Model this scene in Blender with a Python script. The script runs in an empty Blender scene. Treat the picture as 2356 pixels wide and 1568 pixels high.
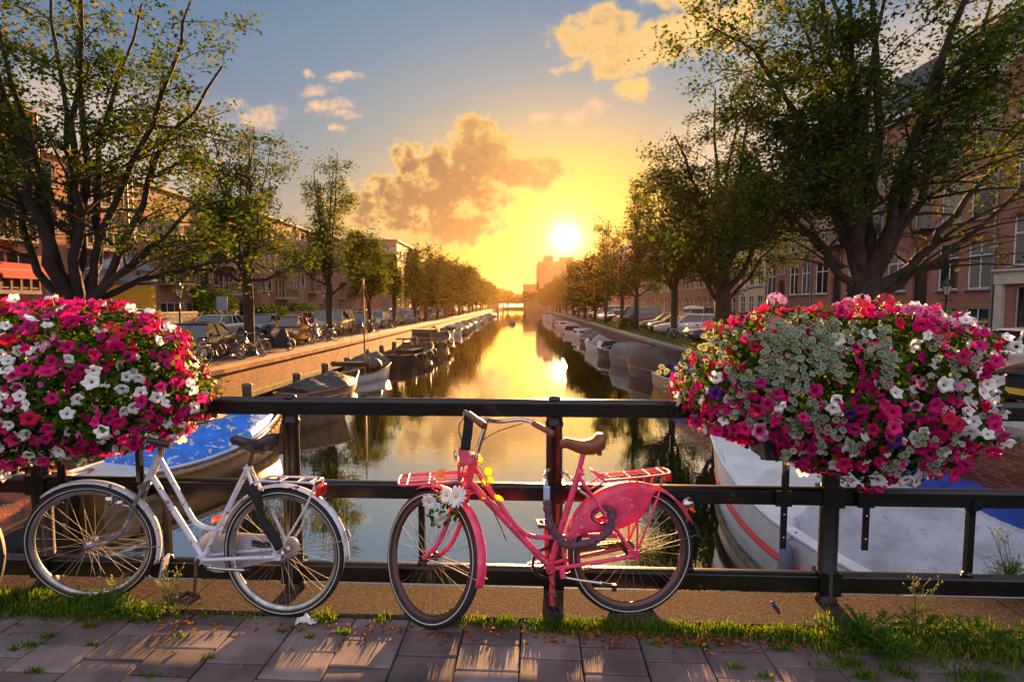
import bpy, bmesh, math, random
import numpy as np
from mathutils import Vector, Matrix, Quaternion
R = math.radians
rng = np.random.default_rng(7)
random.seed(7)
scene = bpy.context.scene
COL = scene.collection

# ------------------------------------------------------------------ camera
EYE = 1.70
cam_d = bpy.data.cameras.new('camera')
cam = bpy.data.objects.new('camera', cam_d)
COL.objects.link(cam)
cam_d.sensor_width = 36.0
cam_d.lens = 36.0 * 1250 / 2356
cam_d.clip_start = 0.05
cam_d.clip_end = 4000
cam.location = (0, 0, EYE)
cam.rotation_euler = (R(90) - math.atan(86 / 1250), 0, R(0.55))
scene.camera = cam

# ------------------------------------------------------------------ colour management
scene.view_settings.view_transform = 'Standard'
scene.view_settings.look = 'None'
scene.view_settings.gamma = 1.0
scene.view_settings.use_curve_mapping = False
scene.view_settings.exposure = 2.75
scene.cycles.max_bounces = 8
scene.cycles.diffuse_bounces = 3
scene.cycles.glossy_bounces = 3
scene.cycles.transmission_bounces = 4
scene.cycles.transparent_max_bounces = 6
scene.cycles.volume_bounces = 0
scene.cycles.sample_clamp_indirect = 4.0
scene.cycles.caustics_reflective = False
scene.cycles.caustics_refractive = False

SUN_AZ, SUN_EL = R(5.0), R(6.8)           # azimuth to the right of +Y
SUN_DIR = Vector((math.sin(SUN_AZ) * math.cos(SUN_EL), math.cos(SUN_AZ) * math.cos(SUN_EL), math.sin(SUN_EL)))


# ------------------------------------------------------------------ node helpers
class NT:
    def __init__(s, tree):
        s.t = tree
        s.n = tree.nodes
        s.l = tree.links

    def new(s, typ, **kw):
        nd = s.n.new(typ)
        for k, v in kw.items():
            setattr(nd, k, v)
        return nd

    def set(s, nd, key, v):
        if v is None:
            return
        if isinstance(v, bpy.types.NodeSocket):
            s.l.new(v, nd.inputs[key])
        else:
            nd.inputs[key].default_value = v

    def m(s, op, a, b=None, c=None, clamp=False):
        nd = s.new('ShaderNodeMath', operation=op, use_clamp=clamp)
        s.set(nd, 0, a); s.set(nd, 1, b); s.set(nd, 2, c)
        return nd.outputs[0]

    def mix(s, f, a, b, blend='MIX'):
        nd = s.new('ShaderNodeMix', data_type='RGBA', blend_type=blend)
        s.set(nd, 0, f)
        s.set(nd, 6, a if isinstance(a, bpy.types.NodeSocket) else (*a[:3], 1))
        s.set(nd, 7, b if isinstance(b, bpy.types.NodeSocket) else (*b[:3], 1))
        return nd.outputs[2]

    def noise(s, vec, scale, detail=4, rough=.55, dist=0.0, out='Fac'):
        nd = s.new('ShaderNodeTexNoise')
        if vec is not None:
            s.l.new(vec, nd.inputs['Vector'])
        nd.inputs['Scale'].default_value = scale
        nd.inputs['Detail'].default_value = detail
        nd.inputs['Roughness'].default_value = rough
        nd.inputs['Distortion'].default_value = dist
        return nd.outputs[out]

    def ramp(s, f, stops, interp='LINEAR'):
        nd = s.new('ShaderNodeValToRGB')
        cr = nd.color_ramp
        cr.interpolation = interp
        while len(cr.elements) < len(stops):
            cr.elements.new(.5)
        for e, (p, c) in zip(cr.elements, stops):
            e.position = p
            e.color = (*c[:3], 1) if hasattr(c, '__len__') else (c, c, c, 1)
        s.l.new(f, nd.inputs[0])
        return nd.outputs[0]

    def sstep(s, v, a, b):
        nd = s.new('ShaderNodeMapRange', interpolation_type='SMOOTHSTEP')
        s.set(nd, 0, v); s.set(nd, 1, a); s.set(nd, 2, b); s.set(nd, 3, 0.0); s.set(nd, 4, 1.0)
        return nd.outputs[0]


# ------------------------------------------------------------------ sky
world = bpy.data.worlds.new('World')
scene.world = world
world.use_nodes = True
world.cycles.sampling_method = 'MANUAL'
world.cycles.sample_map_resolution = 512
W = NT(world.node_tree)
W.n.clear()
tc = W.new('ShaderNodeTexCoord')
sep = W.new('ShaderNodeSeparateXYZ')
W.l.new(tc.outputs['Generated'], sep.inputs[0])
dx, dy, dz = sep.outputs
sky = W.new('ShaderNodeTexSky', sky_type='NISHITA')
sky.sun_disc = False
sky.sun_elevation = SUN_EL
sky.sun_rotation = SUN_AZ
sky.altitude = 0
sky.air_density = 1.0
sky.dust_density = 2.2
sky.ozone_density = 2.0
# angle from the sun
dp = W.new('ShaderNodeVectorMath', operation='DOT_PRODUCT')
W.l.new(tc.outputs['Generated'], dp.inputs[0])
dp.inputs[1].default_value = SUN_DIR
ang = W.m('ARCCOSINE', W.m('MINIMUM', dp.outputs['Value'], 0.999999))      # radians
# gnomonic coordinates of the sky dome about the canal's direction (+Y)
ay = W.m('MAXIMUM', W.m('ABSOLUTE', dy), 0.08)
u = W.m('DIVIDE', dx, ay)
v = W.m('DIVIDE', W.m('MAXIMUM', dz, 0.0), ay)
comb = W.new('ShaderNodeCombineXYZ')
W.l.new(u, comb.inputs[0]); W.l.new(v, comb.inputs[1])
W.l.new(W.m('SIGN', dy), comb.inputs[2])
uv = comb.outputs[0]
# flattened angle: the glow spreads along the horizon
du = W.m('SUBTRACT', u, math.tan(SUN_AZ))
dv = W.m('SUBTRACT', v, math.tan(SUN_EL))
front = W.sstep(dy, -.12, 0.76)
gd = W.m('MULTIPLY', 1.27, W.m('SQRT', W.m('ADD', W.m('POWER', W.m('MULTIPLY', du, 0.66), 2.0), W.m('POWER', W.m('MULTIPLY', dv, 1.12), 2.0))))
glow_col = W.ramp(W.m('MULTIPLY', gd, 1.0), [
    (0.0, (1.0, .60, .05)), (0.06, (1.0, .58, .05)), (.13, (.92, .55, .075)), (.20, (.74, .50, .14)), (.29, (.45, .42, .30)),
    (.40, (.25, .345, .39)), (.55, (.155, .275, .40)), (.80, (.105, .21, .355)), (1.0, (.10, .20, .35))])
# warm band low over the horizon
band = W.m('MULTIPLY', W.m('POWER', 2.718, W.m('MULTIPLY', dz, -7.0)), 0.95)
base = W.mix(W.m('MULTIPLY', band, W.sstep(ang, 1.6, .2)), glow_col, (.90, .45, .035))
base = W.mix(front, (.82, .84, .97), base)
# the half of the sky behind the camera: unseen pale cloud, brightened as fill for the foreground, rosier near the ground
back_band = W.m('MULTIPLY', W.m('POWER', 2.718, W.m('MULTIPLY', dz, -5.0)), W.m('SUBTRACT', 1.0, front))
base = W.mix(back_band, base, (.76, .69, .75))
nish = W.mix(1.0, sky.outputs[0], (.005, .005, .005), 'MULTIPLY')
base = W.mix(1.0, base, nish, 'ADD')

# clouds
wob = W.new('ShaderNodeVectorMath', operation='MULTIPLY_ADD')
W.l.new(W.noise(uv, 7.0, 5, .6, 0, 'Color'), wob.inputs[0])
wob.inputs[1].default_value = (.10, .075, 0)
wob.inputs[2].default_value = (0, 0, 0)
wadd = W.new('ShaderNodeVectorMath', operation='ADD')
W.l.new(uv, wadd.inputs[0]); W.l.new(wob.outputs[0], wadd.inputs[1])
wsep = W.new('ShaderNodeSeparateXYZ')
W.l.new(wadd.outputs[0], wsep.inputs[0])
cu = W.m('SUBTRACT', wsep.outputs[0], .05)
cv = W.m('SUBTRACT', wsep.outputs[1], .0375)


def blob(px, py, rx, ry, rot=0.0):
    """soft elliptical bank of cloud: centre and radii in tangent units of the dome"""
    u0, v0 = (px - 1190) / 1250, (698 - py) / 1250
    a_ = W.m('SUBTRACT', cu, u0); b_ = W.m('SUBTRACT', cv, v0)
    c, s = math.cos(R(rot)), math.sin(R(rot))
    e1 = W.m('DIVIDE', W.m('ADD', W.m('MULTIPLY', a_, c), W.m('MULTIPLY', b_, s)), rx / 1250)
    e2 = W.m('DIVIDE', W.m('SUBTRACT', W.m('MULTIPLY', b_, c), W.m('MULTIPLY', a_, s)), ry / 1250)
    q = W.m('ADD', W.m('POWER', e1, 2.0), W.m('POWER', e2, 2.0))
    return W.m('SUBTRACT', 1.0, q)


def union(lst):
    o = lst[0]
    for q in lst[1:]:
        o = W.m('MAXIMUM', o, q)
    return o


fine = W.noise(uv, 26.0, 6, .62)
fine2 = W.noise(uv, 60.0, 4, .6)
# the big bank left of the sun
big = union([blob(970, 458, 255, 72, 6), blob(1112, 375, 86, 104), blob(1060, 410, 160, 90), blob(1190, 402, 130, 42, -4), blob(1050, 515, 130, 50), blob(925, 380, 40, 56, 35)])
big = W.m('ADD', big, W.m('ADD', W.m('MULTIPLY', W.m('SUBTRACT', fine, .5), 2.9), W.m('MULTIPLY', W.m('SUBTRACT', fine2, .5), 1.3)))
bigm = W.m('MULTIPLY', W.sstep(big, 0.0, .42), front)
thick = W.sstep(big, .1, .95)
top_lit = W.sstep(W.m('ADD', W.m('MULTIPLY', W.m('SUBTRACT', fine2, .5), .5), W.m('ADD', W.m('MULTIPLY', W.m('SUBTRACT', cu, -.12), 1.0), W.m('MULTIPLY', W.m('SUBTRACT', cv, .25), 2.2))), -.05, .25)
big_col = W.mix(thick, (1.0, .62, .20), W.mix(top_lit, (.31, .19, .095), (.54, .31, .12)))
base = W.mix(W.m('MULTIPLY', bigm, .93), base, big_col)
# bright wisps high on the right
hi = union([blob(1370, 98, 112, 56, 12), blob(1450, 138, 150, 58, 16), blob(1600, 92, 200, 64, 14), blob(1620, 15, 190, 44, 10), blob(1445, 225, 50, 32)])
hi = W.m('ADD', hi, W.m('MULTIPLY', W.m('SUBTRACT', fine, .5), 2.6))
him = W.m('MULTIPLY', W.sstep(hi, 0.0, .8), front)
hi_col = W.mix(W.sstep(hi, .5, 1.4), (1.0, .62, .20), W.mix(W.sstep(cu, .15, .24), (.46, .34, .22), (1.0, .66, .24)))
base = W.mix(W.m('MULTIPLY', him, .95), base, hi_col)
# peach puffs on the left and the veil behind the left trees
puf = union([blob(770, 262, 62, 20, 8), blob(800, 198, 36, 12), blob(725, 188, 16, 12), blob(800, 280, 54, 13), blob(782, 312, 30, 13), blob(745, 225, 46, 14),
             blob(615, 278, 66, 34, 10), blob(560, 250, 34, 16), blob(1240, 285, 40, 20, 15), blob(1300, 178, 26, 10), blob(1340, 265, 60, 24, 10)])
puf = W.m('ADD', puf, W.m('MULTIPLY', W.m('SUBTRACT', W.m('ADD', W.m('MULTIPLY', fine, .6), W.m('MULTIPLY', fine2, .4)), .5), 5.0))
base = W.mix(W.m('MULTIPLY', W.m('MULTIPLY', W.sstep(puf, -.2, 1.6), front), .95), base, W.mix(W.sstep(puf, .6, 1.6), (.86, .56, .36), (1.0, .66, .36)))
veil = union([blob(250, 330, 420, 190, -12), blob(1760, 420, 260, 330, 0), blob(2250, 200, 420, 260)])
veil = W.m('ADD', veil, W.m('MULTIPLY', W.m('SUBTRACT', W.noise(uv, 6.0, 5, .6), .5), 1.8))
base = W.mix(W.m('MULTIPLY', W.m('MULTIPLY', W.sstep(veil, 0.0, .9), front), .62), base, (.86, .66, .50))
# thin streaks low over the water
stv = W.new('ShaderNodeVectorMath', operation='MULTIPLY')
W.l.new(uv, stv.inputs[0]); stv.inputs[1].default_value = (3.0, 26.0, 1.0)
stk = W.sstep(W.noise(stv.outputs[0], 1.6, 4, .55), .52, .72)
base = W.mix(W.m('MULTIPLY', W.m('MULTIPLY', stk, W.sstep(v, .22, .06)), W.m('MULTIPLY', front, .45)), base, (.80, .36, .06))
# the sun itself, bloomed by the air round it
core = W.ramp(W.m('DIVIDE', ang, .20), [(0.0, 1.0), (.07, .9), (.115, .30), (.17, .13), (.27, .05), (.50, .015), (1.0, 0.0)], 'EASE')
sunc = W.mix(1.0, core, (6.0, 4.4, 2.2), 'MULTIPLY')
base = W.mix(1.0, base, sunc, 'ADD')
# the dome goes on below the horizon as dim earth
base = W.mix(W.sstep(dz, -.002, -.04), base, (.10, .075, .05))
bg = W.new('ShaderNodeBackground')
W.l.new(base, bg.inputs[0])
bg.inputs[1].default_value = 0.157
wo = W.new('ShaderNodeOutputWorld')
W.l.new(bg.outputs[0], wo.inputs[0])

# ------------------------------------------------------------------ sun
sd = bpy.data.lights.new('sun', 'SUN')
sd.energy = 5.0
sd.angle = R(0.6)
sd.color = (1.0, .50, .17)
so = bpy.data.objects.new('sun', sd)
COL.objects.link(so)
so.rotation_euler = SUN_DIR.to_track_quat('Z', 'Y').to_euler()


# ------------------------------------------------------------------ picture geometry -> places
_phi, _yaw = math.atan(86 / 1250), R(.55)
_f = np.array([-math.sin(_yaw) * math.cos(_phi), math.cos(_yaw) * math.cos(_phi), -math.sin(_phi)])
_r = np.array([math.cos(_yaw), math.sin(_yaw), 0])
_u = np.cross(_r, _f)


def sight(px, py):
    return _f + _r * (px - 1178) / 1250 + _u * (784 - py) / 1250


def on_z(px, py, z):
    d = sight(px, py)
    return np.array([0, 0, EYE]) + d * (z - EYE) / d[2]


def at_y(px, py, y):
    d = sight(px, py)
    return np.array([0, 0, EYE]) + d * y / d[1]


BA = R(-2.0)                               # the bridge is 2 degrees off square to the canal


def fb(x, y, z=0.0):
    return Vector((x * math.cos(BA) - y * math.sin(BA), x * math.sin(BA) + y * math.cos(BA), z))


# ------------------------------------------------------------------ mesh building
class MB:
    def __init__(s):
        s.v = []; s.f = []; s.mi = []; s.sm = []

    def add(s, vs, fs, mi=0, smooth=False):
        b = len(s.v)
        s.v.extend([tuple(map(float, p)) for p in vs])
        for f in fs:
            s.f.append(tuple(b + i for i in f)); s.mi.append(mi); s.sm.append(smooth)
        return s

    def box(s, c, size, rot=None, mi=0, taper=1.0):
        hx, hy, hz = size[0] / 2, size[1] / 2, size[2] / 2
        P = []
        for z in (-hz, hz):
            t = taper if z > 0 else 1.0
            for x, y in ((-hx, -hy), (hx, -hy), (hx, hy), (-hx, hy)):
                P.append(Vector((x * t, y * t, z)))
        if rot is not None:
            P = [rot @ p for p in P]
        P = [p + Vector(c) for p in P]
        return s.add(P, [(3, 2, 1, 0), (4, 5, 6, 7), (0, 1, 5, 4), (1, 2, 6, 5), (2, 3, 7, 6), (3, 0, 4, 7)], mi)

    def bar(s, a, b, w, h=None, mi=0, up=(0, 0, 1)):
        """box of section w x h from a to b"""
        a, b = Vector(a), Vector(b); h = h or w
        d = (b - a); L = d.length
        if L < 1e-6:
            return s
        d.normalize()
        x = d.cross(Vector(up))
        if x.length < 1e-4:
            x = d.cross(Vector((1, 0, 0)))
        x.normalize(); z = x.cross(d)
        M = Matrix((x, d, z)).transposed()
        return s.box((a + b) / 2, (w, L, h), M, mi)

    def tube(s, pts, rad, n=8, mi=0, caps=True, closed=False, smooth=True):
        P = [Vector(p) for p in pts]
        k = len(P)
        if not hasattr(rad, '__len__'):
            rad = [rad] * k
        rings = []
        nrm = None
        for i in range(k):
            if closed:
                t = P[(i + 1) % k] - P[i - 1]
            else:
                t = P[min(i + 1, k - 1)] - P[max(i - 1, 0)]
            if t.length < 1e-9:
                t = Vector((0, 0, 1))
            t.normalize()
            if nrm is None:
                nrm = t.orthogonal().normalized()
            nrm = (nrm - t * nrm.dot(t))
            nrm = nrm.normalized() if nrm.length > 1e-6 else t.orthogonal().normalized()
            bi = t.cross(nrm)
            rings.append([P[i] + (nrm * math.cos(2 * math.pi * j / n) + bi * math.sin(2 * math.pi * j / n)) * rad[i] for j in range(n)])
        vs = [p for r_ in rings for p in r_]
        fs = []
        for i in range(k if closed else k - 1):
            i2 = (i + 1) % k
            for j in range(n):
                j2 = (j + 1) % n
                fs.append((i * n + j, i * n + j2, i2 * n + j2, i2 * n + j))
        s.add(vs, fs, mi, smooth)
        if caps and not closed:
            s.add(rings[0], [tuple(range(n - 1, -1, -1))], mi)
            s.add(rings[-1], [tuple(range(n))], mi)
        return s

    def lathe(s, prof, n=24, mi=0, o=(0, 0, 0), rot=None, smooth=True, arc=2 * math.pi):
        """profile [(r, z)] turned round z"""
        vs = []; fs = []
        full = abs(arc - 2 * math.pi) < 1e-6
        m = n if full else n + 1
        for r_, z in prof:
            for j in range(m):
                a_ = arc * j / n
                p = Vector((r_ * math.cos(a_), r_ * math.sin(a_), z))
                if rot is not None:
                    p = rot @ p
                vs.append(p + Vector(o))
        for i in range(len(prof) - 1):
            for j in range(n):
                j2 = (j + 1) % m
                fs.append((i * m + j, i * m + j2, (i + 1) * m + j2, (i + 1) * m + j))
        return s.add(vs, fs, mi, smooth)

    def grid(s, rows, mi=0, smooth=True, closed=False):
        """rows of equal length -> quads"""
        n = len(rows[0]); vs = [p for r_ in rows for p in r_]; fs = []
        for i in range(len(rows) - 1):
            for j in range(n if closed else n - 1):
                j2 = (j + 1) % n
                fs.append((i * n + j, i * n + j2, (i + 1) * n + j2, (i + 1) * n + j))
        return s.add(vs, fs, mi, smooth)

    def prism(s, poly, axis, a, b, mi=0):
        """polygon [(p,q)] extruded along axis ('x','y','z') from a to b"""
        n = len(poly)

        def P(p, q, t):
            return {'x': (t, p, q), 'y': (p, t, q), 'z': (p, q, t)}[axis]
        vs = [P(p, q, a) for p, q in poly] + [P(p, q, b) for p, q in poly]
        fs = [tuple(range(n - 1, -1, -1)), tuple(range(n, 2 * n))]
        fs += [(i, (i + 1) % n, n + (i + 1) % n, n + i) for i in range(n)]
        return s.add(vs, fs, mi)

    def ball(s, c, r, n=10, m=6, mi=0, sc=(1, 1, 1)):
        rows = []
        for i in range(m + 1):
            t = math.pi * i / m
            rows.append([(c[0] + r * sc[0] * math.sin(t) * math.cos(2 * math.pi * j / n), c[1] + r * sc[1] * math.sin(t) * math.sin(2 * math.pi * j / n), c[2] + r * sc[2] * math.cos(t)) for j in range(n)])
        return s.grid(rows, mi, True, True)

    def mesh(s, name, mats):
        me = bpy.data.meshes.new(name)
        me.from_pydata(s.v, [], s.f)
        for m_ in (mats if isinstance(mats, (list, tuple)) else [mats]):
            me.materials.append(m_)
        me.polygons.foreach_set('material_index', s.mi)
        me.polygons.foreach_set('use_smooth', s.sm)
        me.update()
        return me

    def build(s, name, mats, parent=None, fix=True):
        me = s.mesh(name, mats)
        if fix and len(me.polygons) < 4000:
            bm = bmesh.new(); bm.from_mesh(me)
            bmesh.ops.recalc_face_normals(bm, faces=bm.faces)
            bm.to_mesh(me); bm.free()
        return link(name, me, parent)


def link(name, data, parent=None):
    o = bpy.data.objects.new(name, data)
    COL.objects.link(o)
    if parent is not None:
        o.parent = parent
    return o


def tag(o, label=None, cat=None, group=None, kind=None):
    if label: o['label'] = label
    if cat: o['category'] = cat
    if group: o['group'] = group
    if kind: o['kind'] = kind
    return o


def thing(name, label, cat, loc=(0, 0, 0), rz=0.0, group=None):
    o = link(name, None)
    o.location = loc
    o.rotation_euler = (0, 0, rz)
    return tag(o, label, cat, group)


def kids_map():
    d = {}
    for o in COL.objects:
        if o.parent is not None:
            d.setdefault(o.parent.name, []).append(o)
    return d


def copy_tree(root, kids):
    """a copy of a thing with copies of its parts and sub-parts (mesh data shared)"""
    r = root.copy(); COL.objects.link(r)
    for ch in kids.get(root.name, []):
        c = ch.copy(); COL.objects.link(c); c.parent = r
        for g in kids.get(ch.name, []):
            d = g.copy(); COL.objects.link(d); d.parent = c
    return r


def raw_mesh(name, V, F, mats, mi=None, smooth=False):
    """numpy arrays of vertices (n,3) and quads/triangles (m,k) -> mesh, fast"""
    me = bpy.data.meshes.new(name)
    k = F.shape[1]
    me.vertices.add(len(V)); me.vertices.foreach_set('co', np.asarray(V, np.float32).ravel())
    me.loops.add(F.size); me.loops.foreach_set('vertex_index', F.astype(np.int32).ravel())
    me.polygons.add(len(F))
    me.polygons.foreach_set('loop_start', np.arange(0, F.size, k, dtype=np.int32))
    for m_ in (mats if isinstance(mats, (list, tuple)) else [mats]):
        me.materials.append(m_)
    if mi is not None:
        me.polygons.foreach_set('material_index', np.asarray(mi, np.int32))
    if smooth:
        me.polygons.foreach_set('use_smooth', np.ones(len(F), bool))
    me.update(calc_edges=True)
    return me


def bez(pts, n=24):
    """smooth curve through points (Catmull-Rom)"""
    P = [Vector(p) for p in pts]
    P = [P[0] * 2 - P[1]] + P + [P[-1] * 2 - P[-2]]
    out = []
    segs = len(P) - 3
    per = max(2, n // segs)
    for i in range(segs):
        p0, p1, p2, p3 = P[i:i + 4]
        for j in range(per):
            t = j / per
            out.append(.5 * ((2 * p1) + (p2 - p0) * t + (2 * p0 - 5 * p1 + 4 * p2 - p3) * t * t + (3 * p1 - p0 - 3 * p2 + p3) * t ** 3))
    out.append(P[-2])
    return out


# ------------------------------------------------------------------ materials
def mat(name, col, rough=.6, metal=0.0, var=None, bump=None, wear=None, spec=None, coat=None, sheen=None, objvar=0.0, trans=0.0, coords='Object'):
    """procedural paint / stone / wood.  var=(scale, amount)  bump=(scale, strength)  wear=(scale, threshold, colour)"""
    m_ = bpy.data.materials.new(name)
    m_.use_nodes = True
    N = NT(m_.node_tree)
    N.n.clear()
    out = N.new('ShaderNodeOutputMaterial')
    b = N.new('ShaderNodeBsdfPrincipled')
    N.l.new(b.outputs[0], out.inputs[0])
    t = N.new('ShaderNodeNewGeometry').outputs['Position'] if coords == 'World' else N.new('ShaderNodeTexCoord').outputs[coords]
    c = col
    rgb = N.new('ShaderNodeRGB'); rgb.outputs[0].default_value = (*col, 1)
    c = rgb.outputs[0]
    if objvar:
        oi = N.new('ShaderNodeObjectInfo')
        hsv = N.new('ShaderNodeHueSaturation')
        N.set(hsv, 'Value', N.m('ADD', 1.0 - objvar, N.m('MULTIPLY', oi.outputs['Random'], 2 * objvar)))
        N.set(hsv, 'Hue', N.m('ADD', .5 - objvar * .03, N.m('MULTIPLY', oi.outputs['Random'], objvar * .06)))
        N.l.new(c, hsv.inputs['Color'])
        c = hsv.outputs[0]
    if var:
        f = N.noise(t, var[0], 6, .6)
        lo = N.mix(1.0, c, (1 - var[1],) * 3, 'MULTIPLY')
        hi_ = N.mix(1.0, c, (1 + var[1] * .7,) * 3, 'MULTIPLY')
        c = N.mix(N.sstep(f, .3, .7), lo, hi_)
    if wear:
        f = N.noise(t, wear[0], 8, .7)
        wm = N.sstep(f, wear[1], wear[1] + .035)
        c = N.mix(wm, c, wear[2])
    N.set(b, 'Base Color', c)
    b.inputs['Roughness'].default_value = rough
    b.inputs['Metallic'].default_value = metal
    if spec is not None: b.inputs['Specular IOR Level'].default_value = spec
    if coat: b.inputs['Coat Weight'].default_value = coat; b.inputs['Coat Roughness'].default_value = .08
    if trans: b.inputs['Transmission Weight'].default_value = trans
    if bump:
        bp = N.new('ShaderNodeBump')
        bp.inputs['Strength'].default_value = bump[1]
        bp.inputs['Distance'].default_value = bump[2] if len(bump) > 2 else .01
        N.l.new(N.noise(t, bump[0], 6, .65), bp.inputs['Height'])
        N.l.new(bp.outputs[0], b.inputs['Normal'])
    return m_


def leaf_mat(name, cols, trans=.45, rough=.5):
    """leaf: colour varies from leaf to leaf, light passes through"""
    m_ = bpy.data.materials.new(name); m_.use_nodes = True
    N = NT(m_.node_tree); N.n.clear()
    out = N.new('ShaderNodeOutputMaterial')
    g = N.new('ShaderNodeNewGeometry')
    c = N.ramp(g.outputs['Random Per Island'], [(i / (len(cols) - 1), q) for i, q in enumerate(cols)])
    d = N.new('ShaderNodeBsdfPrincipled'); N.set(d, 'Base Color', c); d.inputs['Roughness'].default_value = rough
    d.inputs['Specular IOR Level'].default_value = 0.0
    tr = N.new('ShaderNodeBsdfTranslucent')
    N.l.new(N.mix(1.0, c, (1.05, 1.05, .42), 'MULTIPLY'), tr.inputs[0])
    mx = N.new('ShaderNodeMixShader'); mx.inputs[0].default_value = trans
    N.l.new(d.outputs[0], mx.inputs[1]); N.l.new(tr.outputs[0], mx.inputs[2]); N.l.new(mx.outputs[0], out.inputs[0])
    return m_


def brick_mat(name, c1, c2, mortar, bw=.21, bh=.065, axis='y', ms=.012, bumpd=.006, grime=.25):
    """running-bond brick in object coordinates; axis = the wall's horizontal direction"""
    m_ = bpy.data.materials.new(name); m_.use_nodes = True
    N = NT(m_.node_tree); N.n.clear()
    out = N.new('ShaderNodeOutputMaterial'); b = N.new('ShaderNodeBsdfPrincipled'); N.l.new(b.outputs[0], out.inputs[0])
    t = N.new('ShaderNodeTexCoord').outputs['Object']
    sp = N.new('ShaderNodeSeparateXYZ'); N.l.new(t, sp.inputs[0])
    cb = N.new('ShaderNodeCombineXYZ')
    if axis == 'xy':
        N.l.new(N.m('ADD', sp.outputs[0], sp.outputs[1]), cb.inputs[0])
    else:
        N.l.new(sp.outputs['xy'.index(axis)], cb.inputs[0])
    N.l.new(sp.outputs[2], cb.inputs[1])
    br = N.new('ShaderNodeTexBrick')
    N.l.new(cb.outputs[0], br.inputs['Vector'])
    br.inputs['Scale'].default_value = 1.0
    br.inputs['Brick Width'].default_value = bw; br.inputs['Row Height'].default_value = bh
    br.inputs['Mortar Size'].default_value = ms; br.inputs['Mortar Smooth'].default_value = .3; br.inputs['Bias'].default_value = -.1
    br.inputs['Color1'].default_value = (*c1, 1); br.inputs['Color2'].default_value = (*c2, 1); br.inputs['Mortar'].default_value = (*mortar, 1)
    f = N.noise(t, .7, 6, .6)
    c = N.mix(N.sstep(f, .35, .75), br.outputs[0], N.mix(1.0, br.outputs[0], (1 - grime,) * 3, 'MULTIPLY'))
    N.set(b, 'Base Color', c); b.inputs['Roughness'].default_value = .85
    bp = N.new('ShaderNodeBump'); bp.inputs['Strength'].default_value = .7; bp.inputs['Distance'].default_value = bumpd
    N.l.new(N.m('SUBTRACT', N.m('MULTIPLY', N.noise(t, 45, 3), .5), br.outputs['Fac']), bp.inputs['Height'])
    N.l.new(bp.outputs[0], b.inputs['Normal'])
    return m_

# ================================================================== the setting: water, quays, streets, bridge deck
WZ = -1.80                                   # water
LQ = [(-11.2, 2.0), (-10.7, 8.0), (-9.9, 18.0), (-9.65, 31.0), (-9.4, 60.0), (-9.0, 330.0)]
RQ = [(7.6, 2.0), (7.7, 10.0), (7.8, 24.0), (8.5, 80.0), (10.4, 330.0)]


def edge_x(pl, y):
    for (x0, y0), (x1, y1) in zip(pl, pl[1:]):
        if y <= y1:
            return x0 + (x1 - x0) * (y - y0) / (y1 - y0)
    return pl[-1][0]


def street_z(y):
    t = min(max((y - 4.0) / 11.0, 0), 1); t = t * t * (3 - 2 * t)
    return -.06 - .44 * t


m_water = bpy.data.materials.new('canal_water'); m_water.use_nodes = True
N = NT(m_water.node_tree); N.n.clear()
_o = N.new('ShaderNodeOutputMaterial')
_d = N.new('ShaderNodeBsdfDiffuse'); _d.inputs[0].default_value = (.012, .016, .011, 1)
_g = N.new('ShaderNodeBsdfGlossy'); _g.inputs['Roughness'].default_value = .0; _g.inputs[0].default_value = (.95, .95, .93, 1)
_t = N.new('ShaderNodeTexCoord').outputs['Object']
_mp = N.new('ShaderNodeMapping'); N.l.new(_t, _mp.inputs[0]); _mp.inputs['Scale'].default_value = (1.0, 1.9, 1.0)
_h = N.m('ADD', N.m('MULTIPLY', N.noise(_mp.outputs[0], 3.6, 2, .45, .6), .9), N.m('ADD', N.m('MULTIPLY', N.noise(_mp.outputs[0], 1.1, 2, .5), .6), N.m('MULTIPLY', N.noise(_mp.outputs[0], 11.0, 1, .4), .05)))
_calm = N.sstep(N.noise(_t, .16, 3, .55), .34, .66)
_b = N.new('ShaderNodeBump'); _b.inputs['Distance'].default_value = .012
N.l.new(_h, _b.inputs['Height']); N.l.new(N.m('ADD', .06, N.m('MULTIPLY', _calm, .12)), _b.inputs['Strength'])
N.l.new(_b.outputs[0], _g.inputs['Normal'])
_fr = N.new('ShaderNodeFresnel'); _fr.inputs[0].default_value = 2.0; N.l.new(_b.outputs[0], _fr.inputs['Normal'])
_mx = N.new('ShaderNodeMixShader'); N.l.new(N.m('MINIMUM', N.m('ADD', N.m('MULTIPLY', _fr.outputs[0], 1.1), .48), 1.0), _mx.inputs[0])
N.l.new(_d.outputs[0], _mx.inputs[1]); N.l.new(_g.outputs[0], _mx.inputs[2]); N.l.new(_mx.outputs[0], _o.inputs[0])
mb = MB(); mb.add([(-14, -6, WZ), (14, -6, WZ), (16, 400, WZ), (-14, 400, WZ)], [(0, 1, 2, 3)])
tag(mb.build('canal_water', m_water), kind='structure')

m_street = mat('street_clinker', (.22, .115, .065), .85, var=(1.5, .35), bump=(30, .5, .01))
m_asph = mat('road_asphalt', (.055, .052, .05), .8, var=(2.5, .3), bump=(60, .3, .004))
m_earth = mat('verge_earth', (.12, .095, .05), .95, var=(3, .5), bump=(20, .6, .02))


def strip(name, pl, off0, off1, y0, y1, dz, m_, n=60):
    """ground sheet that follows a quay edge between two sideways offsets"""
    rows = []
    for i in range(n + 1):
        y = y0 + (y1 - y0) * (i / n) ** 1.7
        ex = edge_x(pl, y); z = street_z(y) + dz
        rows.append([(ex + off0, y, z), (ex + off1, y, z)])
    b = MB(); b.grid(rows, 0, True)
    return tag(b.build(name, m_), kind='structure')


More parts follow.
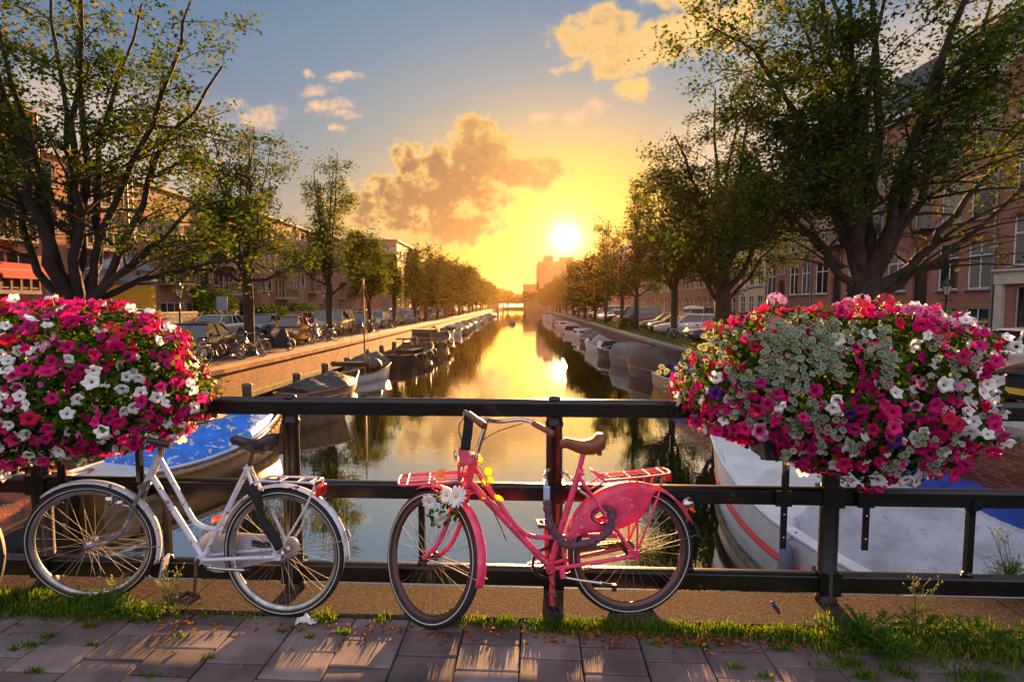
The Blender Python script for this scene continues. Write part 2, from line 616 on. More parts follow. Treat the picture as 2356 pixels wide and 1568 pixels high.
strip('left_quay_pavement', LQ, -.42, -900, 2, 1600, 0, m_street)
strip('left_road', LQ, -4.6, -8.6, 2, 340, .004, m_asph)
strip('right_quay_pavement', RQ, .42, 900, 2, 1600, 0, m_street)
strip('right_road', RQ, 7.4, 11.6, 2, 340, .004, m_asph)
strip('right_verge', RQ, .46, 1.9, 12, 200, .006, m_earth)
mb = MB(); mb.add([(-60, 331, -.45), (70, 331, -.45), (900, 1600, -.45), (-900, 1600, -.45)], [(0, 1, 2, 3)])
tag(mb.build('far_ground', m_street), kind='structure')
mb = MB(); mb.box((0, 331, -1.4), (40, .6, 1.88)); tag(mb.build('canal_end_wall', m_street), kind='structure')

# ---- quay walls
m_lbrick = brick_mat('left_quay_brick', (.56, .17, .045), (.33, .09, .03), (.15, .07, .035), axis='y', bumpd=.016, ms=.018, bw=.24, bh=.075, grime=.4)
m_rbrick = brick_mat('right_quay_brick', (.20, .075, .05), (.14, .055, .04), (.20, .17, .15), axis='y', bumpd=.012)
m_mortar = mat('mortar', (.30, .26, .235), .95, var=(6, .3), bump=(90, .5, .003))
m_cope_l = mat('brick_coping', (.42, .17, .06), .9, var=(3, .45), bump=(40, .6, .01), objvar=.12)
m_cope_r = mat('stone_coping', (.34, .29, .25), .85, var=(4, .35), bump=(50, .6, .008), objvar=.12)


def quay_wall(name, pl, side, m_, m_c, y0, y1, hole=None):
    ys = [y for x, y in pl if y0 < y < y1]
    ys = sorted(set([y0, y1] + ys + [6, 8, 10, 12, 14] + (list(hole) if hole else [])))
    ys = [y for y in ys if y0 <= y <= y1]
    b = MB()
    for ya, yb in zip(ys, ys[1:]):
        xa, xb = edge_x(pl, ya), edge_x(pl, yb)
        za, zb = street_z(ya) - .14, street_z(yb) - .14
        inset = .010 if hole and hole[0] <= ya < hole[1] else 0.0
        xa += side * inset; xb += side * inset
        mi = 1 if inset else 0
        P = [(xa, ya, WZ - .8), (xb, yb, WZ - .8), (xb, yb, zb), (xa, ya, za), (xa + side * .5, ya, WZ - .8), (xb + side * .5, yb, WZ - .8), (xb + side * .5, yb, zb), (xa + side * .5, ya, za)]
        b.add(P, [(0, 1, 2, 3), (5, 4, 7, 6), (3, 2, 6, 7)], mi)
    w = tag(b.build(name, [m_, m_mortar]), kind='structure')
    # coping stones: singly where they can be told apart, then one run
    y = y0; k = 0
    L = 1.35
    base = None
    while y < min(y1, 75):
        yb = min(y + L, y1)
        xa, xb = edge_x(pl, y), edge_x(pl, yb)
        s_ = MB()
        p0 = Vector((xa, y, street_z(y))); p1 = Vector((xb, yb - .012, street_z(yb)))
        d = (p1 - p0); n_ = Vector((side, 0, 0))
        c = (p0 + p1) / 2 + n_ * .19 + Vector((0, 0, -.058))
        tz = random.uniform(-.006, .006)
        s_.bar(p0 + n_ * .19 + Vector((0, 0, -.058 + tz)), p1 + n_ * .19 + Vector((0, 0, -.058 + tz)), .52, .16)
        s_.build('coping_stone', m_c, w)
        y = yb
    rows = []
    for yy in np.linspace(75, y1, 40):
        x = edge_x(pl, yy); z = street_z(yy)
        rows.append([(x - side * .07, yy, z - .14), (x - side * .07, yy, z + .02), (x + side * .45, yy, z + .02)])
    b = MB(); b.grid(rows, 0, False)
    tag(b.build('coping_run', m_c, w), kind='stuff')
    return w


lwall = quay_wall('left_quay_wall', LQ, -1, m_lbrick, m_cope_l, 3.2, 329)
rwall = quay_wall('right_quay_wall', RQ, 1, m_rbrick, m_cope_r, 3.2, 329, hole=(7.3, 9.9))
m_brick1 = mat('loose_brick', (.26, .075, .05), .85, var=(9, .35), bump=(60, .6, .004), objvar=.38)
bm_ = MB(); bm_.box((0, 0, 0), (.03, .205, .052)); brick_mesh = bm_.mesh('brick', m_brick1)
nb = 0
for r_ in range(20):
    z = WZ + .10 + r_ * .0645
    for c_ in range(12):
        y = 7.40 + c_ * .2165 + (.108 if r_ % 2 else 0) - .05
        if y > 9.79 or z > street_z(y) - .175:
            continue
        o = link('brick', brick_mesh, rwall); o.location = (edge_x(RQ, y) + .004 + random.uniform(-.002, .003), y, z)
        o.rotation_euler = (0, 0, random.uniform(-.01, .01)); nb += 1
# timber waling along the foot of the left wall
m_oldwood = mat('old_timber', (.13, .085, .045), .85, var=(5, .5), bump=(25, .8, .01))
m_algae = mat('mossy_timber', (.16, .15, .035), .85, var=(3, .5), bump=(25, .8, .01))
b = MB()
for (xa, ya), (xb, yb) in zip(LQ[1:], LQ[2:5]):
    b.bar((xa + .16, ya, WZ + .22), (xb + .16, yb, WZ + .22), .30, .16)
tag(b.build('waling_beam', m_algae, lwall))

# ---- the bridge we stand on
m_soil = mat('joint_soil', (.035, .026, .018), .95, var=(12, .5), bump=(60, .9, .01))
m_tile = mat('concrete_paver', (.158, .122, .122), .8, spec=.2, var=(3.1, .42), bump=(140, .55, .003), objvar=.30, wear=(34, .70, (.07, .055, .05)), coords='World')
b = MB(); b.add([fb(-6, -3, -.025), fb(6, -3, -.025), fb(6, 2.81, -.025), fb(-6, 2.81, -.025)], [(0, 1, 2, 3)])
pave = tag(b.build('bridge_pavement', m_soil), kind='structure')
TW, TD = .300, .197
tiles = []
for vv in range(6):                          # a few tile bodies, each chipped and worn a little differently
    bm = bmesh.new()
    bmesh.ops.create_cube(bm, size=1.0)
    bmesh.ops.scale(bm, vec=(TW - .007, TD - .007, .05), verts=bm.verts)
    for v_ in bm.verts:
        v_.co += Vector((random.uniform(-.0018, .0018), random.uniform(-.0018, .0018), 0))
    top = [e for e in bm.edges if all(v_.co.z > 0 for v_ in e.verts)]
    vert = [e for e in bm.edges if abs(e.verts[0].co.z - e.verts[1].co.z) > .01]
    bmesh.ops.bevel(bm, geom=top + vert, offset=random.uniform(.004, .007), segments=1, affect='EDGES')
    me = bpy.data.meshes.new('paving_tile'); bm.to_mesh(me); bm.free(); me.materials.append(m_tile)
    tiles.append(me)
for ci in range(-12, 13):
    for ri in range(-1, 9):
        x = (ci + .5) * TW - .075
        y = 2.80 - (ri + .5) * TD - (.0 if ci % 2 else TD * .5)
        if y > 2.80 - TD * .5 + .001 or y < 1.1:
            continue
        # subsidence: the right hand end of the pavement has sunk and tilted
        sink = -.012 * max(0, x - .8) * random.uniform(.6, 1.4)
        o = link('paving_tile', tiles[random.randrange(6)], pave)
        o.location = fb(x, y, -.025 + random.uniform(-.003, .003) + sink)
        k_ = 1 + 1.6 * max(0, min(1, x - .6))
        o.rotation_euler = (random.uniform(-.008, .008) * k_, random.uniform(-.006, .006) * k_, BA + random.uniform(-.006, .006) * k_ + (math.pi if random.random() < .5 else 0))
    if ci % 2 == 0:                          # half tiles against the kerb
        x = (ci + .5) * TW - .075
        o = link('paving_tile', tiles[ci % 6], pave); o.scale = (1, .5, 1)
        o.location = fb(x, 2.80 - TD * .25, -.026); o.rotation_euler = (0, 0, BA)

m_kerb = bpy.data.materials.new('exposed_aggregate'); m_kerb.use_nodes = True
N = NT(m_kerb.node_tree); bs = N.n['Principled BSDF']; _t = N.new('ShaderNodeTexCoord').outputs['Object']
vo = N.new('ShaderNodeTexVoronoi'); vo.inputs['Scale'].default_value = 72; N.l.new(_t, vo.inputs['Vector'])
vsep = N.new('ShaderNodeSeparateXYZ'); N.l.new(vo.outputs['Color'], vsep.inputs[0])
stone = N.ramp(vsep.outputs[0], [(0, (.022, .017, .014)), (.35, (.095, .065, .05)), (.7, (.19, .135, .105)), (1.0, (.03, .024, .02))])
pit = N.sstep(N.noise(_t, 62, 3, .6), .51, .60)
cc = N.mix(N.m('MULTIPLY', pit, .9), N.mix(N.sstep(vo.outputs['Distance'], .25, .6), stone, (.07, .05, .038)), (.045, .036, .03))
cc = N.mix(N.m('MULTIPLY', N.sstep(N.noise(_t, 3, 5, .6), .45, .7), .45), cc, (.08, .062, .045))
N.set(bs, 'Base Color', cc); bs.inputs['Roughness'].default_value = .9; bs.inputs['Specular IOR Level'].default_value = .05
bp = N.new('ShaderNodeBump'); bp.inputs['Strength'].default_value = .35; bp.inputs['Distance'].default_value = .002
N.l.new(N.m('SUBTRACT', N.m('MULTIPLY', vo.outputs['Distance'], -.7), pit), bp.inputs['Height']); N.l.new(bp.outputs[0], bs.inputs['Normal'])
kerb = tag(link('bridge_kerb', None), kind='structure')
for x0, x1 in ((-7.0, -1.96), (-1.955, 2.62), (2.626, 7.0)):
    b = MB(); b.bar(fb(x0, 2.965, -.06), fb(x1 - .004, 2.965, -.06), .32, .16)
    b.build('kerb_slab', m_kerb, kerb)
m_steel = mat('bridge_steel', (.02, .021, .02), .45, var=(8, .4), bump=(30, .3, .004))
b = MB(); b.bar(fb(-12, 3.135, -.30), fb(8, 3.135, -.30), .02, .62)
b.bar(fb(-12, 1.0, -.52), fb(8, 1.0, -.52), 4.2, .3)
tag(b.build('bridge_edge_girder', m_steel), kind='structure')
m_abut = mat('abutment_concrete', (.22, .185, .16), .9, var=(3, .4), bump=(40, .6, .01))
b = MB(); b.box((6.0, 3.45, -1.3), (3.8, .55, 1.62)); tag(b.build('bridge_abutment', m_abut), kind='structure')
b = MB(); b.box((-12.4, 2.4, -1.3), (1.6, 2.2, 1.9)); tag(b.build('bridge_abutment', m_abut), kind='structure')

# ---- railing
m_rail = mat('black_railing_paint', (.006, .006, .006), .3, var=(6, .5), bump=(55, .35, .004), wear=(9, .66, (.06, .04, .026)))
m_railw = mat('worn_railing_top', (.008, .008, .008), .24, var=(5, .5), bump=(35, .3, .004))
rail = thing('bridge_railing', 'black painted metal bridge railing with three horizontal rails and round capped posts', 'railing', fb(0, 3.05, 0), BA)
RX0, RX1 = -6.2, 4.7


def rail_bar(name, z0, z1, d, m_, round_top):
    h = z1 - z0; b = MB()
    k = 7
    prof = [(-d / 2, z0), (d / 2, z0), (d / 2, z1 - round_top)]
    for i in range(1, k):
        t = i / k
        prof.append((d / 2 * math.cos(math.pi * t), z1 - round_top + round_top * math.sin(math.pi * t)))
    prof.append((-d / 2, z1 - round_top))
    b.prism(prof, 'x', RX0, RX1)
    o = b.build(name, m_, rail)
    md = o.modifiers.new('edge', 'BEVEL'); md.width = .005; md.segments = 2; md.limit_method = 'ANGLE'
    return o


rail_bar('top_rail', 1.066, 1.162, .085, m_railw, .022)
rail_bar('middle_rail', .583, .676, .075, m_rail, .016)
rail_bar('bottom_rail', .085, .188, .075, m_rail, .016)
for px in (-5.99, -4.46, -2.95, -1.42, .105, 1.645, 3.17, 4.69):
    b = MB()
    b.lathe([(.058, -.02), (.058, .04), (.050, .05), (.050, .60), (.047, .70), (.046, 1.00), (.051, 1.012), (.051, 1.03), (.046, 1.036), (.046, 1.066)], 18, o=(px, 0, 0))
    b.box((px, 0, .135), (.118, .098, .128)); b.box((px, 0, .63), (.118, .096, .112))
    b.lathe([(.036, 1.158), (.036, 1.166), (.027, 1.174), (.012, 1.180), (0, 1.1815)], 14, o=(px, 0, 0))
    p = b.build('post', m_rail, rail)
for px in (-5.2, -3.70, -2.185, -.66, .875, 2.41, 3.93):
    b = MB()
    b.box((px, 0, .385), (.034, .030, .40))
    b.lathe([(.017, .18), (.030, .186), (.026, .20), (.017, .21)], 10, o=(px, 0, 0))
    b.lathe([(.017, .535), (.028, .56), (.028, .584)], 10, o=(px, 0, 0))
    b.tube([(px, -.041, .602), (px, -.047, .602)], .03, 12)
    b.build('baluster', m_rail, rail)

# ================================================================== bicycles
m_rubber = mat('tyre_rubber', (.016, .015, .015), .65, var=(30, .4), bump=(220, .5, .003))
m_stripe = mat('reflective_sidewall', (.62, .60, .56), .4)
m_alu = mat('worn_aluminium', (.50, .48, .45), .3, metal=.9, var=(14, .3))
m_spoke = mat('spoke_steel', (.26, .24, .21), .7, metal=.1)
m_spoke_dk = mat('spoke_dull', (.15, .125, .11), .7, metal=.1)
m_chrome = mat('chrome', (.66, .64, .62), .12, metal=1.0)
m_white = mat('chipped_white_paint', (.66, .66, .74), .35, var=(7, .12), wear=(26, .58, (.09, .045, .035)), coat=.3)  # white paint with the lavender of the sky light put into its colour
m_pink = mat('brushed_pink_paint', (.84, .055, .150), .42, var=(9, .34), bump=(60, .2, .002), wear=(30, .60, (.70, .46, .48)), coat=.25)
m_pinkchip = mat('scuffed_pink_paint', (.80, .055, .145), .45, var=(8, .35), wear=(19, .56, (.60, .46, .52)), coat=.2)
m_bkplastic = mat('black_plastic', (.018, .017, .018), .4, bump=(80, .3, .002))
m_bkleather = mat('black_saddle_leather', (.035, .03, .034), .32, bump=(120, .25, .002))
m_tan = mat('tan_saddle_leather', (.23, .075, .028), .4, var=(9, .25), bump=(140, .25, .002))
m_brgrip = mat('brown_leather_grip', (.20, .06, .035), .45, bump=(90, .3, .002))
m_case = mat('grey_chain_case', (.42, .41, .47), .4, var=(6, .2))
m_red = mat('red_lamp_glass', (.62, .02, .015), .15, spec=.8)
m_amber = mat('orange_reflector', (.85, .14, .02), .2)
m_greasy = mat('greasy_chain_steel', (.045, .034, .028), .5, metal=.5, bump=(150, .8, .003))
m_rust = mat('rusty_steel', (.16, .085, .05), .6, metal=.5, var=(20, .5), bump=(80, .5, .003))
m_blkcloth = mat('black_cloth', (.014, .014, .016), .9, bump=(60, .6, .006))


def arc(c, r, a0, a1, n, y=0.0):
    return [(c[0] + r * math.cos(a0 + (a1 - a0) * i / n), y, c[1] + r * math.sin(a0 + (a1 - a0) * i / n)) for i in range(n + 1)]


SPK = {}


def wheel(root, hub, R_=.35, tr=.021, M=None, spokes=32, stripe=True, ms=None, mr=None):
    """a spoked wheel whose axle lies along y; hub body with tyre, rim and every spoke below it"""
    ms = ms or m_spoke; mr = mr or m_alu
    ry = Matrix.Rotation(R(-90), 3, 'X')
    b = MB()
    b.lathe([(.007, -.062), (.007, -.036), (.024, -.034), (.024, -.028), (.015, -.026), (.015, .026), (.024, .028), (.024, .034), (.007, .036), (.007, .062)], 12, rot=ry)
    w = b.build('wheel', mr, root)
    w.matrix_local = (M or Matrix()) @ Matrix.Translation((hub[0], hub[2] if len(hub) > 2 else 0, hub[1]))
    key = (R_, tr, ms.name, mr.name, stripe)
    if key not in SPK:
        b = MB(); rc = R_ - tr
        b.lathe([(rc + tr * math.cos(t), tr * math.sin(t)) for t in [2 * math.pi * i / 12 for i in range(13)]], 56, rot=ry)
        if stripe:
            for s in (-1, 1):
                b.lathe([(rc + tr * .05, s * tr * 1.0), (rc + tr * .02, s * tr * 1.025), (rc - tr * .12, s * tr * 1.022), (rc - tr * .16, s * tr * .99)], 56, mi=1, rot=ry)
        ty = b.mesh('tyre', [m_rubber, m_stripe])
        b = MB(); ri = R_ - 2 * tr
        b.lathe([(ri + .006, -.014), (ri - .008, -.013), (ri - .017, -.005), (ri - .017, .005), (ri - .008, .013), (ri + .006, .014), (ri + .001, 0), (ri + .006, -.014)], 56, rot=ry)
        rm = b.mesh('rim', mr)
        sp = []
        for s in (-1, 1):
            b = MB(); b.tube([(0, s * .031, .022), (0, s * .002, ri - .012)], .00105, 4, caps=False); b.tube([(0, s * .003, ri - .03), (0, s * .002, ri - .012)], .0024, 4)
            sp.append(b.mesh('spoke', ms))
        SPK[key] = (ty, rm, sp)
    ty, rm, sp = SPK[key]
    link('tyre', ty, w); link('rim', rm, w)
    for i in range(spokes):
        o = link('spoke', sp[i % 2], w)
        a = 2 * math.pi * i / spokes
        lean = (.075 if (i // 2) % 2 else -.075) * 5.0
        # flange end is swept round so that the spokes cross
        o.matrix_local = Matrix.Rotation(a, 4, 'Y') @ Matrix.Translation((0, 0, .022)) @ Matrix.Rotation(lean * .18, 4, 'Y') @ Matrix.Translation((0, 0, -.022))
    return w


def fender(name, root, hub, r, a0, a1, m_, w=.056, M=None, n=30, flat=.010, stays=None):
    b = MB(); rows = []
    for i in range(n + 1):
        a = R(a0 + (a1 - a0) * i / n)
        row = []
        for k in range(7):
            t = -1 + k / 3
            rr = r - flat * 1.3 * t * t
            row.append((hub[0] + rr * math.cos(a), t * w / 2, hub[1] + rr * math.sin(a)))
        rows.append(row)
    b.grid(rows, 0, True)
    o = b.build(name, m_, root)
    md = o.modifiers.new('thick', 'SOLIDIFY'); md.thickness = .0022; md.offset = -1
    if M is not None: o.matrix_local = M
    return o


def saddle(root, m_, x0, x1, z, tilt=0.0, nose_w=.022, tail_w=.085, h=.055, rails=m_rust):
    """nose at x0 (left), tail at x1"""
    rows = []
    n = 16
    for i in range(n + 1):
        t = i / n
        x = x0 + (x1 - x0) * t
        wv = nose_w + (tail_w - nose_w) * (1 / (1 + math.exp(-(t - .58) * 11)))
        endr = min(1, math.sqrt(max(0, 1 - max(0, (t - .86) / .14) ** 2)) * .9 + .1, .35 + t * 9)
        wv *= endr
        zc = z + .012 * math.cos(t * 6.0) + tilt * t + (.012 if t > .8 else 0) - (0.010 if t < .08 else 0)
        hh = h * (.55 + .6 * t) * (.5 + .5 * endr)
        rows.append([(x, wv * math.cos(a), zc + (hh * .45 * math.sin(a) if math.sin(a) > 0 else hh * .95 * math.sin(a))) for a in [2 * math.pi * k / 14 for k in range(14)]])
    b = MB(); b.grid(rows, 0, True, True)
    b.add(rows[0], [tuple(range(14))]); b.add(rows[-1], [tuple(range(14))])
    s = b.build('saddle', m_, root)
    b = MB()
    for sy in (-.022, .022):
        b.tube([(x0 + .05, sy * .5, z - .03), (x0 + .12, sy, z - .055), (x1 - .06, sy * 1.6, z - .05), (x1 - .03, sy * 2, z - .025)], .0035, 6)
    for sy in (-.045, .045):
        b.lathe([(.012, 0), (.015, .006), (.012, .012), (.015, .018), (.012, .024), (.015, .03), (.012, .036)], 10, o=(x1 - .045, sy, z - .065))
    b.build('saddle_rail', rails, s)
    return s


def pedal(root, c, m_, ang=0.0, M=None, side=-1):
    b = MB()
    rot = Matrix.Rotation(ang, 3, 'Y')
    cx, cy, cz = c
    for sx in (-.034, .034):
        b.box(Vector(c) + rot @ Vector((sx, side * .05, 0)), (.014, .085, .024), rot)
    for sy in (.012, .088):
        b.box(Vector(c) + rot @ Vector((0, side * sy, 0)), (.074, .010, .02), rot)
    b.tube([(cx, cy, cz), (cx, cy + side * .10, cz)], .008, 8)
    return b.build('pedal', m_, root)


def steer_matrix(p_low, p_high, ang):
    a = Vector((p_low[0], 0, p_low[1])); d = (Vector((p_high[0], 0, p_high[1])) - a).normalized()
    return Matrix.Translation(a) @ Matrix.Rotation(ang, 4, d) @ Matrix.Translation(-a)


def place_bike(root, x, y, yaw, lean, z=0.0):
    root.matrix_world = Matrix.Translation(fb(x, y, z)) @ Matrix.Rotation(BA + R(yaw), 4, 'Z') @ Matrix.Rotation(R(-lean), 4, 'X')


# ------------------------------------------------------------------ the white bicycle
wb = thing('bicycle', 'chipped white step-through bicycle with silver chain case leaning on the railing', 'bicycle', group='bicycles leaning on the bridge railing')
H1 = (0, .35); F1 = (-1.145, .35); BB1 = (-.476, .288)
hl, hh = (-.825, .69), (-.742, .865)
S1 = steer_matrix(hl, hh, R(16))
b = MB()
b.tube([(hl[0], 0, hl[1]), (hh[0], 0, hh[1])], .021, 12)
b.tube(bez([(-.748, 0, .832), (-.64, 0, .66), (-.545, 0, .505), (-.50, 0, .468), (-.45, 0, .455), (-.345, 0, .452)], 20), .0135, 10)
b.tube([(-.80, 0, .735), (BB1[0], 0, BB1[1])], .0155, 10)
b.tube([(BB1[0], 0, BB1[1]), (-.205, 0, .815)], .0155, 10)
for s in (-1, 1):
    b.tube([(-.205, s * .018, .79), (-.10, s * .045, .56), (-.006, s * .062, .357)], .0085, 8)
    b.tube([(BB1[0], s * .03, BB1[1]), (-.25, s * .05, .318), (-.006, s * .062, .347)], .0105, 8)
    b.box((-.004, s * .064, .35), (.05, .006, .04))
b.tube([(BB1[0], -.042, BB1[1]), (BB1[0], .042, BB1[1])], .024, 14)
b.lathe([(.024, -.006), (.026, 0), (.024, .006)], 12, o=(-.212, 0, .80))
b.build('frame', m_white, wb)
b = MB(); b.tube([(-.207, 0, .80), (-.172, 0, .925)], .0125, 10); b.build('seat_post', m_rust, wb)
b = MB()
for s in (-1, 1):
    b.tube(bez([(-.828, s * .028, .685), (-.87, s * .047, .60), (-.925, s * .05, .475), (-.99, s * .052, .395), (F1[0], s * .055, F1[1])], 16), [.0125] * 5 + [.0115] * 6 + [.008] * 6 if False else .0112, 8)
b.box((-.826, 0, .69), (.06, .085, .026), Matrix.Rotation(R(-25), 3, 'Y'))
o = b.build('fork', mat('grimy_fork_paint', (.20, .17, .17), .45, var=(10, .5), wear=(24, .55, (.45, .42, .42))), wb); o.matrix_local = S1
wheel(wb, F1, M=S1)
wheel(wb, H1)
fender('front_fender', wb, F1, .372, 128, -22, m_white, M=S1)
b = MB(); b.box((-1.145 + .372, 0, .175), (.012, .07, .15), Matrix.Rotation(R(14), 3, 'Y')); o = b.build('mud_flap', m_case, wb); o.matrix_local = S1
fender('rear_fender', wb, H1, .374, 168, -3, m_white)
b = MB()
for s in (-1, 1):
    b.tube([(F1[0], s * .058, F1[1]), (F1[0] + .18, s * .05, .335), (F1[0] + .368, s * .02, .318)], .003, 5)
o = b.build('fender_stay', m_spoke, wb); o.matrix_local = S1
b = MB()
for s in (-1, 1):
    b.tube([(0, s * .066, .35), (.18, s * .05, .405), (.365, s * .02, .44)], .003, 5)
b.build('fender_stay', m_spoke, wb)
# stem and bars
b = MB()
b.tube([(hh[0], 0, hh[1] - .02), (-.69, 0, .985)], .0125, 10)
b.tube([(hh[0] - .004, 0, hh[1] - .014), (hh[0] + .006, 0, hh[1] + .018)], .021, 12)
b.tube(bez([(-.60, -.285, 1.012), (-.67, -.27, 1.022), (-.735, -.18, 1.01), (-.70, -.06, .99), (-.69, 0, .988), (-.70, .06, .99), (-.735, .18, 1.01), (-.67, .27, 1.022), (-.60, .285, 1.012)], 40), .011, 8)
hb = b.build('handlebar', m_chrome, wb); hb.matrix_local = S1
for s in (-1, 1):
    b = MB(); b.tube([(-.545, s * .29, .998), (-.555, s * .289, 1.0), (-.60, s * .285, 1.012), (-.66, s * .272, 1.021)], [.017, .019, .0175, .0175], 10); b.build('grip', m_bkplastic, hb)
b = MB(); b.lathe([(.034, 0), (.033, .012), (.024, .026), (.008, .033), (0, .034)], 16, o=(-.735, -.17, 1.02)); b.lathe([(.034, 0), (.02, -.01), (.012, -.02)], 12, o=(-.735, -.17, 1.02)); b.build('bell', m_chrome, hb)
saddle(wb, m_bkleather, -.315, -.055, .955, -.012, .026, .092, .062)
# chain case
b = MB()
pts = []
for i in range(15):
    a = R(62 + 236 * i / 14); pts.append((-.43 + .128 * math.cos(a), .305 + .124 * math.sin(a)))
for i in range(9):
    a = R(-80 + 150 * i / 8); pts.append((-.005 + .058 * math.cos(a), .352 + .058 * math.sin(a)))
b.prism(pts, 'y', .052, .082)
o = b.build('chain_case', m_case, wb); md = o.modifiers.new('e', 'BEVEL'); md.width = .011; md.segments = 3; md.limit_method = 'ANGLE'
b = MB(); b.prism([(-.22, .385), (-.06, .372), (-.06, .352), (-.17, .345), (-.22, .352)], 'y', .048, .051); b.build('chain_case_window', m_bkplastic, wb)
b = MB()
b.bar((-.476, -.058, .288), (-.482, -.066, .118), .022, .011); b.tube([(-.476, -.07, .288), (-.476, .09, .288)], .010, 10); b.lathe([(.016, -.006), (.018, 0), (.016, .006)], 10, o=(-.476, -.06, .288), rot=Matrix.Rotation(R(90), 3, 'X'))
b.bar((-.476, .09, .288), (-.47, .098, .458), .022, .011)
b.build('crank', m_rust, wb)
pedal(wb, (-.482, -.066, .118), mat('rusty_pedal', (.075, .045, .03), .7, var=(30, .5), bump=(90, .6, .004)), R(15))
pedal(wb, (-.47, .10, .458), m_amber, 0, side=1)
# rack with hoop, rear lamp, strap, stand
b = MB()
for s in (-1, 1):
    b.tube(bez([(-.20, s * .02, .69), (-.13, s * .05, .742), (.02, s * .055, .748), (.17, s * .055, .75), (.20, s * .05, .735), (.178, s * .052, .67), (.145, s * .056, .60), (.0, s * .066, .36)], 28), .0062, 7)
for x in (-.10, 0, .10, .17):
    b.tube([(x, -.055, .748), (x, .055, .748)], .005, 6)
b.tube([(.185, -.05, .748), (.205, 0, .748), (.185, .05, .748)], .0055, 6)
b.build('luggage_rack', m_white, wb)
b = MB(); b.box((.212, 0, .70), (.035, .08, .06)); o = b.build('rear_lamp', m_red, wb); md = o.modifiers.new('e', 'BEVEL'); md.width = .012; md.segments = 3
b = MB()
ry_ = Matrix.Rotation(R(90), 3, 'Y')
b.lathe([(0, -.02), (.018, -.018), (.020, 0), (.020, .03), (.012, .036), (.0, .04)], 12, o=(-.985, -.075, .62))
b.lathe([(0, -.014), (.014, -.012), (.016, 0), (.016, .024), (.0, .028)], 12, o=(-.935, -.078, .605), rot=Matrix.Rotation(R(20), 3, 'Y'))
b.tube([(-.96, -.07, .61), (-.90, -.055, .58)], .007, 6)
o = b.build('dynamo', m_chrome, wb); o.matrix_local = S1
b = MB()
rows = []
for i in range(13):
    t = i / 12
    c = Vector((-.165 + .02 * math.sin(t * 7) + .165 * t + (.03 if t > .5 else 0) * math.sin((t - .5) * 6), -.085, .725 - .33 * t))
    wd = .026 + .009 * math.sin(t * 9 + 1)
    rows.append([c + Vector((-wd, .012, -.01)), c + Vector((-wd * .4, -.012, 0)), c + Vector((wd * .4, -.012, .004)), c + Vector((wd, .012, .012))])
b.grid(rows, 0, True); o = b.build('luggage_strap', m_blkcloth, wb); md = o.modifiers.new('t', 'SOLIDIFY'); md.thickness = .006
b = MB(); b.tube([(-.40, -.06, .265), (-.30, -.075, .268), (-.16, -.085, .276)], .0085, 8); b.lathe([(.015, 0), (.02, .006), (.015, .012)], 10, o=(-.40, -.055, .268), rot=Matrix.Rotation(R(90), 3, 'X'))
kst = b.build('kickstand', m_chrome, wb)
b = MB(); b.tube([(-.17, -.085, .2755), (-.135, -.087, .278)], .011, 8); b.build('rubber_foot', m_bkplastic, kst)
b = MB(); b.tube([(.37, -.01, .50), (.385, -.01, .46)], .016, 8); b.build('reflector', m_chrome, wb)
place_bike(wb, -1.375, 2.80, -5.0, 3.5)

# ------------------------------------------------------------------ the pink bicycle
pb = thing('bicycle', 'pink painted ladies bicycle with daisies and tan saddle leaning on the railing', 'bicycle', group='bicycles leaning on the bridge railing')
H2 = (0, .35); F2 = (-1.115, .352); BB2 = (-.453, .285)
hl2, hh2 = (-.905, .715), (-.852, .89)
S2 = steer_matrix(hl2, hh2, R(-47))
b = MB()
b.tube([(hl2[0], 0, hl2[1]), (hh2[0], 0, hh2[1])], .024, 12)
b.tube([(-.885, 0, .765), (BB2[0], 0, BB2[1])], .0185, 12)
b.tube(bez([(-.860, 0, .845), (-.74, 0, .665), (-.655, 0, .54), (-.59, 0, .475), (-.52, 0, .448), (-.42, 0, .443), (-.25, 0, .444), (-.085, -.03, .447)], 36), .0125, 10)
b.tube(bez([(-.40, .0, .447), (-.25, .03, .446), (-.085, .045, .447)], 8), .008, 8)
b.tube([(BB2[0], 0, BB2[1]), (-.285, 0, .80)], .017, 12)
for s in (-1, 1):
    b.tube([(-.288, s * .018, .765), (-.15, s * .045, .562), (-.006, s * .062, .36)], .010, 8)
    b.tube([(BB2[0], s * .03, BB2[1]), (-.25, s * .05, .312), (-.006, s * .062, .345)], .0115, 8)
    b.box((-.004, s * .064, .352), (.06, .006, .05))
b.tube([(BB2[0], -.044, BB2[1]), (BB2[0], .044, BB2[1])], .026, 14)
b.lathe([(.021, -.02), (.021, .01), (.016, .016)], 12, o=(-.284, 0, .795)); b.tube([(-.30, -.02, .79), (-.262, -.02, .785)], .007, 8)
for zc in (0.04, .16):
    pz = Vector((hl2[0], 0, hl2[1])).lerp(Vector((hh2[0], 0, hh2[1])), zc / .183)
    b.tube([pz, pz + Vector((.003, 0, .011))], .0275, 14)
b.build('frame', m_pink, pb)
b = MB(); b.tube([(-.289, 0, .785), (-.262, 0, .905)], .0145, 10); b.build('seat_post', m_pinkchip, pb)
b = MB()
for s in (-1, 1):
    b.tube(bez([(-.912, s * .030, .70), (-.935, s * .05, .63), (-.975, s * .052, .52), (-1.03, s * .054, .42), (F2[0], s * .057, F2[1])], 16), .0125, 8)
b.box((-.91, 0, .71), (.065, .095, .035), Matrix.Rotation(R(-18), 3, 'Y'))
o = b.build('fork', m_pink, pb); o.matrix_local = S2
wheel(pb, F2, R_=.352, tr=.025, M=S2, ms=m_spoke_dk, mr=mat('dull_pinkish_rim', (.10, .06, .055), .4, metal=.6))
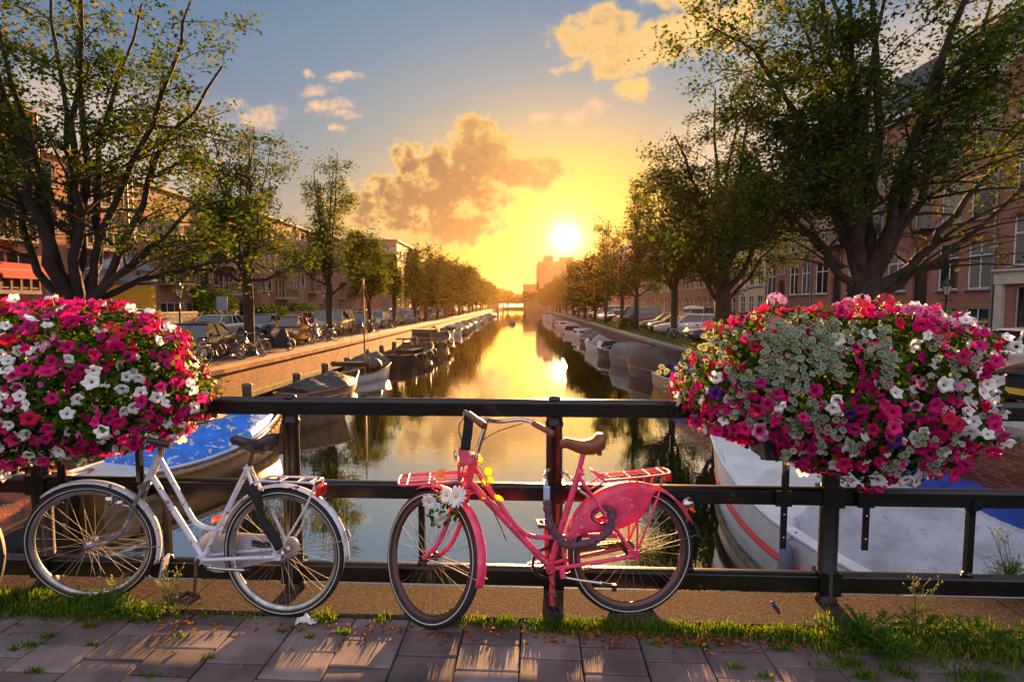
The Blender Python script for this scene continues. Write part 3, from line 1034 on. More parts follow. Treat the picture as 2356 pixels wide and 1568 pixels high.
wheel(pb, H2, R_=.352, tr=.025, ms=m_spoke_dk, mr=mat('tarnished_rim', (.16, .085, .08), .4, metal=.6))
fender('front_fender', pb, F2, .378, 112, -14, m_pink, .066, M=S2)
fender('rear_fender', pb, H2, .380, 190, 22, m_pinkchip, .066)
b = MB()
for s in (-1, 1):
    b.tube([(F2[0], s * .06, F2[1]), (F2[0] + .2, s * .05, .335), (F2[0] + .375, s * .034, .30)], .0032, 5)
o = b.build('fender_stay', m_spoke, pb); o.matrix_local = S2
b = MB()
for s in (-1, 1):
    b.tube([(0, s * .066, .352), (.2, s * .05, .40), (.362, s * .034, .43)], .0028, 5)
b.build('fender_stay', m_spoke_dk, pb)
# coat guard: a pressed panel on each side of the rear wheel, with a hand hole
for s in (-1, 1):
    b = MB(); rows = []
    outer = [(R(172 - 106 * i / 18)) for i in range(19)]
    for i, a in enumerate(outer):
        t = i / 18
        inner = Vector((-.30, .115)).lerp(Vector((-.07, .135)), min(1, t * 2.1)) if t < .48 else Vector((-.07, .135)).lerp(Vector((.118, .33)), (t - .48) / .52)
        if t > .48: inner += Vector((.035, -.03)) * math.sin((t - .48) / .52 * math.pi)
        o_ = Vector((.374 * math.cos(a), .374 * math.sin(a)))
        rows.append([(o_.lerp(inner, k / 6).x, s * (.037 + .006 * math.sin(math.pi * k / 6)), .35 + o_.lerp(inner, k / 6).y) for k in range(7)])
    me_rows = rows
    b.grid(rows, 0, True)
    # leave the hand hole open
    keep = [(f, mi_, sm_) for f, mi_, sm_ in zip(b.f, b.mi, b.sm) if not (lambda c: ((c.x + .165) / .062) ** 2 + ((c.z - .565) / .042) ** 2 < 1)(sum((Vector(b.v[i]) for i in f), Vector()) / len(f))]
    b.f, b.mi, b.sm = [k[0] for k in keep], [k[1] for k in keep], [k[2] for k in keep]
    o = b.build('coat_guard', m_pink, pb); md = o.modifiers.new('t', 'SOLIDIFY'); md.thickness = .0025
    b = MB(); b.tube([(-.165 + .066 * math.cos(q), s * .0435, .565 + .047 * math.sin(q)) for q in [2 * math.pi * i / 16 for i in range(16)]], .004, 6, closed=True); b.build('guard_hole_edge', m_bkplastic, o)
b = MB()
b.tube([(hh2[0], 0, hh2[1] - .02), (-.782, 0, 1.085)], .0125, 10)
b.tube([(hh2[0] - .003, 0, hh2[1] - .012), (hh2[0] + .006, 0, hh2[1] + .018)], .024, 12)
b.tube(bez([(-.60, -.275, 1.06), (-.67, -.262, 1.092), (-.735, -.225, 1.108), (-.79, -.15, 1.09), (-.80, -.07, 1.085), (-.785, 0, 1.088), (-.80, .07, 1.085), (-.79, .15, 1.09), (-.735, .225, 1.108), (-.67, .262, 1.092), (-.60, .275, 1.06)], 50), .011, 8)
hb2 = b.build('handlebar', m_chrome, pb); hb2.matrix_local = S2
for s in (-1, 1):
    b = MB(); b.tube([(-.548, s * .282, 1.036), (-.556, s * .281, 1.04), (-.60, s * .275, 1.06), (-.672, s * .262, 1.092)], [.016, .0185, .0165, .0165], 10); b.build('grip', m_brgrip, hb2)
b = MB(); b.tube(bez([(-.72, -.235, 1.09), (-.83, -.16, 1.03), (-.885, -.05, .92), (-.90, -.035, .80), (-.925, -.05, .66)], 20), .0028, 5); b.tube(bez([(-.72, .235, 1.09), (-.84, .12, 1.02), (-.88, .04, .93), (-.84, .03, .80), (-.62, .02, .50)], 20), .0028, 5); o = b.build('brake_cable', m_bkplastic, pb); o.matrix_local = S2
# black cloth band hanging from the bar
b = MB(); rows = []
for i in range(9):
    t = i / 8
    rows.append([(-.80 + .003 * math.sin(5 * t), -.16 - .004 * t + dy_, 1.088 - .165 * t) for dy_ in (0, .02, .042, .064)])
b.grid(rows); o = b.build('cloth_band', m_blkcloth, pb); o.matrix_local = S2; md = o.modifiers.new('t', 'SOLIDIFY'); md.thickness = .008
saddle(pb, m_tan, -.392, -.142, .955, -.006, .026, .080, .066)
# front carrier fixed to the head tube
b = MB()
zc = .805
b.tube(bez([(-.93, -.10, zc - .015), (-1.10, -.105, zc - .02), (-1.22, -.10, zc - .022), (-1.245, -.06, zc - .02), (-1.245, .06, zc - .02), (-1.22, .10, zc - .022), (-1.10, .105, zc - .02), (-.93, .10, zc - .015)], 40), .0065, 7)
for y_ in (-.052, 0, .052):
    b.tube([(-.93, y_, zc - .012), (-1.244, y_, zc - .02)], .0042, 6)
for x in (-.94, -1.09, -1.2):
    b.tube([(x, -.103, zc - .02), (x, .103, zc - .02)], .0048, 6)
b.box((-.935, 0, .83), (.014, .20, .085)); b.tube([(-.93, -.03, .80), (-.885, -.02, .80)], .008, 6); b.tube([(-.93, .03, .80), (-.885, .02, .80)], .008, 6)
b.tube([(-1.10, -.09, zc - .02), (-.965, -.06, .66), (-.915, -.03, .69)], .005, 6); b.tube([(-1.10, .09, zc - .02), (-.965, .06, .66), (-.915, .03, .69)], .005, 6)
b.build('front_carrier', m_pink, pb)
b = MB(); b.box((-.905, -.02, .905), (.075, .075, .10), Matrix.Rotation(R(-12), 3, 'Y'), taper=.6); o = b.build('head_lamp', m_pinkchip, pb); md = o.modifiers.new('e', 'BEVEL'); md.width = .016; md.segments = 3
b = MB(); b.lathe([(.03, 0), (.026, .012), (0, .016)], 14, o=(-.946, -.02, .905), rot=Matrix.Rotation(R(-100), 3, 'Y')); b.build('lamp_glass', m_chrome, o)
# rear rack
b = MB()
for s in (-1, 1):
    b.tube(bez([(-.215, s * .03, .798), (-.17, s * .06, .762), (-.145, s * .062, .758), (.02, s * .064, .766), (.17, s * .064, .778), (.205, s * .052, .782)], 24), .0065, 7)
    b.tube([(-.145, s * .06, .757), (-.245, s * .03, .70)], .005, 6)
    b.tube(bez([(.0, s * .062, .766), (.012, s * .072, .745), (.014, s * .072, .60), (.012, s * .07, .365)], 16), .0062, 7)
    b.tube([(.16, s * .06, .775), (.13, s * .066, .66), (.02, s * .07, .39)], .0062, 7)
b.tube([(-.215, -.03, .798), (-.222, 0, .80), (-.215, .03, .798)], .0065, 6)
b.tube([(.205, -.052, .782), (.215, 0, .783), (.205, .052, .782)], .0065, 6)
for x in (-.12, -.02, .09, .17):
    b.tube([(x, -.063, .76 + .1 * (x + .12) * .7), (x, .063, .76 + .1 * (x + .12) * .7)], .005, 6)
for y_ in (-.022, .022):
    b.tube([(-.19, y_, .777), (-.145, y_, .762), (.21, y_, .783)], .0045, 6)
b.tube([(-.05, 0, .762), (-.05, 0, .73)], .006, 6); b.tube([(.08, 0, .77), (.075, 0, .725)], .006, 6)
b.build('luggage_rack', m_pink, pb)
b = MB(); b.box((.205, 0, .752), (.04, .07, .04)); o = b.build('rack_lamp', m_red, pb); md = o.modifiers.new('e', 'BEVEL'); md.width = .01; md.segments = 2
b = MB(); b.lathe([(0, -.03), (.024, -.026), (.032, 0), (.03, .03), (.01, .04)], 12, o=(.318, 0, .595), rot=Matrix.Rotation(R(60), 3, 'Y'), mi=0); b.box((.345, 0, .575), (.012, .05, .05), Matrix.Rotation(R(-30), 3, 'Y'), mi=1)
b.build('rear_lamp', [m_chrome, m_amber], pb)
b = MB(); b.bar((.365, 0, .49), (.40, 0, .40), .05, .005); b.build('mud_flap', m_bkplastic, pb)
# drive: chain wheel, chain, cranks, pedals
ry_ = Matrix.Rotation(R(90), 3, 'X')
b = MB()
for i in range(44):
    a = 2 * math.pi * i / 44
    b.box((BB2[0] + .092 * math.cos(a), .046, BB2[1] + .092 * math.sin(a)), (.008, .004, .007), Matrix.Rotation(-a, 3, 'Y'))
b.lathe([(.074, -.002), (.090, -.002), (.090, .002), (.074, .002), (.074, -.002)], 36, o=(BB2[0], .046, BB2[1]), rot=ry_)
for i in range(5):
    a = 2 * math.pi * i / 5
    b.bar((BB2[0], .046, BB2[1]), (BB2[0] + .08 * math.cos(a), .046, BB2[1] + .08 * math.sin(a)), .016, .004, up=(0, 1, 0))
b.build('chain_wheel', m_greasy, pb)
b = MB(); b.lathe([(.012, -.004), (.036, -.004), (.036, .004), (.012, .004)], 18, o=(0, .046, .35), rot=ry_); b.build('sprocket', m_greasy, pb)
b = MB(); nL = 34
for (x0, z0), (x1, z1) in (((BB2[0], BB2[1] + .092), (0, .35 + .036)), ((BB2[0], BB2[1] - .092), (0, .35 - .036))):
    for i in range(nL):
        t0, t1 = i / nL, (i + .82) / nL
        b.bar((x0 + (x1 - x0) * t0, .046, z0 + (z1 - z0) * t0), (x0 + (x1 - x0) * t1, .046, z0 + (z1 - z0) * t1), .007, .0095 if i % 2 else .006)
b.build('chain', m_greasy, pb)['kind'] = 'stuff'
b = MB(); b.bar((-.30, .056, .345), (-.02, .056, .365), .012, .03); b.build('chain_guard_bar', m_rust, pb)
b = MB(); b.bar((BB2[0], -.062, BB2[1] + .012), (BB2[0] + .003, -.068, .105), .026, .012); b.tube([(BB2[0], -.07, BB2[1]), (BB2[0], .07, BB2[1])], .011, 10)
b.bar((BB2[0], .07, BB2[1]), (BB2[0] - .006, .076, .47), .024, .012); b.bar((BB2[0], .07, BB2[1]), (BB2[0] - .11, .06, BB2[1] - .004), .02, .01)
b.build('crank', mat('scraped_pink_crank', (.70, .06, .10), .4, wear=(40, .52, (.02, .015, .015))), pb)
pedal(pb, (BB2[0] + .003, -.068, .10), m_bkplastic, R(8)); pedal(pb, (BB2[0] - .006, .076, .475), m_chrome, 0, side=1)
b = MB(); b.tube([(-.395, -.05, .30), (-.39, -.062, .248)], .017, 10); b.build('stand_bracket', m_pinkchip, pb)
b = MB(); b.tube([(-.375, -.065, .25), (-.30, -.075, .236), (-.195, -.09, .222)], .008, 8); b.tube([(-.20, -.089, .2225), (-.19, -.091, .2215)], .013, 8)
kst = b.build('kickstand', m_chrome, pb)
b = MB(); b.tube([(-.19, -.091, .2215), (-.12, -.10, .205)], [.007, .012], 8); b.box((-.125, -.10, .20), (.02, .02, .035)); b.build('rubber_foot', m_bkplastic, kst)
PBX, PBY = .525, 2.905
place_bike(pb, PBX, PBY, 9.0, 3.0)
PBM = pb.matrix_world.copy()

# chain lock wrapped in purple cloth, round the post and through the rear wheel
m_purple = mat('purple_lock_cloth', (.15, .065, .095), .85, var=(40, .4), bump=(28, 1.0, .02))
lk = thing('chain_lock', 'purple cloth chain lock looped from the pink bicycle wheel round the post', 'lock')
L_ = [Vector(p) for p in [(-.475, -.06, .665), (-.473, -.075, .60), (-.452, -.085, .52), (-.405, -.09, .455), (-.34, -.092, .43), (-.24, -.092, .445), (-.165, -.09, .485), (-.13, -.075, .54), (-.125, -.05, .585), (-.15, -.03, .60), (-.17, .0, .60)]]
path = [PBM @ p for p in bez(L_, 60)]
b = MB(); b.tube(path, [.0205 + .0035 * math.sin(i * 1.9) + .002 * math.sin(i * .7) for i in range(len(path))], 12); b.build('cloth_sleeve', m_purple, lk)
b = MB(); c = PBM @ Vector((-.477, -.062, .705)); b.box(c, (.034, .03, .075)); o = b.build('lock_body', mat('pale_blue_lock', (.42, .52, .74), .35), lk); md = o.modifiers.new('e', 'BEVEL'); md.width = .007; md.segments = 2
b = MB()
cpts = [PBM @ Vector(p) for p in [(-.477, -.06, .745), (-.478, -.04, .775), (-.46, .05, .79), (-.40, .155, .765), (-.335, .11, .755), (-.315, .03, .735), (-.29, -.02, .70), (-.24, -.04, .665)]]
pp = bez(cpts, 28)
for i, (p, q) in enumerate(zip(pp, pp[1:])):
    d = (q - p).normalized(); s_ = d.cross(Vector((0, 0, 1))) if i % 2 else Vector((0, 0, 1))
    s_ = s_.normalized() * .007
    b.tube([p - d * .006 + s_, q + d * .006 + s_, q + d * .006 - s_, p - d * .006 - s_], .003, 5, closed=True)
b.build('chain_links', m_chrome, lk)

# ------------------------------------------------------------------ dark bicycle cut by the left edge
kb = thing('bicycle', 'black bicycle with thick tyres cut off by the picture edge', 'bicycle', group='bicycles leaning on the bridge railing')
m_black = mat('black_enamel', (.012, .012, .013), .3, coat=.4)
wheel(kb, (0, .34), R_=.34, tr=.034, ms=m_spoke_dk, stripe=False, mr=mat('warm_lit_rim', (.40, .22, .06), .35, metal=.8)); wheel(kb, (-1.08, .34), R_=.34, tr=.034, ms=m_spoke_dk, stripe=False, mr=bpy.data.materials['warm_lit_rim'])  # warm light on the rims is put into their colour
b = MB()
b.tube([(-.82, 0, .68), (-.76, 0, .87)], .022, 10); b.tube([(-.80, 0, .74), (-.46, 0, .29)], .017, 10); b.tube([(-.765, 0, .85), (-.24, 0, .74)], .015, 10); b.tube([(-.46, 0, .29), (-.21, 0, .82)], .016, 10)
for s in (-1, 1):
    b.tube([(-.21, s * .02, .78), (0, s * .065, .34)], .009, 8); b.tube([(-.46, s * .03, .29), (0, s * .065, .34)], .011, 8); b.tube(bez([(-.83, s * .04, .67), (-.95, s * .055, .46), (-1.08, s * .06, .34)], 8), .012, 8)
b.tube([(-.21, 0, .82), (-.18, 0, .92)], .013, 8)
b.build('frame', m_black, kb)
b = MB(); b.tube([(-.76, 0, .87), (-.70, 0, 1.02)], .013, 8); b.tube(bez([(-.56, -.29, 1.02), (-.68, -.2, 1.04), (-.70, 0, 1.02), (-.68, .2, 1.04), (-.56, .29, 1.02)], 20), .012, 8); b.build('handlebar', m_black, kb)
saddle(kb, m_bkleather, -.32, -.06, .95)
fender('rear_fender', kb, (0, .34), .372, 170, 40, m_black, .07)
b = MB(); b.box((.02, 0, .735), (.36, .13, .03)); b.box((.20, -.085, .60), (.16, .02, .2), Matrix.Rotation(R(35), 3, 'Y')); b.tube([(.1, -.06, .72), (.0, -.07, .36)], .007, 6); b.tube([(.1, .06, .72), (.0, .07, .36)], .007, 6); b.build('luggage_rack', m_black, kb)
b = MB(); b.bar((-.46, -.06, .29), (-.36, -.065, .16), .024, .012); b.bar((-.46, .06, .29), (-.56, .065, .42), .024, .012); b.build('crank', m_greasy, kb)
pedal(kb, (-.36, -.065, .16), m_bkplastic); pedal(kb, (-.56, .065, .42), m_bkplastic, side=1)
place_bike(kb, -3.20, 2.70, -2, 4)

# ================================================================== flower troughs on the railing
def petal_mat(name, col, edge=None, throat=(.03, .004, .02), veins=.25, trans=.35):
    """petunia: colour by distance from the throat (object coordinates), faint radial veins, light shines through"""
    m_ = bpy.data.materials.new(name); m_.use_nodes = True
    N = NT(m_.node_tree); N.n.clear()
    out = N.new('ShaderNodeOutputMaterial')
    t = N.new('ShaderNodeTexCoord').outputs['Object']
    sp = N.new('ShaderNodeSeparateXYZ'); N.l.new(t, sp.inputs[0])
    r = N.m('SQRT', N.m('ADD', N.m('POWER', sp.outputs[0], 2.0), N.m('POWER', sp.outputs[1], 2.0)))
    oi = N.new('ShaderNodeObjectInfo')
    hs = N.new('ShaderNodeHueSaturation'); hs.inputs['Color'].default_value = (*col, 1)
    N.set(hs, 'Value', N.m('ADD', .72, N.m('MULTIPLY', oi.outputs['Random'], .5)))
    N.set(hs, 'Hue', N.m('ADD', .488, N.m('MULTIPLY', oi.outputs['Random'], .024)))
    c = hs.outputs[0]
    if edge:
        c = N.mix(N.sstep(r, .018, .036), c, edge)
    ang_ = N.m('ARCTAN2', sp.outputs[1], sp.outputs[0])
    vn = N.m('POWER', N.m('ABSOLUTE', N.m('SINE', N.m('MULTIPLY', ang_, 12.5))), .5)
    c = N.mix(N.m('MULTIPLY', N.m('SUBTRACT', 1.0, vn), veins), c, throat)
    c = N.mix(N.sstep(r, .0115, .005), c, throat)
    d = N.new('ShaderNodeBsdfPrincipled'); N.set(d, 'Base Color', c); d.inputs['Roughness'].default_value = .55; d.inputs['Specular IOR Level'].default_value = .25
    tr = N.new('ShaderNodeBsdfTranslucent'); N.l.new(c, tr.inputs[0])
    mx = N.new('ShaderNodeMixShader'); mx.inputs[0].default_value = trans
    N.l.new(d.outputs[0], mx.inputs[1]); N.l.new(tr.outputs[0], mx.inputs[2]); N.l.new(mx.outputs[0], out.inputs[0])
    return m_


PET = {
    'magenta': petal_mat('magenta_petunia', (.72, .006, .20)),
    'crimson': petal_mat('crimson_petunia', (.62, .006, .075)),
    'hotpink': petal_mat('hot_pink_petunia', (.86, .025, .26)),
    'white': petal_mat('white_petunia', (.95, .93, .92), throat=(.50, .42, .14), veins=.10, trans=.3),
    'rose': petal_mat('rose_petunia', (.70, .03, .28), edge=(.86, .42, .62)),
    'purple': petal_mat('purple_petunia', (.09, .008, .20)),
}
m_calyx = mat('green_calyx', (.16, .22, .04), .6)
PLAIN = {k: leaf_mat('small_bloom_' + k, [tuple(q * f for q in c) for f in (.7, 1.0, 1.1)], .3) for k, c in dict(magenta=(.66, .006, .19), crimson=(.58, .006, .07), hotpink=(.80, .025, .25), white=(.80, .78, .74), rose=(.74, .15, .40), purple=(.10, .01, .22)).items()}


def petunia(seed, R_=.040):
    r_ = random.Random(seed)
    n = 15; rows = []
    ph = r_.random() * 6.28
    for rr, z, am in ((.003, -.034, 0), (.007, -.012, 0), (.018, -.001, .06), (.034, .002, .15), (R_, -.003, .16)):
        row = []
        for j in range(n):
            a = 2 * math.pi * j / n
            lobe = 1 + am * math.cos(5 * a + ph)
            zz = z + (rr / R_) ** 3 * (.005 * math.sin(5 * a * 1 + ph + 1.5) + .006 * r_.uniform(-1, 1) - .007 * (1 - lobe))
            row.append((rr * lobe * math.cos(a), rr * lobe * math.sin(a), zz))
        rows.append(row)
    b = MB(); b.grid(rows, 0, True, True)
    b.lathe([(.0028, -.036), (.005, -.030), (.0062, -.014)], 5, mi=1)
    return b


def geranium(seed):
    r_ = random.Random(seed); b = MB()
    for k in range(13):
        th, ph = math.acos(1 - 1.25 * r_.random()), r_.random() * 6.28
        n_ = Vector((math.sin(th) * math.cos(ph), math.sin(th) * math.sin(ph), math.cos(th)))
        c = n_ * .030; q = n_.to_track_quat('Z', 'Y').to_matrix()
        for p in range(5):
            a = 2 * math.pi * p / 5 + ph
            e = lambda rad, da, z: c + q @ Vector((rad * math.cos(a + da), rad * math.sin(a + da), z))
            b.add([c, e(.011, -.45, .003), e(.018, 0, .001 + .004 * r_.random()), e(.011, .45, .003)], [(0, 1, 2, 3)], 0, True)
    b.tube([(0, 0, -.07), (0, 0, 0)], .0022, 4, mi=1)
    return b


flower_meshes = {k: [petunia(i * 7 + j).mesh('petunia_flower', [m_, m_calyx]) for j in range(3)] for i, (k, m_) in enumerate(PET.items())}
for ms in flower_meshes.values():
    for me in ms: me.update()
m_ger = {'pink': mat('pink_geranium', (.88, .16, .42), .5, objvar=.2), 'red': mat('red_geranium', (.75, .02, .035), .5, objvar=.2), 'bicolour': mat('pale_geranium', (.90, .42, .60), .5, objvar=.15)}
ger_meshes = {k: [geranium(40 + j).mesh('geranium_bloom', [m_, m_calyx]) for j in range(2)] for k, m_ in m_ger.items()}
m_pleaf = leaf_mat('trough_leaf', [(.018, .045, .008), (.035, .085, .012), (.055, .12, .018), (.10, .15, .02), (.17, .17, .025)], .35)
m_silver = leaf_mat('silver_leaf', [(.10, .15, .09), (.15, .21, .135), (.21, .27, .19)], .25, .7)
m_cream = leaf_mat('cream_leaf_edge', [(.36, .36, .25), (.46, .44, .33)], .3, .7)
m_stem = mat('grey_stem', (.30, .24, .16), .8)
m_trough = mat('black_trough', (.012, .013, .012), .5, bump=(30, .3, .004))


def leaf_cloud(P, Nn, size, jitter=.8, fold=.25, aspect=.55):
    """oval folded leaves at points P about normals Nn: 6 vertices, 4 triangles-ish (two quads) each"""
    n = len(P)
    d = Nn + rng.normal(0, jitter, (n, 3)); d /= np.linalg.norm(d, axis=1)[:, None]
    t = np.cross(d, rng.normal(0, 1, (n, 3))); t /= np.linalg.norm(t, axis=1)[:, None]
    s = np.cross(d, t)
    L = (size * rng.uniform(.6, 1.25, n))[:, None]
    Wd = L * aspect
    up = d * L * fold
    a = P - t * L * .5; e = P + t * L * .5 - d * L * .12
    V = np.stack([a, P - t * L * .12 + s * Wd * .5 + up * .6, P + t * L * .22 + s * Wd * .42 + up * .4, e, P + t * L * .22 - s * Wd * .42 + up * .4, P - t * L * .12 - s * Wd * .5 + up * .6], 1).reshape(-1, 3)
    b0 = (np.arange(n) * 6)[:, None]
    F = np.concatenate([b0 + np.array([[0, 1, 2, 3]]), b0 + np.array([[0, 3, 4, 5]])], 1).reshape(-1, 4)
    return V, F


def superell(n, ex):
    """random points on a superellipsoid |x|^p+|y|^p+|z|^p=1 and outward normals"""
    d = rng.normal(0, 1, (n, 3))
    k = (np.abs(d) ** ex).sum(1) ** (-1 / ex)
    P = d * k[:, None]
    Nn = np.sign(P) * np.abs(P) ** (ex - 1)
    return P, Nn


def trough(label, cx, cz, ax, ay, az, chooser, silver_zones, nfl, ger, seed, brackets, tsh=0.0):
    global rng
    rng = np.random.default_rng(seed); random.seed(seed)
    cy = 2.93
    T = thing('flower_trough', label, 'planter', fb(cx, cy, cz), BA, 'flower troughs on the railing')
    # a bumpy cushion: radius varies with direction
    ph = rng.uniform(0, 6.28, 6)

    def bump(P):
        a = np.arctan2(P[:, 2], P[:, 0])
        return 1 + .055 * np.sin(3 * a + ph[0]) + .05 * np.sin(5 * a + ph[1]) + .045 * np.sin(7 * P[:, 1] + 4 * P[:, 0] + ph[2]) + .035 * np.sin(11 * a + ph[3]) + .03 * np.sin(17 * a + ph[4])
    S = np.array([ax, ay, az])

    def taper(Q):                            # the cushion narrows towards its underside
        Q = Q.copy(); f = 1 - .24 * np.clip(-Q[:, 2] / az, 0, 1.2) ** 1.6
        Q[:, 0] = Q[:, 0] * f + tsh * (1 - f); Q[:, 1] *= f ** .5
        return Q
    # foliage
    P, Nn = superell(11500, 2.5)
    r_ = np.concatenate([rng.uniform(.80, 1.0, 7500), rng.uniform(.45, .82, 4000)])
    pts = taper(P * r_[:, None] * bump(P)[:, None] * S)
    V, F = leaf_cloud(pts, Nn / S, .043, .55)
    lf = link('foliage', raw_mesh('foliage', V, F, m_pleaf), T); lf['kind'] = 'stuff'
    # sprays of longer leaves that stick out and break the outline
    P, Nn = superell(1500, 2.5)
    V, F = leaf_cloud(taper(P * (bump(P) * rng.uniform(.98, 1.10, 1500))[:, None] * S), Nn / S, .036, .9)
    lf = link('foliage', raw_mesh('foliage', V, F, m_pleaf), T); lf['kind'] = 'stuff'
    # petunias
    P, Nn = superell(9000, 2.5)
    Q = taper(P * bump(P)[:, None] * S)
    cam_l = np.array([-cx, -cy, EYE - cz])
    view = (cam_l - Q); view /= np.linalg.norm(view, axis=1)[:, None]
    nn = Nn / S; nn /= np.linalg.norm(nn, axis=1)[:, None]
    ok = (nn * view).sum(1) > -.12
    Q, nn, view = Q[ok], nn[ok], view[ok]
    kept = np.zeros((0, 3)); cnt = 0
    for q, n_, w_ in zip(Q, nn, view):
        kind = chooser(q[0] / ax, q[2] / az, q[1] / ay)
        if kind is None or cnt >= nfl:
            continue
        if len(kept) and (np.linalg.norm(kept - q, axis=1) < .041).any():
            continue
        kept = np.vstack([kept, q]); cnt += 1
        o = link('petunia_flower', random.choice(flower_meshes[kind]), T)
        dv = Vector(n_ * .75 + w_ * .30) + Vector((random.gauss(0, .42), random.gauss(0, .34), random.gauss(0.02, .42)))
        o.rotation_mode = 'QUATERNION'
        o.rotation_quaternion = dv.to_track_quat('Z', 'Y') @ Quaternion((0, 0, 1), random.random() * 6.28)
        o.location = Vector(q + n_ * random.uniform(.008, .045))
        s = random.uniform(.66, 1.0) * (.92 if kind == 'white' else 1.0); o.scale = (s * random.uniform(.85, 1.1), s * random.uniform(.85, 1.1), s * random.uniform(.7, 1.9))
    # the many smaller blooms and half-closed ones set deeper between the leaves
    EV, EF, EM = [], [], []
    ek = list(PLAIN)
    for q, n_, w_ in zip(Q[::-1], nn[::-1], view[::-1]):
        kind = chooser(q[0] / ax, q[2] / az, q[1] / ay)
        if kind is None or False:
            continue
        if len(kept) and (np.linalg.norm(kept - q, axis=1) < .031).any():
            continue
        kept = np.vstack([kept, q])
        pb_ = petunia(random.randrange(99), .040)
        dv = Vector(n_ * .8 + w_ * .2) + Vector((random.gauss(0, .6), random.gauss(0, .4), random.gauss(0, .6)))
        s = random.uniform(.45, .8); mt_ = dv.to_track_quat('Z', 'Y').to_matrix() @ Matrix.Diagonal((s * random.uniform(.5, 1), s, s * random.uniform(1, 2)))
        b0 = len(EV); c_ = Vector(q - n_ * random.uniform(-.012, .02))
        EV.extend([tuple(c_ + mt_ @ Vector(v_)) for v_ in pb_.v]); EF.extend([tuple(b0 + i for i in f) for f in pb_.f]); EM.extend([ek.index(kind) if not m__ else len(ek) for m__ in pb_.mi])
        if len(EF) > 16000:
            break
    me = bpy.data.meshes.new('small_blooms'); me.from_pydata(EV, [], EF)
    for k_ in ek: me.materials.append(PLAIN[k_])
    me.materials.append(m_calyx); me.polygons.foreach_set('material_index', EM); me.polygons.foreach_set('use_smooth', [True] * len(EF)); me.update()
    link('small_blooms', me, T)['kind'] = 'stuff'
    # geranium heads held above
    for gx, gz, kind, k in ger:
        for _ in range(k):
            x = gx + random.gauss(0, .055); z = gz + random.gauss(0, .04)
            xx = min(.97, abs(x)); zz = z
            yy = -(max(0.02, 1 - xx ** 2.5 - min(1, abs(zz)) ** 2.5)) ** .4 * random.uniform(.5, 1.02)
            o = link('geranium_bloom', random.choice(ger_meshes[kind]), T)
            o.location = (x * ax, yy * ay - .01, zz * az + random.uniform(.02, .07))
            dv = Vector((random.gauss(0, .3), -.6, .8 + random.random() * .4)); o.rotation_mode = 'QUATERNION'; o.rotation_quaternion = dv.to_track_quat('Z', 'Y')
            s = random.uniform(.85, 1.25); o.scale = (s, s, s)
    # trailing silver-leaved stems
    Vs, Fi, Fr = [], [], []
    SB = MB()
    for (sx, sz, n_st, spread, fall) in silver_zones:
        for _ in range(n_st):
            x = sx + random.gauss(0, spread); z = sz + random.gauss(0, spread * .7)
            dirx = random.gauss(0, .5) + (.25 if sx < 0 else -.1); pts_ = []
            for k in range(13):
                xx, zz = x + dirx * k * .022, z - fall * k * .030 + .10 * math.sin(k * .5)
                rad = abs(xx) ** 2.5 + abs(zz) ** 2.5
                yy = -(max(0.0, 1 - min(rad, 1))) ** .4
                out = 1.06 + .03 * math.sin(k * 1.3 + x * 9)
                pts_.append(Vector((xx * ax * out, yy * ay * out - .012, zz * az * out)))
            SB.tube(pts_, .0016, 4, caps=False)
            for k, p in enumerate(pts_):
                for sd_ in (-1, 1):
                    L = random.uniform(.010, .019)
                    nrm = Vector((random.gauss(0, .45), -1 + random.gauss(0, .3), .55 + random.gauss(0, .4))).normalized()
                    q = nrm.to_track_quat('Z', 'Y').to_matrix()
                    c = p + Vector((random.gauss(0, .012), -.004 + random.gauss(0, .008), sd_ * .013 + random.gauss(0, .006)))
                    bi = len(Vs)
                    Vs.append(c)
                    for ring, rr in ((0, .74), (1, 1.0)):
                        for j in range(6):
                            a = 2 * math.pi * j / 6
                            Vs.append(c + q @ Vector((L * rr * math.cos(a), L * rr * .9 * math.sin(a), .003 * rr)))
                    for j in range(6):
                        j2 = (j + 1) % 6
                        Fi.append((bi, bi + 1 + j, bi + 1 + j2, bi + 1 + j2)); Fr.append((bi + 1 + j, bi + 7 + j, bi + 7 + j2, bi + 1 + j2))
    if Vs:
        me = bpy.data.meshes.new('silver_leaf_trails')
        me.from_pydata([tuple(v_) for v_ in Vs], [], [f[:3] for f in Fi] + Fr)
        me.materials.append(m_silver); me.materials.append(m_cream)
        me.polygons.foreach_set('material_index', [0] * len(Fi) + [1] * len(Fr)); me.update()
        o = link('silver_leaf_trails', me, T); o['kind'] = 'stuff'
        o = SB.build('trailing_stems', m_stem, T, fix=False); o['kind'] = 'stuff'
    # the black trough under the flowers and its straps over the rails
    b = MB(); dz_ = -cz
    for s in (-1, 1):
        b.box((0, .12 + s * .165, .98 + dz_), (ax * 1.15, .20, .16), taper=1.08)
    b.build('trough', m_trough, T)
    for bx in brackets:
        b = MB()
        b.box((bx, .052, .56 + dz_), (.034, .010, .42)); b.box((bx, .06, .63 + dz_), (.085, .022, .085)); b.box((bx, .045, .86 + dz_), (.026, .03, .40))
        o = b.build('bracket', m_rail, T)
        for zz in (.415, .545):
            c = MB(); c.lathe([(.0065, 0), (.006, .004), (0, .005)], 8, o=(bx, .046, zz + dz_), rot=Matrix.Rotation(R(90), 3, 'X')); c.build('bolt', m_chrome, o)
    return T


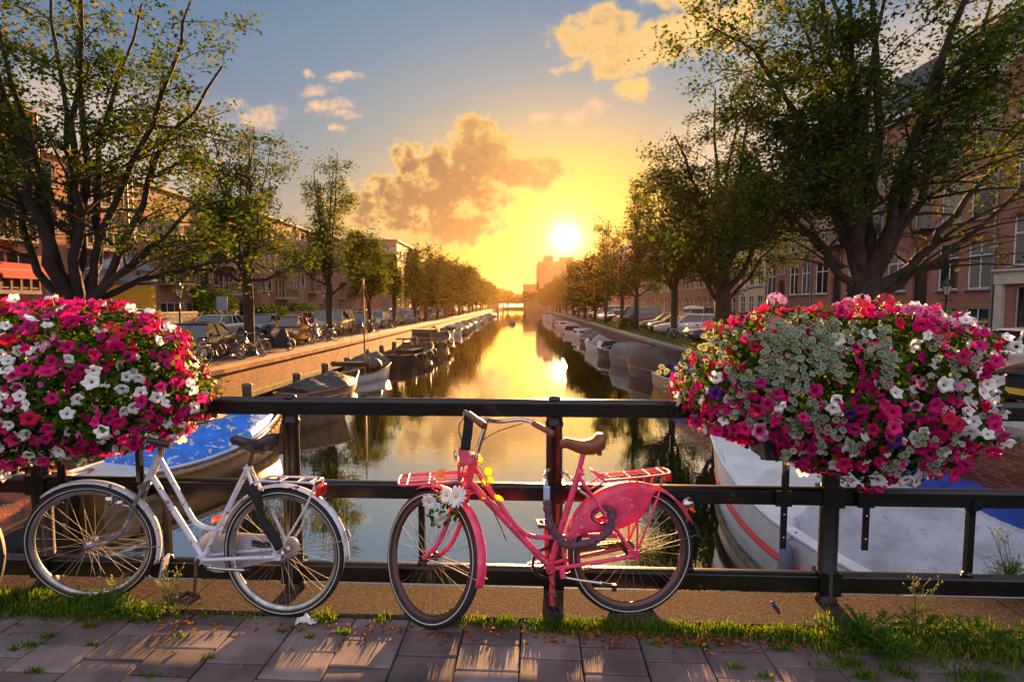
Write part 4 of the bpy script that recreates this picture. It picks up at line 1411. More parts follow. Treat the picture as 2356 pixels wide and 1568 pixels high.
def choose_right(x, z, y):
    if x < -.3 and z > .15 and random.random() < .8: return None if random.random() < .8 else random.choice(['magenta', 'crimson'])
    if x < .1 and z > .35 and random.random() < .6: return None
    if z > .1 and x < .5 and random.random() < .55: return None
    if x > .5 and z > -.45:
        return random.choices(['white', 'magenta', 'crimson', 'hotpink', 'rose'], [66, 20, 3, 9, 3])[0]
    w = 34 if (.0 < x < .3 or z < -.45 or x < -.85) else 14
    return random.choices(['white', 'magenta', 'crimson', 'hotpink', 'purple', 'rose'], [w, 58, 8, 16, 4, 2])[0]


def choose_left(x, z, y):
    if x > .62 and z > .0:
        return random.choices(['crimson', 'magenta', 'white', 'hotpink'], [34, 40, 22, 6] if z > .25 else [12, 10, 70, 8])[0]
    if z > .55:
        return random.choices(['crimson', 'hotpink', 'white', 'magenta'], [3, 22, 44, 34] if x < .1 else [18, 14, 8, 60])[0]
    if x < .25:
        return random.choices(['white', 'magenta', 'crimson', 'hotpink', 'rose'], [68, 16, 3, 10, 4])[0]
    return random.choices(['white', 'magenta', 'crimson', 'hotpink', 'rose'], [36, 42, 6, 12, 4])[0]


trough('overflowing flower trough with silver trailing leaves above the moored white boat', 1.60, 1.245, .735, .40, .425, choose_right,
       [(-.66, .66, 17, .15, .75), (-.40, .74, 8, .14, .7), (-.62, .15, 6, .10, 1.1), (-.45, -.05, 3, .05, 1.2), (.08, .52, 2, .08, .4), (.30, .45, 2, .10, .3), (.34, -.35, 2, .03, .9), (-.85, .2, 2, .05, .9)],
       284, [(-.50, .98, 'bicolour', 2), (-.88, .66, 'red', 2), (.02, .98, 'bicolour', 3), (.12, .92, 'red', 3), (.34, .84, 'pink', 5), (.46, .74, 'pink', 5), (.42, .6, 'red', 2), (.30, .02, 'pink', 2), (.44, -.22, 'bicolour', 2), (.60, .38, 'bicolour', 2), (-.12, .86, 'red', 3)], 21, (-.235, .205), .35)
trough('overflowing flower trough of white and magenta petunias beside the yellow column', -2.70, 1.245, .80, .40, .425, choose_left,
       [], 296, [(-.62, .92, 'pink', 4), (-.5, .86, 'bicolour', 2), (-.42, .95, 'pink', 3), (.30, .52, 'bicolour', 2), (-.50, .12, 'pink', 2), (.62, .62, 'red', 2), (-.25, .96, 'red', 2)], 33, (-.55, -.05, .42), -.35)

# ================================================================== flowers on the pink bicycle
m_daisy = mat('daisy_petal', (.80, .79, .80), .6); m_daisyc = mat('daisy_eye', (.80, .42, .03), .8, bump=(200, .8, .003))
m_yellow = leaf_mat('yellow_petal', [(.80, .36, .01), (.88, .46, .02)], .5)


def daisy(name, loc, d, R_, label, m_=None, n=17):
    b = MB()
    for row_, (rr, tilt) in enumerate(((R_, .10), (R_ * .82, .35))):
        for k in range(n):
            a = 2 * math.pi * (k + row_ * .5) / n + random.uniform(-.08, .08)
            q = Matrix.Rotation(a, 3, 'Z') @ Matrix.Rotation(-tilt + random.uniform(-.15, .15), 3, 'Y')
            w = R_ * .15
            b.add([q @ Vector(p) for p in ((R_ * .12, -w * .5, 0), (rr * .6, -w, .002), (rr, -w * .35, -.003), (rr, w * .35, -.003), (rr * .6, w, .002), (R_ * .12, w * .5, 0))], [(0, 1, 4, 5), (1, 2, 3, 4)], 0, True)
    b.lathe([(R_ * .26, .0), (R_ * .22, R_ * .1), (R_ * .1, R_ * .15), (0, R_ * .16)], 12, mi=1)
    b.tube([(0, 0, 0), (0, 0, -R_ * .5), (R_ * .3, 0, -R_ * 1.3)], .0025, 5, mi=2)
    o = b.build(name, [m_ or m_daisy, m_daisyc, m_calyx])
    o.location = loc; o.rotation_mode = 'QUATERNION'; o.rotation_quaternion = Vector(d).to_track_quat('Z', 'Y')
    return tag(o, label, 'flower', 'flowers tied to the pink bicycle')


dz = lambda px, py, yb: None
daisy('daisy_flower', PBM @ Vector((-.948, -.09, .712)), (-.35, -.8, .5), .058, 'large white daisy turned upward beside the pink head tube')
daisy('daisy_flower', PBM @ Vector((-1.0, -.075, .715)), (-.1, -.9, .35), .042, 'half hidden white daisy behind the largest daisy')
daisy('daisy_flower', PBM @ Vector((-1.085, -.085, .69)), (-.25, -1, -.1), .045, 'white daisy under the pink front carrier')
daisy('daisy_flower', PBM @ Vector((-1.03, -.09, .60)), (.5, -.7, -.5), .045, 'drooping white daisy hanging over the front tyre')
daisy('sunflower', PBM @ Vector((-1.03, -.03, .815)), (-.3, -.6, .8), .035, 'small orange blossom lying on the front carrier', mat('orange_petal', (.85, .22, .03), .6), 12)
b = MB()
vine = bez([PBM @ Vector(p) for p in [(-.90, -.03, .865), (-.84, -.05, .86), (-.80, -.05, .80), (-.77, -.045, .745), (-.755, -.05, .70), (-.80, -.04, .67)]], 24)
b.tube(vine, .0022, 5)
g = thing('flower_garland', 'thin wilted garland with yellow petals wound round the pink head tube', 'garland')
b.build('stem', mat('dry_stem', (.16, .15, .05), .8), g)
for (c, d, L, wd) in (((-.80, -.05, .845), (.55, 0, -.6), .05, .022), ((-.812, -.05, .79), (.1, 0, -1), .05, .014), ((-.785, -.055, .80), (.6, 0, -.8), .045, .016), ((-.755, -.055, .70), (.85, 0, -.45), .06, .013), ((-.80, -.05, .685), (-.9, -.2, -.1), .04, .013), ((-.825, -.05, .875), (0, 0, 1), .035, .014)):
    c, d = Vector(c), Vector(d).normalized(); s_ = Vector((-d.z, .25, d.x)).normalized()
    q = MB(); q.add([PBM @ p for p in (c, c + d * L * .35 + s_ * wd, c + d * L * .75 + s_ * wd * .75, c + d * L, c + d * L * .75 - s_ * wd * .75 + Vector((0, -.008, 0)), c + d * L * .35 - s_ * wd + Vector((0, -.01, 0)))], [(0, 1, 2, 3), (0, 3, 4, 5)], 0, True)
    q.build('petal', m_yellow, g)
P = np.array([PBM @ Vector((random.uniform(-1.10, -.95), random.uniform(-.09, -.05), random.uniform(.56, .67) if random.random() < .7 else random.uniform(.66, .73))) for _ in range(34)])
V, F = leaf_cloud(P, np.tile([[0, -1, .3]], (34, 1)), .034, .6); link('leaf_tuft', raw_mesh('leaf_tuft', V, F, m_pleaf), g)['kind'] = 'stuff'

# ================================================================== grass, weeds and litter along the kerb
rng = np.random.default_rng(5); random.seed(5)
m_grass = leaf_mat('grass_blade', [(.04, .10, .010), (.07, .16, .014), (.10, .20, .016), (.16, .21, .025), (.24, .20, .05)], .4)
m_bud = mat('weed_bud', (.30, .27, .05), .7)
m_weed = leaf_mat('weed_leaf', [(.03, .085, .010), (.05, .13, .016), (.075, .17, .02)], .4)
m_dead = leaf_mat('dead_leaf', [(.13, .04, .012), (.32, .09, .02), (.46, .15, .03), (.26, .15, .07)], .25, .8)


def blades(P, h, lean=.6, w=.0035):
    n = len(P)
    a = rng.uniform(0, 2 * np.pi, n); L = h * rng.uniform(.45, 1.25, n)
    d = np.stack([np.cos(a), np.sin(a), np.zeros(n)], 1) * (rng.uniform(.15, 1, n) * lean)[:, None]
    s = np.stack([-np.sin(a), np.cos(a), np.zeros(n)], 1) * (w * rng.uniform(.6, 1.3, n))[:, None]
    up = np.array([0, 0, 1.0])
    Lh = L[:, None]
    m1 = P + up * Lh * .5 + d * Lh * .30; t = P + up * Lh * .86 + d * Lh * .95
    V = np.stack([P - s, P + s, m1 + s * .85, m1 - s * .85, t + s * .12, t - s * .12], 1).reshape(-1, 3)
    b0 = (np.arange(n) * 6)[:, None]
    F = np.concatenate([b0 + np.array([[0, 1, 2, 3]]), b0 + np.array([[3, 2, 4, 5]])], 1).reshape(-1, 4)
    return V, F


PG, HG = [], []


def tuft(x, y, n, sx, sy, h):
    for _ in range(n):
        PG.append(fb(x + random.gauss(0, sx), min(y + random.gauss(0, sy), 2.90), .0)); HG.append(h * random.uniform(.7, 1.2))


# seam between kerb and tiles: dense on the left and right, thin between the bicycles
for i in range(260):
    x = random.uniform(-3.3, -2.05); tuft(x, 2.80 - .03 * random.random(), 12, .025, .032, .050)
for i in range(30):
    x = random.uniform(-2.1, -1.2); tuft(x, 2.79, 7, .03, .02, .026)
for x, k in ((-1.16, 120), (-1.10, 60), (-.48, 260), (-.43, 160), (-.31, 120), (-.17, 160), (-.13, 90), (-.82, 50)):
    tuft(x, 2.775, k, .028, .022, .05)
for i in range(420):
    x = random.uniform(-.02, 1.65); tuft(x, 2.775 - .035 * random.random() - .02 * max(0, x - .5), 13, .028, .024, .044 * (.75 + .5 * math.sin(x * 11) ** 2))
for i in range(300):
    x = random.uniform(1.35, 3.2); tuft(x, 2.74 - .09 * random.random() - .09 * max(0, x - 1.6), 10, .035, .04, .048)
for i in range(150):                         # taller growth over the kerb on the far left
    x = random.uniform(-3.3, -2.35); tuft(x, 2.84 + .05 * random.random(), 10, .03, .03, .085)
for i in range(120):                         # and round the weeds on the right
    x = random.uniform(1.5, 3.1); tuft(x, 2.80 + .02 * random.random() - .12 * max(0, x - 1.7) * random.random(), 9, .04, .04, .075)
for i in range(90):
    x = random.uniform(1.25, 3.0); tuft(x, 2.56 - .12 * random.random() * (x - .6), 7, .035, .022, .035)
# tufts in the joints of the tiles
for px, py, k, s in ((205, 1448, 120, .02), (70, 1490, 110, .025), (110, 1470, 90, .02), (30, 1500, 60, .015), (80, 1550, 90, .02), (210, 1490, 60, .015), (480, 1520, 110, .016), (420, 1468, 70, .03), (650, 1460, 70, .02), (790, 1462, 120, .02),
                     (715, 1472, 50, .012), (345, 1560, 70, .02), (1505, 1488, 90, .02), (1580, 1490, 90, .02), (1625, 1495, 50, .015), (1210, 1487, 25, .008), (1690, 1540, 60, .02), (1800, 1495, 170, .03), (1960, 1530, 150, .035), (2050, 1500, 120, .03), (2190, 1490, 140, .035), (2230, 1560, 160, .04), (1760, 1560, 60, .02), (2300, 1500, 130, .03), (2080, 1555, 90, .03), (1990, 1560, 90, .03)):
    p = on_z(px, py, -.015)
    for _ in range(k):
        PG.append(Vector((p[0] + random.gauss(0, s), p[1] + random.gauss(0, s * .45), -.012))); HG.append(.036 * random.uniform(.6, 1.2))
V, F = blades(np.array(PG), np.array(HG))
tag(link('grass', raw_mesh('grass', V, F, m_grass)), kind='stuff')

# dead leaves gathered against the grass
PD = []
for _ in range(900):
    x = random.uniform(.05, 3.1) if random.random() < .8 else random.uniform(-3.2, .1)
    PD.append(fb(x, 2.725 - abs(random.gauss(0, .055)) - .07 * max(0, x - 1.2) * random.random(), .004 + random.random() * .008))
for _ in range(22):
    PD.append(fb(random.uniform(-3, 3), random.uniform(2.3, 2.75), .005))
P = np.array(PD); V, F = leaf_cloud(P, np.tile([[0, 0, 1.0]], (len(P), 1)), .030, .35, .3, .42)
tag(link('fallen_leaves', raw_mesh('fallen_leaves', V, F, m_dead)), kind='stuff')


def weed(label, x, y, n_leaf, h, spread, L, tall=0.0, name='weed_plant'):
    """lobed thistle-like leaves on arching stems; tall > 0 adds flowering stalks"""
    t_ = thing(name, label, 'weed', fb(x, y, 0), BA)
    Vs, Fs = [], []
    sb = MB()

    def blade(base, d, up, Ln):
        d = d.normalized(); side = d.cross(up).normalized(); nrm = side.cross(d)
        k = 7
        for i in range(k):
            t0 = i / k
            wv = Ln * .20 * math.sin(math.pi * (.12 + .85 * t0)) * (1.0 if i % 2 else .55)
            c0 = base + d * Ln * t0 - Vector((0, 0, Ln * .28 * t0 * t0)); c1 = base + d * Ln * (t0 + 1 / k) - Vector((0, 0, Ln * .28 * (t0 + 1 / k) ** 2))
            for s in (-1, 1):
                b0 = len(Vs)
                Vs.extend([c0, c0.lerp(c1, .5) + side * s * wv + d * wv * .5 + nrm * .003, c1])
                Fs.append((b0, b0 + 1, b0 + 2))
    for i in range(n_leaf):
        a = random.uniform(0, 2 * math.pi); r0 = abs(random.gauss(0, spread))
        base = Vector((r0 * math.cos(a), r0 * .45 * math.sin(a) - .01, random.uniform(0, h * .55)))
        sb.tube([Vector((base.x * .5, base.y * .5, 0)), base], .0017, 4, caps=False)
        blade(base, Vector((math.cos(a), math.sin(a) * .7, random.uniform(.2, 1.2))), Vector((0, 0, 1)), L * random.uniform(.6, 1.2))
    for j in range(int(tall > 0) * 5):
        x0 = random.gauss(0, spread * .35); top = Vector((x0 + random.gauss(0, .05), random.gauss(0, .02), tall * random.uniform(.7, 1)))
        pts = [Vector((x0, 0, 0)), Vector((x0, 0, 0)).lerp(top, .5) + Vector((random.gauss(0, .01), 0, 0)), top]
        sb.tube(pts, [.0028, .002, .0012], 5)
        for i in range(9):
            q = pts[0].lerp(top, .25 + .75 * i / 9); a = random.uniform(0, 6.28)
            blade(q, Vector((math.cos(a), math.sin(a), .5)), Vector((0, 0, 1)), L * .55 * (1.1 - i / 10))
        for i in range(5):
            q = pts[0].lerp(top, .72 + .07 * i); e = q + Vector((random.gauss(0, .02), random.gauss(0, .015), .03))
            sb.tube([q, e], .001, 4); sb.ball(e, .0045, 6, 4, 1, (1, 1, 1.4))
    me = bpy.data.meshes.new('leaves'); me.from_pydata([tuple(v_) for v_ in Vs], [], Fs); me.materials.append(m_weed); me.update()
    link('leaves', me, t_)
    sb.build('stems', [mat('weed_stem', (.10, .12, .03), .7) if 'weed_stem' not in bpy.data.materials else bpy.data.materials['weed_stem'], m_bud], t_, fix=False)
    return t_


weed('leafy weed with one long stalk reaching up the front wheel of the white bicycle', -2.26, 2.77, 44, .10, .12, .095, .22)
weed('second leafy weed with a thin stalk beside the front wheel of the white bicycle', -1.98, 2.79, 26, .12, .08, .085, .26)
weed('low lobed weed below the front wheel of the white bicycle', -2.10, 2.735, 28, .05, .07, .08)
weed('tall flowering weed in front of the bottom rail below the boat', 1.98, 2.77, 46, .13, .10, .10, .34)
weed('bushy green weed round the foot of the railing post', 1.66, 2.72, 58, .17, .09, .12, .0)
weed('spreading weed lying over the tiles beside the railing post', 1.74, 2.60, 48, .10, .09, .11)
weed('broad weed patch between two railing posts on the kerb', 2.18, 2.72, 56, .10, .13, .10)
weed('weed growing over the kerb towards the picture edge', 2.52, 2.68, 50, .09, .13, .09)
weed('bright low clover-like weed in the sunken tiles', 2.08, 2.47, 60, .03, .05, .035)
weed('bright low weed at the picture edge on the sunken tiles', 2.72, 2.50, 60, .035, .05, .035)
wl = weed('yellow flowered shrubby weed growing beyond the bottom rail', 2.86, 3.30, 90, .24, .09, .07, .40)
wl.location.z = .02

m_paper = mat('white_paper', (.62, .60, .66), .8, bump=(25, .6, .01))
b = MB(); rows = []
for i in range(9):
    rows.append([(-.055 + .11 * i / 8 + random.gauss(0, .003), -.028 + .056 * j / 5 + .014 * math.sin(i * .7), .008 + .012 * abs(math.sin(i * 1.1 + j * .9)) + (.018 if i in (3, 4) and j > 2 else 0)) for j in range(6)])
b.grid(rows, 0, False); pp_ = b.build('crumpled_paper', m_paper); p = on_z(706, 1432, 0); pp_.location = p; pp_.rotation_euler = (0, 0, .2)
tag(pp_, 'crumpled white scrap of paper behind the rear wheel of the white bicycle', 'litter')
b = MB(); b.lathe([(.010, 0), (.014, .003), (.013, .009), (.009, .010), (0, .006)], 14); o = b.build('bottle_cap', mat('blue_cap', (.03, .09, .42), .4)); p = on_z(1778, 1388, .02); o.location = p; o.rotation_euler = (.4, .2, 0)
tag(o, 'small crushed blue bottle cap on the kerb', 'litter')

# ================================================================== trees
m_bark = mat('elm_bark', (.022, .016, .012), .9, var=(4, .4), bump=(14, 1.0, .03))
m_bark2 = mat('mossy_elm_bark', (.036, .024, .015), .9, var=(4, .5), bump=(14, 1.0, .03))
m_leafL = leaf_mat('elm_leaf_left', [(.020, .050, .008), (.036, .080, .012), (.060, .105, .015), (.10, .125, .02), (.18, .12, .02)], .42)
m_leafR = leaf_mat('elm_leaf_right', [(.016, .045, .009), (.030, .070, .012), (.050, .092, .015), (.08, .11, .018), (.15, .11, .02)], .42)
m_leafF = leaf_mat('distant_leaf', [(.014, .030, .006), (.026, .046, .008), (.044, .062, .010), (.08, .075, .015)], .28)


def diamonds(P, size, flat=.45):
    n = len(P)
    d = rng.normal(0, 1, (n, 3)); d[:, 2] = np.abs(d[:, 2]) + flat; d /= np.linalg.norm(d, axis=1)[:, None]
    t = np.cross(d, rng.normal(0, 1, (n, 3))); t /= np.linalg.norm(t, axis=1)[:, None]
    s = np.cross(d, t); L = (size * rng.uniform(.6, 1.3, n))[:, None]
    V = np.stack([P - t * L * .5, P + s * L * .30 - t * L * .08 + d * L * .08, P + t * L * .5, P - s * L * .30 - t * L * .08 + d * L * .08], 1).reshape(-1, 3)
    F = np.arange(n * 4).reshape(-1, 4)
    return V, F


def elm(label, x, y, height, cr, fork, stems, n_sec, n_twig, per_twig, leaf, seed, r0=.30, m_leaf=None, m_b=None, name='elm_tree', squash=1.0, low=.30, group='street trees along the canal', spread=.75, z=None, droop=.15, custom=(), lean=0.0, twist=0.0, clear=None):
    """vase-shaped street elm: a trunk that forks into rising stems, side limbs, twigs and single leaves"""
    global rng
    rng = np.random.default_rng(seed); rd = random.Random(seed)
    z = street_z(y) if z is None else z
    T = thing(name, label, 'tree', (x, y, z), 0, group)
    W_ = MB()
    top = Vector((lean, 0, fork))
    base = [Vector((0, 0, -.1)), Vector((0, 0, .15)), Vector((lean * .4, 0, fork * .5)), top]
    W_.tube(bez(base, 9), [r0 * 1.45, r0 * 1.3, r0 * 1.15] + [r0 * 1.0] * 4 + [r0 * 1.05, r0 * 1.0, r0 * .9], 10)
    paths = []
    for i in range(stems):
        a = 2 * math.pi * (i + rd.random() * .7) / stems + twist
        f = rd.uniform(.25, 1.0) if i else .12
        e = Vector((lean + cr * spread * f * math.cos(a), cr * spread * f * squash * math.sin(a), height * rd.uniform(.80, .96) if f < .75 else height * rd.uniform(.58, .84)))
        mid = top.lerp(e, .45) + Vector((math.cos(a), math.sin(a), 0)) * cr * .05 * rd.uniform(-1, 1) + Vector((0, 0, height * .03))
        q1 = top.lerp(e, .18) + Vector((math.cos(a), math.sin(a), 0)) * (cr * .07 * f)
        paths.append((bez([top - Vector((0, 0, .25)), q1, mid, e], 12), r0 * rd.uniform(.42, .62)))
    for pts, rr in custom:
        paths.append((bez([Vector(p) for p in pts], 12), rr))
    twigs = []

    def near_env(p):
        return True
    n_std = stems
    for path, rr in paths:                   # knees and kinks
        for i in range(1, len(path)):
            path[i] = path[i] + Vector((rd.gauss(0, 1), rd.gauss(0, 1), 0)) * (r0 * .20)
    for pi_, (path, rr) in enumerate(paths):
        k = len(path)
        W_.tube(path, [rr * (1 - .82 * i / (k - 1)) for i in range(k)], 7, caps=False)
        for j in range(n_sec if pi_ < n_std else int(n_sec * .6)):
            t = rd.uniform(low, .98)
            p = path[min(k - 1, int(t * (k - 1)))]
            out = Vector((p.x - lean, p.y, 0)); out = out.normalized() if out.length > .2 else Vector((rd.uniform(-1, 1), rd.uniform(-1, 1), 0)).normalized()
            ang = rd.gauss(0, .85)
            d = Matrix.Rotation(ang, 3, 'Z') @ out
            d = (d + Vector((0, 0, rd.uniform(-.15, .8)))).normalized()
            L = cr * rd.uniform(.28, .62) * (1.05 - .38 * t)
            e = p + d * L + Vector((0, 0, -droop * L * rd.random()))
            sp = bez([p, p.lerp(e, .5) + Vector((rd.gauss(0, .08), rd.gauss(0, .08), .06 * L)), e], 6)
            r1 = max(.008, rr * (1 - .8 * t) * .42)
            W_.tube(sp, [r1 * (1 - .75 * i / (len(sp) - 1)) for i in range(len(sp))], 4, caps=False)
            for q in range(n_twig):
                s0 = rd.uniform(.4, 1.0)
                b0 = sp[min(len(sp) - 1, int(s0 * (len(sp) - 1)))]
                dd = (d * .6 + Vector((rd.gauss(0, .6), rd.gauss(0, .6), rd.gauss(.05, .45)))).normalized()
                Lt = rd.uniform(.35, .95) * min(1.0, cr / 4)
                twigs.append((b0, b0 + dd * Lt + Vector((0, 0, -.12 * Lt))))
        for q in range(n_twig * 3):          # sprays straight on the rising stem and at its tip
            t = rd.uniform(.45, 1.0)
            b0 = path[min(k - 1, int(t * (k - 1) + .5))]
            dd = Vector((rd.gauss(0, .7), rd.gauss(0, .7), rd.gauss(.35, .4))).normalized()
            twigs.append((b0, b0 + dd * rd.uniform(.4, 1.0) * min(1.1, cr / 3.5)))
    wood = W_.build('trunk', m_b or m_bark, T, fix=False)
    if clear:
        twigs = [t for t in twigs if rd.random() > clear(t[1])]
    # twigs
    A = np.array([t[0] for t in twigs]); B = np.array([t[1] for t in twigs])
    n = len(A); d = B - A; s = np.cross(d, rng.normal(0, 1, (n, 3))); s /= np.linalg.norm(s, axis=1)[:, None] + 1e-9
    u_ = np.cross(d, s); u_ /= np.linalg.norm(u_, axis=1)[:, None] + 1e-9
    w = max(.006, leaf * .06)
    V = np.stack([A + s * w, A - s * w * .5 + u_ * w * .87, A - s * w * .5 - u_ * w * .87, B], 1).reshape(-1, 3)
    b0 = (np.arange(n) * 4)[:, None]
    F = np.concatenate([b0 + np.array([[0, 1, 3]]), b0 + np.array([[1, 2, 3]]), b0 + np.array([[2, 0, 3]])], 1).reshape(-1, 3)
    o = link('twigs', raw_mesh('twigs', V, F, m_b or m_bark), T); o['kind'] = 'stuff'
    # leaves in sprays along the twigs
    tt = rng.uniform(.15, 1.08, (n, per_twig, 1))
    P = A[:, None] + d[:, None] * tt + rng.normal(0, 1, (n, per_twig, 3)) * (leaf * .95)
    P = P.reshape(-1, 3)
    P = P[rng.random(len(P)) < .92]
    V, F = diamonds(P, leaf)
    link('crown', raw_mesh('crown', V, F, m_leaf), T)
    return T


# left bank ---------------------------------------------------------
elm('big many-stemmed elm rising behind the left flower trough', -11.6, 14.2, 12.8, 5.2, 2.3, 7, 17, 9, 17, .125, 101, .29, m_leafL, low=.38, clear=lambda p: .97 if p.z < 3.3 and p.x < 2.2 else (.72 if p.z < 3.6 else (.45 if p.z < 5.2 else .18)), squash=.8, spread=.62,
    custom=[([(0, 0, 1.9), (.9, -.2, 2.6), (2.2, -.3, 3.6), (3.6, -.3, 4.9)], .15), ([(.1, 0, 2.0), (1.3, .2, 2.7), (2.7, .3, 3.1), (4.4, .2, 3.4)], .11), ([(0, 0, 2.0), (-.8, -.1, 3.0), (-1.35, -.1, 4.8), (-1.9, -.1, 7.5)], .13), ([(.2, 0, 1.9), (1.3, .1, 3.6), (2.3, .1, 6.0), (4.1, 0, 8.2)], .14), ([(.2, 0, 1.5), (.7, .1, 4.0), (2.6, .1, 7.6), (3.3, 0, 9.8)], .13), ([(0, 0, 1.6), (-.9, 0, 5.2), (-2.6, 0, 8.6), (-3.6, .2, 10)], .12)])
elm('second elm of the left quay with leaves hanging low over parked cars', -11.3, 22.8, 10.0, 3.8, 3.2, 7, 15, 9, 15, .14, 102, .21, m_leafL, m_bark2, low=.3, clear=lambda p: .93 if p.z < 3.2 else (.6 if p.z < 4.6 else .15), droop=.5, custom=[([(0, 0, 3.2), (.8, 0, 3.2), (1.9, 0, 3.7), (3.6, .2, 4.6)], .09), ([(0, 0, 3.0), (-.9, 0, 3.4), (-2.0, 0, 3.6), (-2.9, 0, 3.2)], .09)])
elm('thin airy elm standing behind the mast of the sailing boat', -11.3, 32.6, 11.4, 3.2, 3.4, 7, 14, 8, 10, .155, 103, .19, m_leafL, low=.25, clear=lambda p: .9 if p.z < 4.0 else .1, spread=.6, custom=[([(0, 0, 3.3), (-.8, 0, 3.6), (-1.7, 0, 4.4), (-2.6, 0, 5.2)], .08), ([(0, 0, 2.6), (.6, 0, 3.1), (1.3, 0, 3.6), (2.2, 0, 4.6)], .08)])
elm('dense round elm fourth along the left quay', -11.3, 41.5, 8.4, 2.7, 2.6, 6, 15, 9, 16, .20, 104, .17, m_leafL, low=.12)
elm('slender sparse elm in front of the square brown corner block', -11.3, 49.8, 7.6, 1.7, 3.0, 5, 11, 6, 8, .24, 105, .17, m_leafL, low=.2)
elm('upright elm just right of the square brown corner block', -11.3, 60, 8.9, 1.9, 2.9, 6, 13, 7, 11, .30, 106, .19, m_leafL, low=.1)
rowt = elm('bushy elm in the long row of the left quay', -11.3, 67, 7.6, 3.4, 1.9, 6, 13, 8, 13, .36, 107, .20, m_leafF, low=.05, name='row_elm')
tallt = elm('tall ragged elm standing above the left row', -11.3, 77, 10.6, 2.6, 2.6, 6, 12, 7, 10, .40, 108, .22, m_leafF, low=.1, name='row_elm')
ORD = ['last', 'second', 'third', 'fourth', 'fifth', 'sixth', 'seventh', 'eighth', 'ninth']
KM = kids_map()
lab_l = ['elm of the left row next after the tall ragged one', 'full elm in the middle of the left row', 'elm in the left row near the far end of the parked cars', 'elm in the left row above the last parked cars', 'elm of the left row beyond the parked cars', 'elm of the left row before the far bridge']
for i, y in enumerate((86, 95, 104, 114, 125, 137, 150, 164, 180, 196, 214, 234, 256, 280, 305)):
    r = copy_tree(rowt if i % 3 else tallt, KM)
    s = (1.30 if i % 3 else .92) * random.uniform(.93, 1.07)
    r.location = (-11.3 + random.uniform(-.4, .4), y, street_z(y)); r.rotation_euler = (0, 0, random.random() * 6.28); r.scale = (s * 1.12, s * 1.2, s)
    r['label'] = lab_l[i] if i < len(lab_l) else 'hazy far elm of the left row, ' + ORD[14 - i] + ' one before the far end'

# right bank --------------------------------------------------------
elm('huge spreading elm with thick forked limbs behind the right flower trough', 9.6, 15.2, 13.4, 5.8, 3.1, 8, 21, 10, 17, .13, 201, .38, m_leafR, m_bark2, low=.36, clear=lambda p: 1.0 if p.z < 2.9 else (.94 if p.x > .3 and p.z < 5.0 else (.6 if p.z < 4.6 else (.4 if p.x > 1.5 else .1))), squash=.85, spread=.62,
    custom=[([(0, 0, 2.4), (1.2, 0, 3.2), (2.4, 0, 4.6), (4.2, .2, 7.0)], .19), ([(0, 0, 2.2), (.9, -.2, 2.9), (2.0, -.3, 3.6), (4.6, -.3, 5.9)], .16), ([(0, 0, 2.2), (-.7, 0, 3.0), (-1.25, 0, 3.9), (-2.6, 0, 5.0)], .15), ([(-.1, 0, 2.6), (-.3, 0, 4.2), (-1.2, 0, 6.0), (-3.6, 0, 7.6)], .15), ([(0, 0, 1.9), (.1, 0, 5), (.0, 0, 9), (-.6, 0, 12.6)], .19), ([(-.6, 0, 3.2), (-1.8, 0, 4.2), (-3.1, 0, 4.1), (-4.0, .1, 3.0)], .08), ([(0, 0, 2), (1.2, 0, 5), (2.2, 0, 8), (3.4, 0, 11)], .16), ([(0, 0, 1.9), (-1.2, 0, 5.6), (-2.9, 0, 8.6), (-4.3, 0, 9.6)], .13)])
elm('tall leafy elm left of the huge one on the right quay', 9.4, 25, 14.0, 5.0, 2.9, 9, 18, 11, 17, .15, 202, .34, m_leafR, m_bark2, low=.2, clear=lambda p: .95 if p.z < 3.4 else (.5 if p.z < 5.0 else .1), custom=[([(0, 0, 2.0), (-1.0, 0, 3.4), (-1.6, 0, 6.0), (-3.2, 0, 8.0)], .13), ([(0, 0, 2.1), (1.0, 0, 3.3), (2.0, 0, 4.6), (3.4, 0, 5.6)], .11)])
elm('rounded elm behind the silver estate car', 9.5, 33, 10.6, 3.6, 3.2, 7, 15, 8, 13, .18, 203, .21, m_leafR, low=.15, clear=lambda p: .9 if p.z < 3.6 else .2)
elm('slim tall elm beside the parked dark saloon on the right', 9.4, 43, 12.6, 2.6, 3.0, 6, 12, 8, 9, .20, 204, .18, m_leafR, low=.15, spread=.5, custom=[([(0, 0, 2.6), (-.9, 0, 3.4), (-2.0, 0, 4.4), (-2.7, 0, 5.2)], .07), ([(0, 0, 2.7), (.9, 0, 3.3), (1.8, 0, 4.2), (2.5, 0, 5.2)], .07)])
elm('bare-looking elm right of the setting sun', 9.6, 59, 11.6, 2.7, 3.0, 7, 11, 7, 8, .22, 205, .18, m_leafF, low=.2, spread=.6)
elm('low elm in the sun haze beyond the bare-looking one', 9.8, 51, 8.4, 2.2, 2.7, 5, 9, 5, 6, .24, 206, .18, m_leafF, low=.15)
lab_r = ['elm in the sun haze on the right quay', 'hazy elm right of the far bridge', 'hazy elm under the setting sun', 'hazy elm in front of the tall far block', 'hazy elm behind the far boats on the right']
for i, y in enumerate((70, 80, 91, 103, 116, 132, 150, 170, 195, 222, 255, 290)):
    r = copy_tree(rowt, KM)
    s = 1.12 * random.uniform(.92, 1.08)
    r.location = (edge_x(RQ, y) + 1.7 + random.uniform(-.3, .3), y, street_z(y)); r.rotation_euler = (0, 0, random.random() * 6.28); r.scale = (s, s, s)
    r['label'] = lab_r[i] if i < len(lab_r) else 'hazy far elm of the right row, ' + ORD[11 - i] + ' one before the far end'
